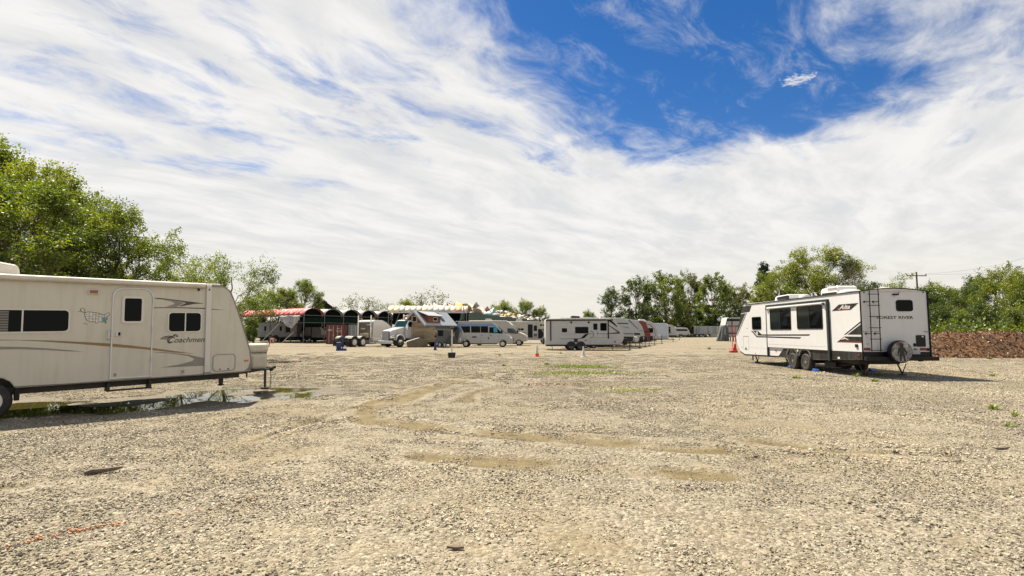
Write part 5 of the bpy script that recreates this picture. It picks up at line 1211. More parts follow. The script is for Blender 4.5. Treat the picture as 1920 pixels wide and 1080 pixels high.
row_trailer('small white camper with a dark window band, farthest of the row', nose_xy(1291), 4.6, 2.75, 'under', M_WHITE2, b=0.7,
    decals=[('window_band', [(0.3, 1.85), (4.1, 1.85), (3.9, 2.35), (0.5, 2.35)], M_BLACK), ('hatch', [(2.7, 0.95), (3.6, 0.95), (3.6, 1.35), (2.7, 1.35)], M_GREYW)], ac=0.4, group=GR)

# long streaked trailer across the end of the lane
def long_trailer():
    t = thing('box_trailer', 'long streaked white box trailer closing the far end of the lane', 'trailer', (55.4, 163, 0), 0)
    MB().box(0, 13.0, 0, 2.5, 0.95, 3.3).build('body', M_STREAK, t, bevel=0.03)
    rib = MB()
    for k in range(14): MB().box(0.05 + k * 0.99, 0.12 + k * 0.99, -0.03, 0, 0.95, 3.25).build('rib', M_WHITE2, t)
    MB().box(-0.02, 13.02, -0.05, 2.55, 3.25, 3.36).build('roof_rail', M_ALU, t)
    MB().box(0, 13, 0.2, 2.3, 0.75, 0.95).build('chassis', M_CHAS, t)
    for x in (1.0, 2.2, 12.2): wheel(t, x, 0.05, 0.48, -1, 0.25, n=14)
    MB().box(5.0, 7.0, -0.2, 0.4, 0.0, 0.95).build('side_box', M_GREYW, t)
    MB().box(-0.04, 0.0, 0.1, 2.4, 1.1, 3.2).build('rear_door', M_CHAR, t)
long_trailer()

# covered fifth wheel behind the nose of the laddered trailer
def fifth_wheel():
    Y = 92.0
    t = thing('fifth_wheel_trailer', 'white fifth wheel with black bars and a grey cover slipping off', 'trailer', (36.6, Y, 0), 0.0)
    MB().prism([(0.0, 1.2), (0.9, 0.75), (7.5, 0.75), (7.5, 4.0), (0.9, 4.05), (0.5, 3.95), (0.12, 2.6)], 0, 2.5).build('body', M_WHITE2, t, bevel=0.04)
    for z0, z1, m in ((3.45, 3.85, M_CHAR), (2.62, 2.72, M_BLACK), (2.46, 2.54, M_BLACK), (1.5, 1.58, M_BLACK), (1.25, 1.42, M_CHAR)): decal(t, 'stripe', [(0.15 if z0 < 3 else 0.42, z0), (7.4, z0), (7.4, z1), (0.18 if z0 < 3 else 0.5, z1)], 0, -1, m)
    for x in (1.25, 3.0): MB().box(x - 0.07, x + 0.07, -0.06, 0.0, 1.0, 3.9).build('awning_arm', M_BLACK, t)
    MB().tube([(0.14, -0.01, 1.2), (0.14, -0.01, 2.6), (0.5, -0.01, 3.95), (0.9, -0.01, 4.03)], 0.06, 6).build('edge_moulding', M_BLACK, t)
    MB().box(0.7, 7.4, -0.02, 2.52, 4.03, 4.12).build('roof', M_ROOF, t)
    for x in (4.2, 5.2): wheel(t, x, 0, 0.38, -1, n=14)
    for x in (1.0, 1.5): MB().box(x, x + 0.12, 0.3, 0.42, 0.0, 0.8).build('landing_leg', M_CHAS, t)
    # grey cover hanging in folds over the nose
    g = np.random.default_rng(4); n, m = 34, 12; V = []; F = []
    for j in range(m):
        v = j / (m - 1); z = 2.95 * (1 - v) + 0.05
        for i in range(n):
            u = i / (n - 1)
            x = 0.25 - 1.05 * math.sin(math.pi * min(1, u * 1.3)) * (0.35 + 0.65 * v) + 0.10 * math.sin(u * 34) * v + 1.1 * max(0, u - .62)
            y = -0.25 + 2.9 * (1 - u) * 0.8 + 0.12 * math.cos(u * 31 + v * 3) * v
            V.append((x - 0.25, y - 0.2, z - 0.25 * math.sin(u * 3.1) * (1 - v)))
    for j in range(m - 1):
        for i in range(n - 1): F.append((j * n + i, j * n + i + 1, (j + 1) * n + i + 1, (j + 1) * n + i))
    cv = MB().add(V, F).build('slipped_cover', M_CLOTH, t, smooth=True, angle=80)
    sm = cv.modifiers.new('thickness', 'SOLIDIFY'); sm.thickness = 0.03
    for k in range(3):
        MB().box(1.6 + k * 0.7, 1.9 + k * 0.7, -0.6, -0.2, 0.0, 0.9 + 0.2 * (k % 2)).build('stacked_gear', (M_GREYW, M_CHAR, M_GREYW)[k], t, bevel=0.05)
fifth_wheel()

# ------------------------------------------------------------------ camper van, motorhomes
def camper_van():
    t = thing('camper_van', 'silver camper van with blue sunshade in its side window', 'van', (W(855, 640, 57.5).x, 57.5, 0), -0.03)
    sc = 1.0
    prof = [(0.05, 0.42), (0.55, 0.40)] + arch(1.05, 0.40, 0.42, 8)[::-1] + [(1.6, 0.36), (4.45, 0.36)] + arch(5.0, 0.38, 0.44, 8)[::-1] + [(5.5, 0.36), (6.05, 0.40), (6.12, 0.62), (6.08, 0.95), (5.9, 1.18), (5.35, 1.42), (5.0, 1.62), (4.45, 2.22), (4.25, 2.40), (4.0, 2.50), (0.25, 2.52), (0.10, 2.40), (0.0, 1.4)]
    MB().prism(prof, 0, 2.0).build('body', M_VAN, t, bevel=0.07, seg=3)
    MB().prism([(0.1, 2.40), (0.18, 2.66), (0.3, 2.70), (3.6, 2.70), (3.95, 2.62), (4.35, 2.34), (4.2, 2.40)], 0.1, 1.9).build('high_roof', M_VAN, t, bevel=0.06)
    decal(t, 'sky_reflection', [(0.06, 2.26), (0.1, 2.46), (3.95, 2.46), (4.3, 2.34), (4.4, 2.20)], 0.0, -1, M_VANB, t=0.006)  # sky reflection on the upper body, painted as a blue band
    MB().prism([(-0.10, 2.70), (-0.02, 2.78), (3.9, 2.80), (4.0, 2.72)], -0.08, 0.25).build('awning', M_WHITE2, t, bevel=0.03)
    decal(t, 'rear_quarter', [(0.03, 1.5), (0.08, 2.35), (0.42, 2.35), (0.62, 1.65)], 0, -1, M_VANB, t=0.005)
    for p in ([(0.50, 2.24), (0.84, 1.55), (1.52, 1.55), (1.50, 2.24)], [(1.60, 2.24), (1.62, 1.55), (2.61, 1.55), (2.59, 2.24)], [(2.65, 2.24), (2.67, 1.55), (3.46, 1.53), (3.44, 2.24)]): decal(t, 'side_window', p, 0, -1, M_GLASS, t=0.012)
    decal(t, 'cab_window', [(3.58, 2.14), (3.56, 1.52), (4.92, 1.46), (4.86, 1.58), (4.40, 2.06), (4.25, 2.14)], 0, -1, M_GLASS, t=0.012)
    decal(t, 'sun_shade', [(4.02, 2.08), (4.05, 1.58), (4.46, 1.60), (4.42, 1.98), (4.30, 2.08)], -0.012, -1, M_CYAN, t=0.004)
    MB().prism([(5.36, 1.43), (5.40, 1.46), (4.50, 2.24), (4.44, 2.22)], 0.12, 1.88).build('windscreen', M_WINDSH, t)
    for x in (2.62, 3.52, 4.62): MB().box(x, x + 0.015, -0.006, 0.0, 0.5, 2.2).build('door_seam', M_GREYBOX, t)
    MB().box(1.75, 2.2, -0.012, 0, 1.0, 1.18).build('vent_grille', M_GREYBOX, t)
    for x in (2.72, 3.65): MB().box(x, x + 0.16, -0.05, 0, 1.26, 1.31).build('door_handle', M_BLACK, t)
    MB().box(3.42, 3.52, -0.03, 0, 0.85, 1.05).build('fuel_flap', M_BLACK, t); MB().box(4.25, 4.5, -0.04, 0, 0.86, 0.92).build('step_lamp', M_ALU, t)
    m = MB().box(4.85, 5.0, -0.30, -0.02, 1.45, 1.85).build('mirror', M_BLACK, t, bevel=0.05)
    MB().prism([(5.85, 0.92), (6.05, 0.88), (6.0, 1.05), (5.72, 1.22)], -0.01, 0.35).build('headlight', M_CHROME, t, bevel=0.02)
    MB().prism([(6.02, 0.55), (6.16, 0.58), (6.12, 0.98), (6.0, 1.02)], 0.4, 1.6).build('radiator_grille', M_BLACK, t)
    MB().box(1.7, 4.4, -0.02, 0.05, 0.30, 0.42).build('side_sill', M_GREYBOX, t)
    wheel(t, 1.05, -0.01, 0.36, -1, 0.22, M_RIM, n=20); wheel(t, 5.0, -0.01, 0.36, -1, 0.22, M_RIM, n=20); wheel(t, 1.05, 2.0, 0.36, 1, n=12); wheel(t, 5.0, 2.0, 0.36, 1, n=12)
    MB().box(-0.12, 0.1, 0.0, 2.0, 0.45, 0.62).build('rear_bumper', M_CHAR, t, bevel=0.03)
camper_van()

def motorhome(label, loc, rz, L, door_open):
    t = thing('motorhome', label, 'motorhome', loc, rz)
    if door_open:
        MB().prism([(0, 0.7), (L - 1.9, 0.7), (L - 1.8, 1.0), (L - 1.75, 2.0), (L - 0.75, 2.05), (L - 0.5, 2.3), (L - 0.55, 2.75), (L - 0.9, 3.0), (0.1, 3.05), (0, 2.9)], 0, 2.4).build('body', M_CREAM2, t, bevel=0.05)
        MB().prism([(L - 1.95, 0.55), (L - 0.1, 0.55), (L, 0.7), (L, 1.15), (L - 0.15, 1.3), (L - 0.8, 1.4), (L - 1.25, 2.1), (L - 1.95, 2.1)], 0.15, 2.25).build('cab', M_WHITE2, t, bevel=0.06)
        decal(t, 'cab_door_opening', [(L - 1.75, 0.75), (L - 1.0, 0.75), (L - 1.0, 1.4), (L - 1.3, 2.0), (L - 1.75, 2.0)], 0.15, -1, M_BLACK, t=0.01)
        MB().prism([(L - 0.78, 1.42), (L - 0.74, 1.46), (L - 1.2, 2.1), (L - 1.26, 2.08)], 0.25, 2.15).build('windscreen', M_WINDSH, t)
        decal(t, 'doorway', [(3.25, 0.85), (3.9, 0.85), (3.9, 2.65), (3.25, 2.65)], 0, -1, M_BLACK, t=0.01)
        d = MB().box(3.95, 4.60, -0.06, -0.02, 0.85, 2.65).build('open_door', M_GREYW, t, bevel=0.02)
        MB().box(4.06, 4.50, -0.07, -0.06, 1.75, 2.5).build('door_window', M_GLASS2, d); MB().box(4.06, 4.50, -0.07, -0.06, 1.0, 1.4).build('door_screen', M_GREYBOX, d)
        for x in (1.75, 2.25): window(t, x, 1.85, x + 0.42, 2.10, 0, -1, 0.03, M_BLACK, M_GLASS, 0.02)
        for x in (L - 1.5, L - 1.1): window(t, x, 2.45, x + 0.3, 2.65, 0, -1, 0.03, M_BLACK, M_GLASS, 0.02)
        decal(t, 'swoosh', [(1.9, 1.5), (2.6, 1.4), (3.15, 1.0), (3.15, 1.35), (2.7, 1.6)], 0, -1, pmat('teal vinyl', (0.12, 0.25, 0.26), 0.5), t=0.006)
        MB().tube([(0.1, -0.06, 2.95), (4.9, -0.06, 2.95)], 0.06, 8).build('awning_roll', M_WHITE2, t)
        MB().box(0.9, 5.9, 0.05, 2.35, 0.52, 0.72).build('skirt', M_GREYW, t)
        wheel(t, 1.4, 0.0, 0.40, -1, n=16); wheel(t, L - 1.0, 0.1, 0.38, -1, n=16); wheel(t, 1.4, 2.3, 0.40, 1, n=10); wheel(t, L - 1.0, 2.25, 0.38, 1, n=10)
        MB().prism([(1.6, 3.05), (2.5, 3.05), (2.55, 3.15), (2.4, 3.34), (1.7, 3.36)], 0.8, 1.6).build('air_conditioner', M_WHITE2, t, bevel=0.04)
        MB().box(L - 0.95, L - 0.82, -0.15, 0.05, 1.35, 1.7).build('mirror', M_BLACK, t)
    else:
        MB().prism([(0, 0.6), (L - 1.5, 0.5), (L - 0.15, 0.5), (L, 0.7), (L - 0.03, 1.1), (L - 0.3, 1.35), (L - 0.95, 1.6), (L - 1.8, 2.45), (L - 2.2, 2.85), (L - 2.6, 2.98), (0.1, 3.0), (0, 2.9)], 0, 2.25).build('body', M_CREAM2, t, bevel=0.07)
        decal(t, 'cab_window', [(L - 2.35, 2.05), (L - 2.3, 1.50), (L - 1.15, 1.40), (L - 1.05, 1.5), (L - 1.6, 2.05)], 0, -1, M_WINDSH, t=0.01)
        MB().prism([(L - 0.97, 1.61), (L - 0.93, 1.64), (L - 1.74, 2.46), (L - 1.8, 2.44)], 0.15, 2.1).build('windscreen', M_WINDSH, t)
        MB().prism([(L - 0.35, 1.30), (L - 0.05, 1.0), (L - 0.02, 1.12), (L - 0.28, 1.38)], 0.0, 0.5).build('headlight', M_CHROME, t)
        wheel(t, 1.2, 0.0, 0.38, -1, n=14); wheel(t, L - 0.95, 0.0, 0.38, -1, n=14); wheel(t, L - 0.95, 2.2, 0.38, 1, n=10)
        MB().box(1.8, 2.5, 0.8, 1.5, 3.0, 3.2).build('roof_vent', M_WHITE2, t, bevel=0.05)
        MB().box(L - 1.15, L - 1.05, -0.2, 0.0, 1.5, 1.85).build('mirror', M_BLACK, t)
motorhome('cream motorhome standing behind the silver camper van', (W(880, 630, 64).x, 64, 0), -0.10, 6.9, False)
motorhome('cream motorhome with its side door standing open', (W(945, 630, 73).x, 73, 0), -0.02, 6.4, True)

# ------------------------------------------------------------------ tiny house, grey camper, ramp
def tiny_house():
    ang = math.atan2(0.91, 0.41)
    t = thing('tiny_house', 'tiny wooden house on wheels with gabled metal roof and dormers', 'tiny house', (W(796, 640, 57.6).x, 57.6, 0), ang)
    # local x along the ridge away from the gable, y to the left: the gable is the plane x = 0, the right side wall y = 0
    L, Wd, b, e, r = 6.4, 2.6, 0.55, 2.60, 3.95
    MB().box(0, L, 0, Wd, b, e).build('wall', M_PLANK, t)
    MB().prism([(0, e), (Wd, e), (Wd / 2, r - 0.1)], 0.0, L, 'x').build('gable', M_PLANK, t)
    for s in (0, 1):
        y0, y1 = (Wd / 2, -0.22) if s == 0 else (Wd / 2, Wd + 0.22)
        V = [(x, y, z) for x in (-0.3, L + 0.25) for (y, z) in ((y0, r), (y1, e - 0.20), (y1, e - 0.28), (y0, r - 0.08))]
        MB().add(V, [(0, 1, 2, 3), (7, 6, 5, 4), (0, 4, 5, 1), (1, 5, 6, 2), (2, 6, 7, 3), (3, 7, 4, 0)]).build('roof_slope', M_METROOF, t)
        V = [(-0.33, y, z) for (y, z) in ((y0, r + 0.02), (y1, e - 0.18), (y1, e - 0.40), (y0, r - 0.22))]; V += [(-0.29, y, z) for _, y, z in V]
        MB().add(V, [(0, 1, 2, 3), (7, 6, 5, 4), (0, 4, 5, 1), (1, 5, 6, 2), (2, 6, 7, 3), (3, 7, 4, 0)]).build('barge_board', M_METROOF, t)
    for y0, y1 in ((0.05, 0.85), (Wd - 0.85, Wd - 0.05)):
        MB().prism([(y0, e + 0.02), (y1, e + 0.02), (y1 if y0 < 1 else y0, e + 0.80 if y0 < 1 else e + 0.80)], -0.03, 0.0, 'x').build('cedar_panel', M_CEDAR, t)
    wfr = lambda nm, y0, z0, y1, z1, ax, p: window(t, y0, z0, y1, z1, p, -1, 0.01, M_CREAM2, M_GLASS, 0.08, axis=ax, proud=0.05)
    wfr('w', 0.98, 2.68, 1.62, 3.35, 'x', -0.03); wfr('w', 1.55, 1.30, 2.35, 2.35, 'x', 0.0)
    wfr('w', 2.9, 1.35, 3.7, 2.45, 'y', 0.0)
    # dormer on the right slope
    for sy, lab in ((1, 0), ):
        MB().box(0.55, 3.15, -0.02, 0.9, 2.62, 3.42).build('dormer', M_CEDAR, t)
        window(t, 1.55, 2.80, 2.45, 3.28, -0.02, -1, 0.01, M_CREAM2, M_GLASS, 0.08, proud=0.05)
        V = [(x, y, z) for x in (0.30, 3.35) for (y, z) in ((Wd / 2 + 0.1, r + 0.06), (-0.28, 3.42), (-0.28, 3.36), (Wd / 2 + 0.1, r))]
        MB().add(V, [(0, 1, 2, 3), (7, 6, 5, 4), (0, 4, 5, 1), (1, 5, 6, 2), (2, 6, 7, 3), (3, 7, 4, 0)]).build('dormer_roof', M_METROOF, t)
    MB().box(0.55, 3.15, Wd - 0.9, Wd + 0.02, 2.62, 3.42).build('dormer', M_CEDAR, t)
    V = [(x, y, z) for x in (0.30, 3.35) for (y, z) in ((Wd / 2 - 0.1, r + 0.06), (Wd + 0.28, 3.42), (Wd + 0.28, 3.36), (Wd / 2 - 0.1, r))]
    MB().add(V, [(0, 1, 2, 3), (7, 6, 5, 4), (0, 4, 5, 1), (1, 5, 6, 2), (2, 6, 7, 3), (3, 7, 4, 0)]).build('dormer_roof', M_METROOF, t)
    a = math.atan2(r - e + 0.20, Wd / 2 + 0.22)
    V = [(x, Wd / 2 - d * math.cos(a), r - d * math.sin(a) + 0.03 + k) for x in (3.9, 4.5) for d in (0.25, 1.55) for k in (0, 0.05)]
    MB().add(V, [(0, 1, 3, 2), (4, 6, 7, 5), (0, 4, 5, 1), (2, 3, 7, 6), (0, 2, 6, 4), (1, 5, 7, 3)]).build('skylight', M_SKYL, t)
    MB().box(0.2, L - 0.2, 0.2, Wd - 0.2, 0.38, b).build('chassis', M_CHAS, t)
    for x in (2.6, 3.5): wheel(t, x, 0.1, 0.36, -1, n=14); wheel(t, x, Wd - 0.1, 0.36, 1, n=10)
    for x in (0.3, L - 0.4): MB().box(x, x + 0.15, 0.3, 0.5, 0, 0.4).build('support', M_CONC, t); MB().box(x, x + 0.15, Wd - 0.5, Wd - 0.3, 0, 0.4).build('support', M_CONC, t)
tiny_house()

def grey_camper():
    Y = 55.0
    t = thing('small_camper', 'small dark grey box camper before the tiny house', 'camper', (W(816, 640, Y).x, Y, 0), 0.10, None, (0.62, 1, 1))
    MB().prism([(0, 0.5), (2.45, 0.5), (2.5, 2.05), (2.4, 2.15), (0.05, 2.2), (0, 2.1)], 0, 1.9).build('body', M_GREYBOX, t, bevel=0.05)
    MB().box(-0.15, 2.7, -0.12, 2.0, 2.17, 2.24).build('roof', M_TARP, t, bevel=0.02)
    window(t, 0.45, 1.2, 1.3, 1.8, 0, -1, 0.05, M_BLACK, M_GLASS2, 0.03)
    for x in (0.75, 1.55): wheel(t, x, 0.0, 0.3, -1, n=14); wheel(t, x, 1.9, 0.3, 1, n=10)
    MB().prism([(1.75, 0.42), (3.6, 0.40), (3.75, 0.62), (3.2, 1.15), (2.45, 1.28)], -0.25, 1.6).build('front_box', M_TARP, t, bevel=0.06)
    MB().tube([(3.6, 0.7, 0.45), (4.5, 0.7, 0.45)], 0.05, 5).tube([(4.3, 0.7, 0.0), (4.3, 0.7, 0.8)], 0.03, 6).build('tongue', M_CHAS, t)
    MB().prism([(2.6, 1.25), (3.25, 2.15), (3.15, 1.15), (3.7, 0.6), (4.0, 1.7), (3.9, 2.1), (2.55, 2.1)], 1.2, 1.6).build('tarp', M_TARP, t, bevel=0.03)
    MB().prism([(4.0, 0.62), (4.25, 0.62), (4.25, 0.95), (4.05, 1.0)], 0.5, 0.9).build('gas_bottle', M_ALU, t, bevel=0.05)
grey_camper()
def ramp_box():
    p = W(764, 648, 56)
    t = thing('storage_crate', 'low brown wooden crate with a pale sloping lid before the tiny house', 'crate', (p.x, 56, 0), 0.25)
    MB().prism([(0, 0), (2.1, 0), (2.1, 0.75), (1.2, 0.95), (0, 0.55)], 0, 1.2).build('crate_body', M_BROWNP, t, bevel=0.02)
    MB().prism([(-0.08, 0.56), (1.25, 0.98), (1.22, 1.04), (-0.1, 0.63)], -0.06, 1.26).build('lid', M_ALU, t)
    MB().box(1.0, 1.25, -0.04, 0.0, 0.05, 0.3).build('panel', M_GOLD, t)
ramp_box()

# ------------------------------------------------------------------ two trucks
def tractor_front():
    t = thing('truck', 'white long nosed truck with a grey grille facing the yard', 'truck', (W(723, 640, 56.8).x, 56.8, 0), math.atan2(-0.78, -0.62))
    # local x towards the front of the truck; its left side (y>0) faces the camera; front bumper at x = 0
    MB().prism([(-0.05, 0.85), (-0.05, 1.62), (-0.18, 1.80), (-1.9, 2.18), (-1.9, 0.95), (-1.62, 0.95), (-1.55, 1.2), (-1.25, 1.38), (-0.95, 1.38), (-0.68, 1.2), (-0.6, 0.85)], -0.72, 0.72).build('hood', M_TRUCKW, t, bevel=0.10, seg=3)
    for s in (1, -1):
        o = arch(-1.08, 0.75, 0.66, 10); i = arch(-1.08, 0.75, 0.54, 10)
        MB().prism(o + i[::-1], s * 0.70, s * 1.16).build('fender', M_TRUCKW, t, bevel=0.03)
        MB().box(-0.42, -0.04, s * 0.70 if s > 0 else -1.0, 1.0 if s > 0 else -0.70, 0.98, 1.28).build('headlight', M_CHROME, t, bevel=0.05)
        wheel(t, -1.08, s * 1.14, 0.50, s, 0.28, M_RIM, n=20)
    g = MB().box(-0.06, 0.03, -0.58, 0.58, 0.62, 1.72).build('grille', M_GREYBOX, t, bevel=0.05)
    for k in range(9): MB().box(0.03, 0.045, -0.52, 0.52, 0.72 + k * 0.105, 0.77 + k * 0.105).build('grille_bar', M_SIL, g)
    MB().box(-0.08, 0.14, -1.18, 1.18, 0.38, 0.70).build('bumper', M_SIL, t, bevel=0.05)
    MB().prism([(-1.9, 0.95), (-1.9, 2.15), (-2.28, 2.85), (-2.5, 2.95), (-3.35, 3.0), (-3.35, 0.85), (-2.9, 0.85)], -1.0, 1.0).build('cab', M_TRUCKW, t, bevel=0.06)
    MB().prism([(-3.36, 0.95), (-3.36, 3.1), (-3.6, 3.25), (-5.1, 3.25), (-5.1, 0.95)], -1.1, 1.1).build('sleeper', M_TAN, t, bevel=0.06)
    MB().prism([(-1.93, 2.17), (-1.89, 2.2), (-2.24, 2.84), (-2.28, 2.82)], -0.88, 0.88).build('windscreen', M_GREENW, t)
    MB().prism([(-2.32, 2.72), (-2.05, 2.18), (-3.05, 2.15), (-3.05, 2.72)], 1.0, 1.012).build('cab_window', M_GLASS, t)
    MB().box(-3.1, -2.1, 1.0, 1.008, 1.0, 1.02).build('door_seam', M_GREY, t)
    for s in (1, -1): MB().box(-2.05, -1.85, s * 1.05, s * 1.3, 1.85, 2.45).build('mirror', M_CHROME, t, bevel=0.03)
    for y in (-0.6, 0, 0.6): MB().box(-2.75, -2.6, y - 0.08, y + 0.08, 2.97, 3.07).build('roof_lamp', M_AMBER, t, bevel=0.02)
    MB().tube([(-3.4, 1.18, 0.8), (-3.4, 1.18, 3.6)], 0.075, 8).tube([(-3.4, -1.18, 0.8), (-3.4, -1.18, 3.6)], 0.075, 8).build('exhaust_stack', M_CHROME, t, smooth=True)
    MB().lathe([(0.33, -0.7), (0.33, 0.7)], (-3.2, 0.95, 0.75), 'x', 16).build('fuel_tank', M_SIL, t, smooth=True)
    MB().box(-8.0, -0.4, -0.45, 0.45, 0.6, 0.9).build('chassis', M_CHAS, t)
    for x in (-6.2, -7.5):
        for s in (1, -1): wheel(t, x, s * 1.14, 0.5, s, 0.5, M_RIM, n=16)
    text_obj('lettering', '7', 0.16, 0.26, (-0.85, 0.726, 1.52), (-1, 0, 0), (0, 0, 1), M_GREY, t)
tractor_front()
def tractor_rear():
    t = thing('truck', 'white truck seen from behind with bare tandem axles by the containers', 'truck', (W(640, 645, 57.6).x, 57.6, 0), math.atan2(0.88, 0.47))
    # local x towards the front; rear frame end at x = 0, right side (y<0) faces the camera
    MB().box(0, 7.0, -0.45, 0.45, 0.72, 0.98).build('chassis', M_CHAS, t)
    for x in (0.75, 2.05):
        for s in (1, -1):
            wheel(t, x, s * 1.18, 0.52, s, 0.58, M_RIMW, n=22)
            o = arch(x, 0.55, 0.66, 10); i = arch(x, 0.55, 0.61, 10)
            MB().prism([p for p in o if p[1] > 0.85] + [p for p in i if p[1] > 0.85][::-1], s * 0.58, s * 1.2).build('mudguard', M_GREYBOX, t)
    MB().prism([(0.9, 0.98), (2.1, 0.98), (1.95, 1.12), (1.05, 1.12)], -0.45, 0.45).build('coupling_plate', M_GREYBOX, t)
    MB().box(-0.15, 0.0, -1.2, 1.2, 0.55, 0.75).build('rear_beam', M_CHAS, t)
    for s in (1, -1): MB().box(-0.05, -0.02, s * 0.6, s * 1.2, 0.12, 0.75).build('mud_flap', M_BLACK, t)
    MB().prism([(3.6, 0.95), (3.6, 2.80), (3.8, 2.98), (5.2, 2.95), (5.8, 2.75), (6.9, 2.1), (6.9, 0.95)], -1.15, 1.15).build('cab', M_TRUCKW, t, bevel=0.08)
    MB().box(3.57, 3.6, -1.0, 1.0, 1.25, 2.72).build('back_panel', M_BROWNP, t, bevel=0.01)
    for y, z in ((-0.55, 2.45), (0.35, 2.0)): MB().box(3.555, 3.57, y - 0.3, y + 0.3, z - 0.07, z + 0.07).build('sticker', M_ALU, t)
    for y in (-0.9, 0.9): MB().lathe([(0.10, 0), (0.12, 0.1), (0.06, 0.22)], (3.9, y, 2.98), 'z', 12).build('beacon', M_AMBER, t, smooth=True)
    MB().lathe([(0.33, -0.9), (0.33, 0.9)], (4.4, -0.95, 0.75), 'x', 16).build('fuel_tank', M_ALU, t, smooth=True)
    MB().box(3.2, 3.55, -0.7, 0.5, 0.98, 1.5).build('deck_box', M_TAN, t, bevel=0.03)
    MB().prism([(6.9, 0.9), (8.6, 0.9), (8.7, 1.6), (6.9, 2.05)], -0.75, 0.75).build('hood', M_TRUCKW, t, bevel=0.08)
    for s in (1, -1): wheel(t, 7.7, s * 1.14, 0.5, s, 0.28, M_RIM, n=16)
    MB().tube([(3.45, -0.95, 0.9), (3.45, -0.95, 3.5)], 0.08, 8).tube([(3.45, 0.95, 0.9), (3.45, 0.95, 3.5)], 0.08, 8).build('exhaust_stack', M_CHROME, t, smooth=True)
tractor_rear()

# ------------------------------------------------------------------ containers
def container(label, px, Y, rz, mat, marks, L=6.06):
    t = thing('shipping_container', label, 'container', (W(px, 640, Y).x, Y, 0), rz)
    # end doors face -y, width along x
    MB().box(0.04, 2.40, 0.05, L - 0.05, 0.12, 2.55).build('body', mat, t)
    for x in (0.0, 2.34):
        for y in (0, L - 0.1): MB().box(x, x + 0.1, y, y + 0.1, 0.0, 2.6).build('corner_post', mat, t)
    for z in (0.0, 2.48): MB().box(0.1, 2.34, 0.0, 0.1, z + 0.001, z + 0.119).build('end_rail', mat, t)
    for s, x in ((0, 0.035), (1, 2.405)):
        for k in range(20): MB().box(x - 0.03, x + 0.03, 0.25 + k * 0.28, 0.39 + k * 0.28, 0.13, 2.46).build('corrugation', mat, t)
    for x in (0.14, 1.23):
        d = MB().box(x, x + 1.07, 0.0, 0.05, 0.13, 2.47).build('door', mat, t, bevel=0.01)
        for q in (0.25, 0.78): MB().tube([(x + q, -0.03, 0.15), (x + q, -0.03, 2.45)], 0.022, 6).build('lock_rod', M_SIL, d)
        for q in range(4): MB().box(x + 0.05, x + 1.02, -0.012, 0.0, 0.35 + q * 0.55, 0.62 + q * 0.55).build('door_panel', mat, d)
    for (s, x, z, w, h, rot) in marks:
        if rot: text_obj('lettering', s, w, h, (2.437, x, z), (0, 1, 0), (0, 0, 1), M_ALU, t, bold=0.02)
        else: text_obj('lettering', s, w, h, (x, -0.016, z), (1, 0, 0), (0, 0, 1), M_ALU, t, bold=0.02)
    return t
cR = container('rust red shipping container with white markings', 611, 71, 0.10, M_CONT_R, [('MSC', 0.25, 1.75, 0.55, 0.24, 0), ('22G1', 1.35, 2.0, 0.5, 0.12, 0), ('MAX  30480', 1.3, 1.75, 0.7, 0.09, 0), ('TARE 2200', 1.3, 1.6, 0.7, 0.09, 0), ('4', 0.9, 1.1, 0.1, 0.2, 0)])
for k, ch in enumerate('SCX'): text_obj('lettering', ch, 0.30, 0.30, (2.437, 0.6, 1.95 - 0.42 * k), (0, 1, 0), (0, 0, 1), M_ALU, cR, bold=0.02)
container('grey shipping container beside the rust red one', 653, 71.6, 0.06, M_CONT_G, [])

# ------------------------------------------------------------------ canopies of the old market sheds
def vault(name_parts, t, w, rise, eave, length, mats, nseg=10, open_tears=None, seed=0, hoops=True, thick=0.02, jit=0.012):
    """half-barrel roof over local y in [0, w], running along local x from 0 to length; strips are separate panels"""
    g = np.random.default_rng(seed); n = len(mats)
    for k in range(n):
        if mats[k] is None: continue
        x0, x1 = length * k / n, length * (k + 1) / n - 0.01
        V = []; F = []; m = nseg
        for i in range(m + 1):
            a = math.pi * i / m; y = w / 2 - w / 2 * math.cos(a); z = eave + rise * math.sin(a)
            for x in (x0, (x0 + x1) / 2, x1):
                sag = -0.05 * rise * math.sin(a) * (1 if x not in (x0, x1) else 0) + g.normal() * jit * (math.sin(a) + 0.2)
                V.append((x, y, z + sag)); 
        for i in range(m):
            if open_tears and (k, i) in open_tears: continue
            for q in range(2): F.append((i * 3 + q, i * 3 + q + 1, (i + 1) * 3 + q + 1, (i + 1) * 3 + q))
        o = MB().add(V, F).build('roof_panel', mats[k], t, smooth=True, angle=60)
        sd = o.modifiers.new('thickness', 'SOLIDIFY'); sd.thickness = thick
    if hoops:
        for x in (0.0, length):
            MB().tube([(x, w / 2 - (w / 2) * math.cos(math.pi * i / 10), eave + rise * math.sin(math.pi * i / 10) - 0.04) for i in range(11)], 0.05, 5).build('hoop', M_STEELP, t, smooth=True)

def post(t, x, y, z0, z1, r=0.06, m=M_STEELP, name='post'): return MB().tube([(x, y, z0), (x, y, z1)], r, 6).build(name, m, t)

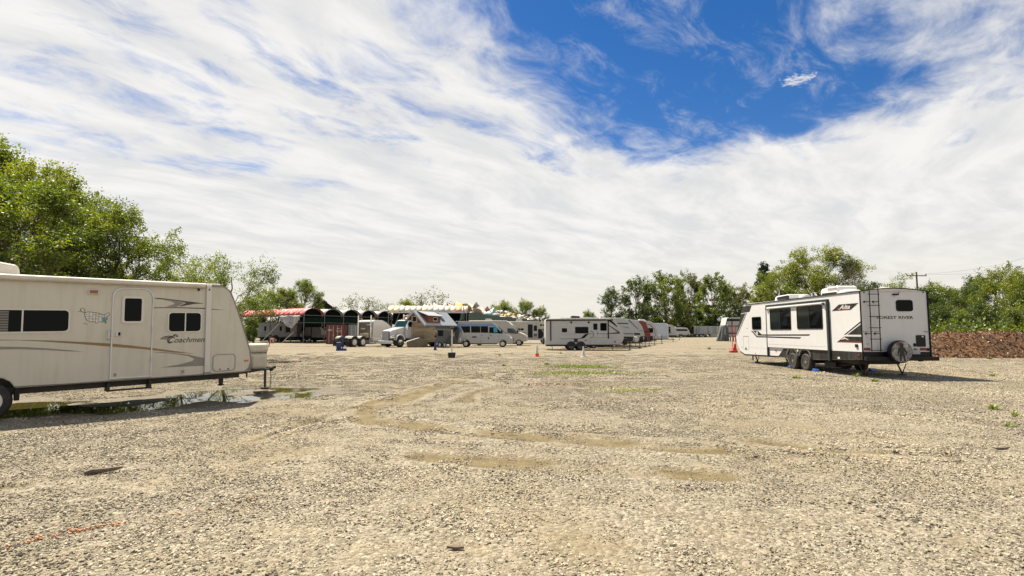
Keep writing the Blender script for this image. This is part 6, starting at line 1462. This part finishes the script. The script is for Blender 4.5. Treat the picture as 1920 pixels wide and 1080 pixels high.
AX = math.atan2(0.54, -0.84)                  # axis of the vaults, from the open ends to the far left
S0 = Vector((-29.6, 76.0, 0)); STEP = Vector((0.54, 0.84, 0)) * 3.5
ordw = ['', 'first', 'second', 'third', 'fourth', 'fifth', 'sixth']
def market_canopies():
    g = np.random.default_rng(9)
    for k in range(7):
        p = S0 + STEP * k
        lab = 'red and white striped barrel canopy at the near end of the old sheds' if k == 0 else '%s pale arched canopy behind the red striped one' % ordw[k]
        t = thing('arched_canopy', lab, 'canopy', p, AX, 'arched canopies of the old sheds')
        # local y points away from the camera's right: flip so that w runs along STEP
        t.scale = (1, -1, 1)
        if k == 0: mats = [M_CANS, M_CANR2, M_CANS, M_CANR2, M_CANS, M_CANS, M_CANR, M_CANR, M_CANS2, M_CANS, M_CANS2, M_CANS2, M_CANS, M_CANR2]
        else: mats = [M_CANW, M_CANW, M_CANG, M_CANW, M_CANW, M_CANG]
        vault(None, t, 3.4, 1.05, 4.05, 16.0, mats, seed=k)
        for x in ((0.0, 8.0, 15.9) if k < 2 else (0.0, 15.9)):
            post(t, x, 0.0, 0, 4.1)
        MB().tube([(0, 0, 4.0), (0, 3.4, 4.0)], 0.05, 5).build('tie_beam', M_STEELP, t)
        MB().tube([(0, 0, 2.95), (0, 3.4, 2.95)], 0.05, 5).build('rail', M_STEELP, t)
        MB().box(0.25, 0.28, 0.05, 3.35, 3.02, 3.72).build('green_screen', M_NET, t)
        if k == 0:
            MB().box(0.0, 16.0, -0.05, 0.05, 3.92, 4.06).build('eave_beam', M_BLACK, t)
            MB().tube([(0, 0, 2.95), (15.9, 0, 2.95)], 0.05, 5).build('rail', M_STEELP, t)
            for x0, x1 in ((5.6, 9.6), (2.2, 4.4), (12.6, 14.2)):
                MB().tube([(x0, -0.1, 2.9 if x0 > 5 and x0 < 6 else 1.6), (x1, -0.4, 0.05)], 0.055, 5).build('brace', M_ALU, t)
            # torn sheet sagging from the eave
            V = []; F = []; n, m = 16, 8
            for j in range(m):
                v = j / (m - 1)
                for i in range(n):
                    u = i / (n - 1); x = 0.6 + 5.2 * u * (1 - 0.42 * v) + 0.7 * v
                    V.append((x, -0.12 - 0.25 * v * math.sin(u * 9), 4.0 - v * (0.35 + 1.55 * math.sin(math.pi * (0.1 + 0.75 * (1 - u)))) + 0.03 * math.sin(i * 2.1)))
            for j in range(m - 1):
                for i in range(n - 1): F.append((j * n + i, j * n + i + 1, (j + 1) * n + i + 1, (j + 1) * n + i))
            o = MB().add(V, F).build('torn_sheet', M_CANG, t, smooth=True, angle=80); sd = o.modifiers.new('thickness', 'SOLIDIFY'); sd.thickness = 0.02
        elif k in (3, 5):
            MB().tube([(-0.1, 0.1, 4.4), (0.1, -1.0, 2.2)], 0.06, 5).build('brace', M_STEELP, t)
        MB().prism([(0.06, 2.3)] + [(1.7 - 1.62 * math.cos(math.pi * i / 10), 4.0 + 0.95 * math.sin(math.pi * i / 10)) for i in range(11)] + [(3.34, 2.3)], 0.45, 0.49, 'x').build('shade_panel', M_SHADE, t)  # black panel painted in as the shaded inside of the arch
market_canopies()

def dark_backdrop():
    p = S0 + Vector((-16, 21, 0))
    t = thing('backdrop_screen', 'dark green screen added for darkness behind the trailers under the arched canopies', 'backdrop', p, 0.10)  # dark sheet added to give the darkness under the arched roofs
    for k in range(14):
        MB().box(k * 2.5, k * 2.5 + 2.46, 0.0, 0.04, 0.05, 3.4).build('screen_panel', M_NET, t)
        post(t, k * 2.5 - 0.02, -0.06, 0, 3.6, 0.05)
dark_backdrop()

# long striped canopy and torn row beyond it
def long_canopy():
    Y = 72.0
    a = W(727, 600, Y); L = W(876, 600, Y).x - a.x
    t = thing('barrel_canopy', 'long white and pink striped barrel canopy above the tiny house', 'canopy', (a.x, Y, 0), 0.0)
    mats = [M_CANYW, M_CANYW, M_CANW, M_CANPW, M_CANW, M_CANW, M_CANYW, M_CANW, M_CANPW, M_CANW, M_CANW, M_CANPW, M_CANP, M_CANPW]
    vault(None, t, 3.6, 0.95, 4.30, L, mats, seed=40)
    MB().box(0, L, -0.06, 0.06, 4.16, 4.30).build('eave_beam', M_ALU, t)
    MB().box(0.2, L, 2.2, 2.3, 0.3, 4.25).build('shade_sheet', M_SHADE, t)  # black sheet standing in for the shade below this roof
    for x in (0.1, L * 0.33, L * 0.66, L - 0.1): post(t, x, 0.0, 0, 4.2); post(t, x, 3.5, 0, 4.2)
    for x in (1.0, L * 0.42, L - 1.2): MB().tube([(x, 0, 2.6), (x + 0.6, 0, 4.2)], 0.05, 5).build('brace', M_STEELP, t)
    MB().tube([(L - 0.4, -0.1, 4.2), (L - 0.6, -0.1, 5.35)], 0.06, 5).build('broken_pole', pmat('rusty pipe', (0.10, 0.03, 0.02), 0.7), t)
    MB().tube([(L * 0.55, 1.8, 5.32), (L, 1.8, 5.36)], 0.03, 5).build('ridge_pipe', M_STEELP, t)
long_canopy()
def torn_row():
    A, B = Vector((-6.9, 72.3, 0)), Vector((9.4, 156, 0)); d = (B - A).normalized(); ang = math.atan2(d.y, d.x); L = (B - A).length
    t = thing('green_shed_beam', 'long dark green shed beam running back under the torn canopies', 'shed', A, ang)
    nseg = 14
    for k in range(nseg):
        x0, x1 = L * k / nseg, L * (k + 1) / nseg - 0.04
        MB().box(x0, x1, 0.0, 0.12, 3.25, 4.40).build('beam_board', M_GREENB, t)
        post(t, x0 + 0.1, 0.2, 0, 3.3, 0.09, M_GREENB)
        if k < 9: MB().box(x0, x1, 3.0, 3.1, 0.4, 3.1).build('shade_sheet', M_NET, t)  # dark sheet standing in for the shade behind the beam
    g = np.random.default_rng(12)
    cols = [M_CANY, M_CANW, M_CANP, M_CANB, M_CANW, M_CANG, M_CANY, M_CANW, M_CANG, M_CANW, M_CANG, M_CANW, M_CANG, M_CANW]
    pos = ['first', 'second', 'third', 'fourth', 'fifth', 'sixth', 'seventh', 'eighth', 'ninth', 'tenth', 'eleventh', 'twelfth', 'thirteenth', 'last']
    for k in range(nseg):
        w = L / nseg
        p = A + d * (w * k)
        c = thing('torn_canopy', '%s torn canopy along the green beam counting from the long striped one' % pos[k], 'canopy', p, ang + math.pi / 2, 'torn canopies along the green beam')
        c.scale = (1, -1, 1)
        mats = [cols[k], M_CANW if k % 2 else cols[k], None if k % 3 == 1 else M_CANG, M_CANW]
        tears = {(int(g.integers(0, 3)), int(g.integers(1, 8))) for _ in range(11)}
        vault(None, c, w * 0.97, 0.85 + 0.3 * g.random(), 4.38, 6.0, mats, nseg=8, open_tears=tears, seed=60 + k, jit=0.24, hoops=k % 2 == 0)
        # rags hanging below the beam
        for q in range(2):
            y0 = w * (0.15 + 0.6 * g.random()); hh = 0.3 + 0.5 * g.random()
            MB().prism([(y0, 3.22), (y0 + 0.7, 3.22), (y0 + 0.5, 3.22 - hh * 0.6), (y0 + 0.25, 3.22 - hh), (y0 + 0.1, 3.22 - hh * 0.4)], 1.5, 1.53, 'x').build('hanging_rag', M_CANW, c)
torn_row()

# trailers stored under the canopies
GU = 'trailers stored under the canopies'
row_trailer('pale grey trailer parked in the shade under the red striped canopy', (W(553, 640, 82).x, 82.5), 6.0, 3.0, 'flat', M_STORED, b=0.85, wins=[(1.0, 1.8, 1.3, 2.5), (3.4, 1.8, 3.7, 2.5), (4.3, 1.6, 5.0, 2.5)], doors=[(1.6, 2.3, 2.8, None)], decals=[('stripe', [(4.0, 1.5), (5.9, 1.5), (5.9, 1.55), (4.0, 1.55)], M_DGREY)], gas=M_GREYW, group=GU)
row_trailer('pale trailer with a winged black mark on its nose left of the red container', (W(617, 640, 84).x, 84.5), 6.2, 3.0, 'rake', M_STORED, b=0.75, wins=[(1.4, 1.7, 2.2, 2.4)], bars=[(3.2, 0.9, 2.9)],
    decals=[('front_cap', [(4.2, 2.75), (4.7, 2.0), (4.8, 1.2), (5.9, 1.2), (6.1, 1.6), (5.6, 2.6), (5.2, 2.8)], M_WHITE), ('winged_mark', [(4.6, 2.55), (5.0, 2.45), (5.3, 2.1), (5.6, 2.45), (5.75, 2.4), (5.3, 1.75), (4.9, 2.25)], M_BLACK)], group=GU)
def cooler():
    p = W(506, 636, 76); t = thing('tool_box', 'small pale box with a dark strap by the canopy braces', 'box', (p.x, 76, 0), 0.2)

    MB().box(0, 0.5, 0, 0.4, 0.0, 0.75).build('box_body', M_CANP, t, bevel=0.04); MB().box(0.15, 0.3, -0.01, 0.41, 0.2, 0.5).build('strap', M_CHAR, t)
cooler()

# dark gabled roof behind the trees
def dark_house():
    Y = 120.0
    p = W(618, 600, Y)
    t = thing('house', 'dark gabled house roof rising behind the arched canopies', 'house', (p.x - 4.6, Y, 0), 0.25)
    MB().box(0, 9, 0, 8, 0, 5.6).build('wall', M_GREYBOX, t)
    MB().prism([(-0.3, 6.0), (2.9, 8.6), (3.0, 8.9), (3.1, 8.6), (6.6, 6.1), (9.6, 5.9), (9.6, 5.5), (-0.3, 5.5)], -0.4, 8.4).build('roof', M_DARKROOF, t)
    MB().box(5.2, 5.6, 2.0, 2.4, 6.4, 7.4).build('chimney', M_CONC, t)
    MB().box(4.9, 5.4, -0.05, 0.0, 4.5, 5.3).build('window', M_GLASS, t)
dark_house()

# ------------------------------------------------------------------ cones, stands and posts
def cone(label, px, py, mats, h=0.75, name='traffic_cone', sc=1.0, base=M_ORANGE):
    c_, s_ = math.cos(PITCH), math.sin(PITCH); r = W(px, py, 1.0) - Vector((0, 0, CAM_H)); k = -CAM_H / r.z
    p = Vector((0, 0, CAM_H)) + r * k
    t = thing(name, label, 'traffic cone', (p.x, p.y, 0.0), 0.3, None, sc)
    MB().box(-0.19, 0.19, -0.19, 0.19, 0.0, 0.035).build('base', base, t, bevel=0.012)
    n = len(mats)
    for i, m in enumerate(mats):
        z0, z1 = 0.035 + (h - 0.035) * i / n, 0.035 + (h - 0.035) * (i + 1) / n
        rr = lambda z: 0.145 - 0.115 * z / h
        MB().lathe([(rr(z0), z0), (rr(z1), z1)] + ([(rr(z1) * .6, z1 + 0.01)] if i == n - 1 else []), (0, 0, 0), 'z', 20).build('band', m, t, smooth=True)
    return t, p
cone('orange and white traffic cone left of the white trailer', 1007, 669, [M_ORANGE, M_CONEW, M_CONEW, M_CONEW], 0.80)
cone('plain white traffic cone before the white trailer wheels', 1094, 669, [M_CONEW, M_CONEW], 0.68, base=M_CONEW)
cone('slim blue cone under the lamp post before the grey camper', 816, 657, [M_NAVY, M_NAVY], 0.95, base=M_NAVY)
def white_post():
    p = W(847, 671, 34.0)
    t = thing('barrier_post', 'white post set in a square concrete bucket holding a grey bar', 'post', (p.x, 34.0, 0), 0.1)
    MB().tube([(0, 0, 0.25), (0, 0, 1.78)], 0.05, 10).build('post', M_ALU, t, smooth=True)
    MB().prism([(-0.21, 0.0), (0.21, 0.0), (0.25, 0.34), (-0.25, 0.34)], -0.22, 0.22).build('bucket', M_CHAR, t, bevel=0.02)
    MB().box(-0.20, 0.20, -0.19, 0.19, 0.33, 0.36).build('concrete_fill', M_CONC, t)
    MB().tube([(0, 0, 1.74), (-0.55, 0.2, 1.78), (-1.05, 0.4, 1.80)], 0.022, 6).build('bar', M_GREYBOX, t)
white_post()
def lamp_stand():
    p = W(816, 657, 47.9)
    t = thing('work_lamp', 'thin stand with two lamp heads behind the slim blue cone', 'lamp', (p.x - 0.02, 48.2, 0), 0)
    MB().tube([(0, 0, 0), (0, 0, 1.85)], 0.03, 6).box(-0.2, 0.2, -0.2, 0.2, 0, 0.03).build('stand', M_STEELP, t)
    MB().box(-0.12, 0.12, -0.15, 0.05, 1.15, 1.32).build('lamp_head', M_CHAR, t, bevel=0.03); MB().box(-0.1, 0.14, -0.15, 0.05, 1.5, 1.75).build('lamp_head', M_GREY, t, bevel=0.03)
lamp_stand()
def blue_stand():
    p = W(640, 658, 46.3)
    t = thing('sign_stand', 'dark blue sign stand with a weighted base near the containers', 'stand', (p.x, 46.3, 0), 0.15)
    MB().box(-0.42, 0.42, -0.25, 0.25, 0.0, 0.22).build('base', M_NAVY, t, bevel=0.04)
    MB().box(-0.42, -0.02, -0.18, 0.18, 0.22, 0.75).build('hopper', M_NAVY, t, bevel=0.05)
    MB().tube([(0.1, 0, 0.2), (0.1, 0, 1.25)], 0.055, 8).build('post', M_NAVY, t, smooth=True)
    MB().box(-0.9, -0.3, -0.45, -0.2, 0.0, 0.02).build('foot_plate', M_ALU, t)
blue_stand()
def red_stand():
    p = W(1376, 661, 42.7)
    t = thing('sign_stand', 'bright red post stand behind the nose of the laddered trailer', 'stand', (p.x, 42.7, 0), 0, None, (0.85, 0.85, 0.92))
    MB().box(-0.40, 0.30, -0.25, 0.25, 0.0, 0.18).build('base', M_REDP, t, bevel=0.06)
    MB().lathe([(0.17, 0.18), (0.13, 0.4), (0.06, 0.75)], (0.12, 0, 0), 'z', 14).build('cone_foot', M_REDP, t, smooth=True)
    for x in (-0.08, 0.22): MB().tube([(x, 0, 0.18), (x, 0, 2.35)], 0.03, 6).build('post', M_REDP, t)
    MB().tube([(-0.08, 0, 2.3), (0.22, 0, 2.3)], 0.025, 6).build('crossbar', M_REDP, t)
red_stand()

# ------------------------------------------------------------------ utility pole and wires
def utility_pole():
    Y = 70.0; p = W(1725, 622, Y); top = W(1725, 510, Y).z; arm = W(1725, 517, Y).z
    t = thing('utility_pole', 'wooden utility pole with a crossarm over the trees', 'utility pole', (p.x, Y, 0), 0.0)
    MB().tube([(0, 0, 0), (0, 0, top)], [0.15, 0.09], 8).build('pole', M_BARK, t, smooth=True)
    MB().box(-1.3, 1.3, -0.05, 0.05, arm - 0.055, arm + 0.055).build('crossarm', M_BARK, t)
    for x in (-1.25, -0.6, 1.25): MB().lathe([(0.05, 0), (0.07, 0.08), (0.03, 0.2)], (x, 0, arm + 0.08), 'z', 8).build('insulator', M_CHAR, t)
    for i, (x, e) in enumerate(((1.25, W(1960, 448, 45)), (-0.6, W(1960, 470, 45)))):
        a = Vector((p.x + x, Y, arm + 0.25)); b = e + (e - a) * 0.6
        pts = [a + (b - a) * (k / 16) - Vector((0, 0, 1.2 * math.sin(math.pi * k / 16))) for k in range(17)]
        w = MB().tube(pts, 0.007, 4).build('power_line', M_BLACK)
        tag(w, ('upper' if i == 0 else 'lower') + ' power line rising from the utility pole to the right', 'wire')
utility_pole()

# ------------------------------------------------------------------ small things on the gravel
def gz(x, y): return float(ground_z(np.array([x]), np.array([y]))[0])
def driftwood():
    m = MB(); g = np.random.default_rng(2)
    m.tube([(-0.16, -0.02, 0.03), (-0.10, 0.0, 0.045), (0.0, 0.0, 0.045), (0.12, 0.015, 0.05), (0.19, 0.03, 0.055)], [0.035, 0.045, 0.036, 0.03, 0.012], 7)
    o = m.build('wood_stick', M_WOODD, None, bevel=0.0); o.location = (-4.72, 6.3, gz(-4.72, 6.3)); o.rotation_euler = (0, 0, 0.55); o.scale = (1.0, 1.0, 0.8)
    tag(o, 'short dark broken stick lying on the gravel', 'stick')
driftwood()
def bark_bits():
    for i, (px, py, lb) in enumerate(((853, 1032, 'flat dark wood chip at the bottom edge of the gravel'), (1878, 842, 'thin dark splinter on the gravel near the right edge'))):
        r = W(px, py, 1.0) - Vector((0, 0, CAM_H)); k = -CAM_H / r.z
        o = MB().prism([(-0.06, 0), (-0.02, 0.02), (0.06, 0.012), (0.07, -0.01), (0.0, -0.018)], 0.012, 0.028, 'z').build('wood_chip', M_WOODD, None)
        o.location = (r.x * k, r.y * k, gz(r.x * k, r.y * k)); o.rotation_euler = (0.1, 0, 0.3 * i); o.scale = (1, 1, 1) if i == 0 else (2.2, 1.2, 1)
        tag(o, lb, 'wood chip')
bark_bits()

def weed_mesh(seed, n, h, r):
    g = np.random.default_rng(seed); V = []; F = []; T = []
    for i in range(n):
        a = g.random() * 6.283; q = r * g.random() ** 0.7; bx, by = 0.35 * q * math.cos(a), 0.35 * q * math.sin(a)
        L = h * (0.5 + 0.7 * g.random()); lean = 0.25 + 0.9 * q / r; wd = 0.006 + 0.011 * g.random()
        d = Vector((math.cos(a), math.sin(a), 0)); s = Vector((-d.y, d.x, 0)); b0 = len(V)
        for t, w in ((0, 0.35), (0.4, 1.0), (0.75, 0.8), (1.0, 0.05)):
            p = Vector((bx, by, 0)) + d * (L * lean * t * (0.5 + 0.5 * t)) + Vector((0, 0, L * t * (1 - 0.35 * lean * t)))
            V += [tuple(p - s * wd * w), tuple(p + s * wd * w)]
        for k in range(3): F.append((b0 + 2 * k, b0 + 2 * k + 1, b0 + 2 * k + 3, b0 + 2 * k + 2)); T.append(min(1, max(0, 0.5 + g.normal() * .25)))
    me = bpy.data.meshes.new('weed'); me.from_pydata(V, [], F); me.update()
    at = me.attributes.new('tint', 'FLOAT', 'FACE'); at.data.foreach_set('value', np.array(T, np.float32)); me.materials.append(L_WEED)
    return me
WEEDS = [weed_mesh(1, 60, 0.17, 0.20), weed_mesh(2, 40, 0.075, 0.16), weed_mesh(3, 26, 0.22, 0.12)]
def weeds():
    spots = [(1862, 768, 0, 0.85, 'leafy green weed standing alone in the gravel near the right edge'), (1892, 797, 1, 1.0, 'low spreading weed below the leafy one near the right edge'),
             (1640, 716, 0, 0.9, 'green weed before the shadow of the laddered trailer'), (1607, 708, 2, 0.9, 'tall thin weed before the wheels of the laddered trailer'),
             (937, 668, 2, 1.1, 'upright weed between the white post and the orange cone'), (1052, 664, 1, 1.4, 'low weed between the two cones before the white trailer'),
             (1025, 684, 1, 1.8, 'small weed in front of the orange and white cone'), (945, 687, 1, 1.6, 'tiny weed left of the grass patch in the open gravel'),
             (1330, 655, 0, 1.5, 'weed clump in the lane left of the red stand'), (1862, 706, 1, 1.6, 'low weed by the shadow tip of the laddered trailer'),
             (1494, 710, 1, 1.6, 'flat weed in the gravel before the laddered trailer slide'),
             (1855, 674, 1, 2.0, 'small weed at the foot of the brown mound'),
             (1903, 782, 2, 0.7, 'thin weed sprig beside the low spreading weed')]
    for px, py, k, s, lb in spots:
        r = W(px, py, 1.0) - Vector((0, 0, CAM_H)); q = -CAM_H / r.z
        o = bpy.data.objects.new('weed', WEEDS[k]); COL.objects.link(o)
        o.location = (r.x * q, r.y * q, gz(r.x * q, r.y * q)); o.rotation_euler = (0, 0, px * 0.37); o.scale = (s, s, s)
        tag(o, lb, 'weed', 'weeds in the gravel')
    g = np.random.default_rng(6)
    P = []; T = []
    def patch(cx, cy, sx, sy, n, col):
        p = np.stack([cx + g.normal(size=n) * sx, cy + g.normal(size=n) * sy, np.zeros(n)], -1); p[:, 2] = ground_z(p[:, 0], p[:, 1]) + 0.03 + 0.08 * g.random(n); P.append(p); T.append(np.clip(col + g.normal(size=n) * .2, 0, 1))
    for px, py, sx, sy, n, c in ((1090, 690, 0.75, 0.35, 1500, .6), (1100, 703, 1.0, 0.25, 700, .8), (1180, 738, .5, .2, 150, .9), (1060, 703, .7, .2, 300, .9)):
        r = W(px, py, 1.0) - Vector((0, 0, CAM_H)); q = -CAM_H / r.z; patch(r.x * q, r.y * q, sx, sy, n, c)
    co, f = leaf_quads(np.concatenate(P), g, 0.085, upbias=-0.2, asp=0.3)
    me = mesh_from_arrays('grass', co, f); a = me.attributes.new('tint', 'FLOAT', 'FACE'); a.data.foreach_set('value', np.concatenate(T).astype(np.float32)); me.materials.append(L_WEED)
    o = bpy.data.objects.new('grass', me); COL.objects.link(o); tag(o, 'patch of short grass in the middle of the gravel', 'grass', kind='stuff')
weeds()

def straw():
    """dry orange-brown litter gathered here and there"""
    g = np.random.default_rng(16); P = []
    for px, py, sx, sy, n in ((520, 680, 0.5, 0.3, 260), (545, 679, .5, .3, 200), (600, 650, 2.0, .5, 500), (730, 652, 2.0, .4, 300), (1060, 655, 2.0, .5, 500), (1360, 655, 1.5, .5, 400), (1040, 722, .5, .12, 120), (1180, 642, 3, .6, 300)):
        r = W(px, py, 1.0) - Vector((0, 0, CAM_H)); q = -CAM_H / r.z; x, y = r.x * q, r.y * q
        p = np.stack([x + g.normal(size=n) * sx, y + g.normal(size=n) * sy, np.zeros(n)], -1); p[:, 2] = ground_z(p[:, 0], p[:, 1]) + 0.02; P.append(p)
    P = np.concatenate(P); co, f = leaf_quads(P, g, 0.09, upbias=1.2, asp=0.35, droop=0)
    me = mesh_from_arrays('dry_litter', co, f); a = me.attributes.new('tint', 'FLOAT', 'FACE'); a.data.foreach_set('value', np.clip(0.65 + g.normal(size=len(P)) * .25, 0, 1).astype(np.float32)); me.materials.append(L_RUST)
    o = bpy.data.objects.new('dry_litter', me); COL.objects.link(o); tag(o, 'dry orange leaf litter in small drifts on the gravel', 'litter', kind='stuff')
straw()

def paint_line():
    """faint line of spray paint: chips with orange tops along it"""
    g = np.random.default_rng(26); pts = [(-3.95, 4.02), (-3.55, 4.53), (-3.28, 4.71), (-2.78, 5.12), (-2.11, 6.0)]
    m = MB()
    for i in range(95):
        u = g.random(); u = (0.25 + 1.5 * u if i < 55 else u * 4) * (len(pts) - 1.001) / 4 * 1.0; k = min(len(pts) - 2, int(u)); f = u - k
        x = pts[k][0] + (pts[k + 1][0] - pts[k][0]) * f + g.normal() * 0.035; y = pts[k][1] + (pts[k + 1][1] - pts[k][1]) * f + g.normal() * 0.022
        s = 0.005 + 0.009 * g.random(); a = g.random() * 6.28; z = gz(x, y) + 0.014 + 0.008 * g.random()
        n = 5; tilt = g.normal(size=2) * 0.3
        v = [(x + s * math.cos(a + 6.28 * j / n), y + 0.6 * s * math.sin(a + 6.28 * j / n), z + s * (tilt[0] * math.cos(a + 6.28 * j / n))) for j in range(n)]
        m.add(v + [(p[0], p[1], p[2] - 0.012) for p in v], [tuple(range(n))] + [(j, n + j, n + (j + 1) % n, (j + 1) % n) for j in range(n)])
    me = bpy.data.meshes.new('painted_line'); me.from_pydata(m.v, [], m.f); me.materials.append(M_ORP)
    o = bpy.data.objects.new('painted_line', me); COL.objects.link(o); tag(o, 'faint orange spray paint line crossing the near gravel', 'paint line', kind='stuff')
paint_line()
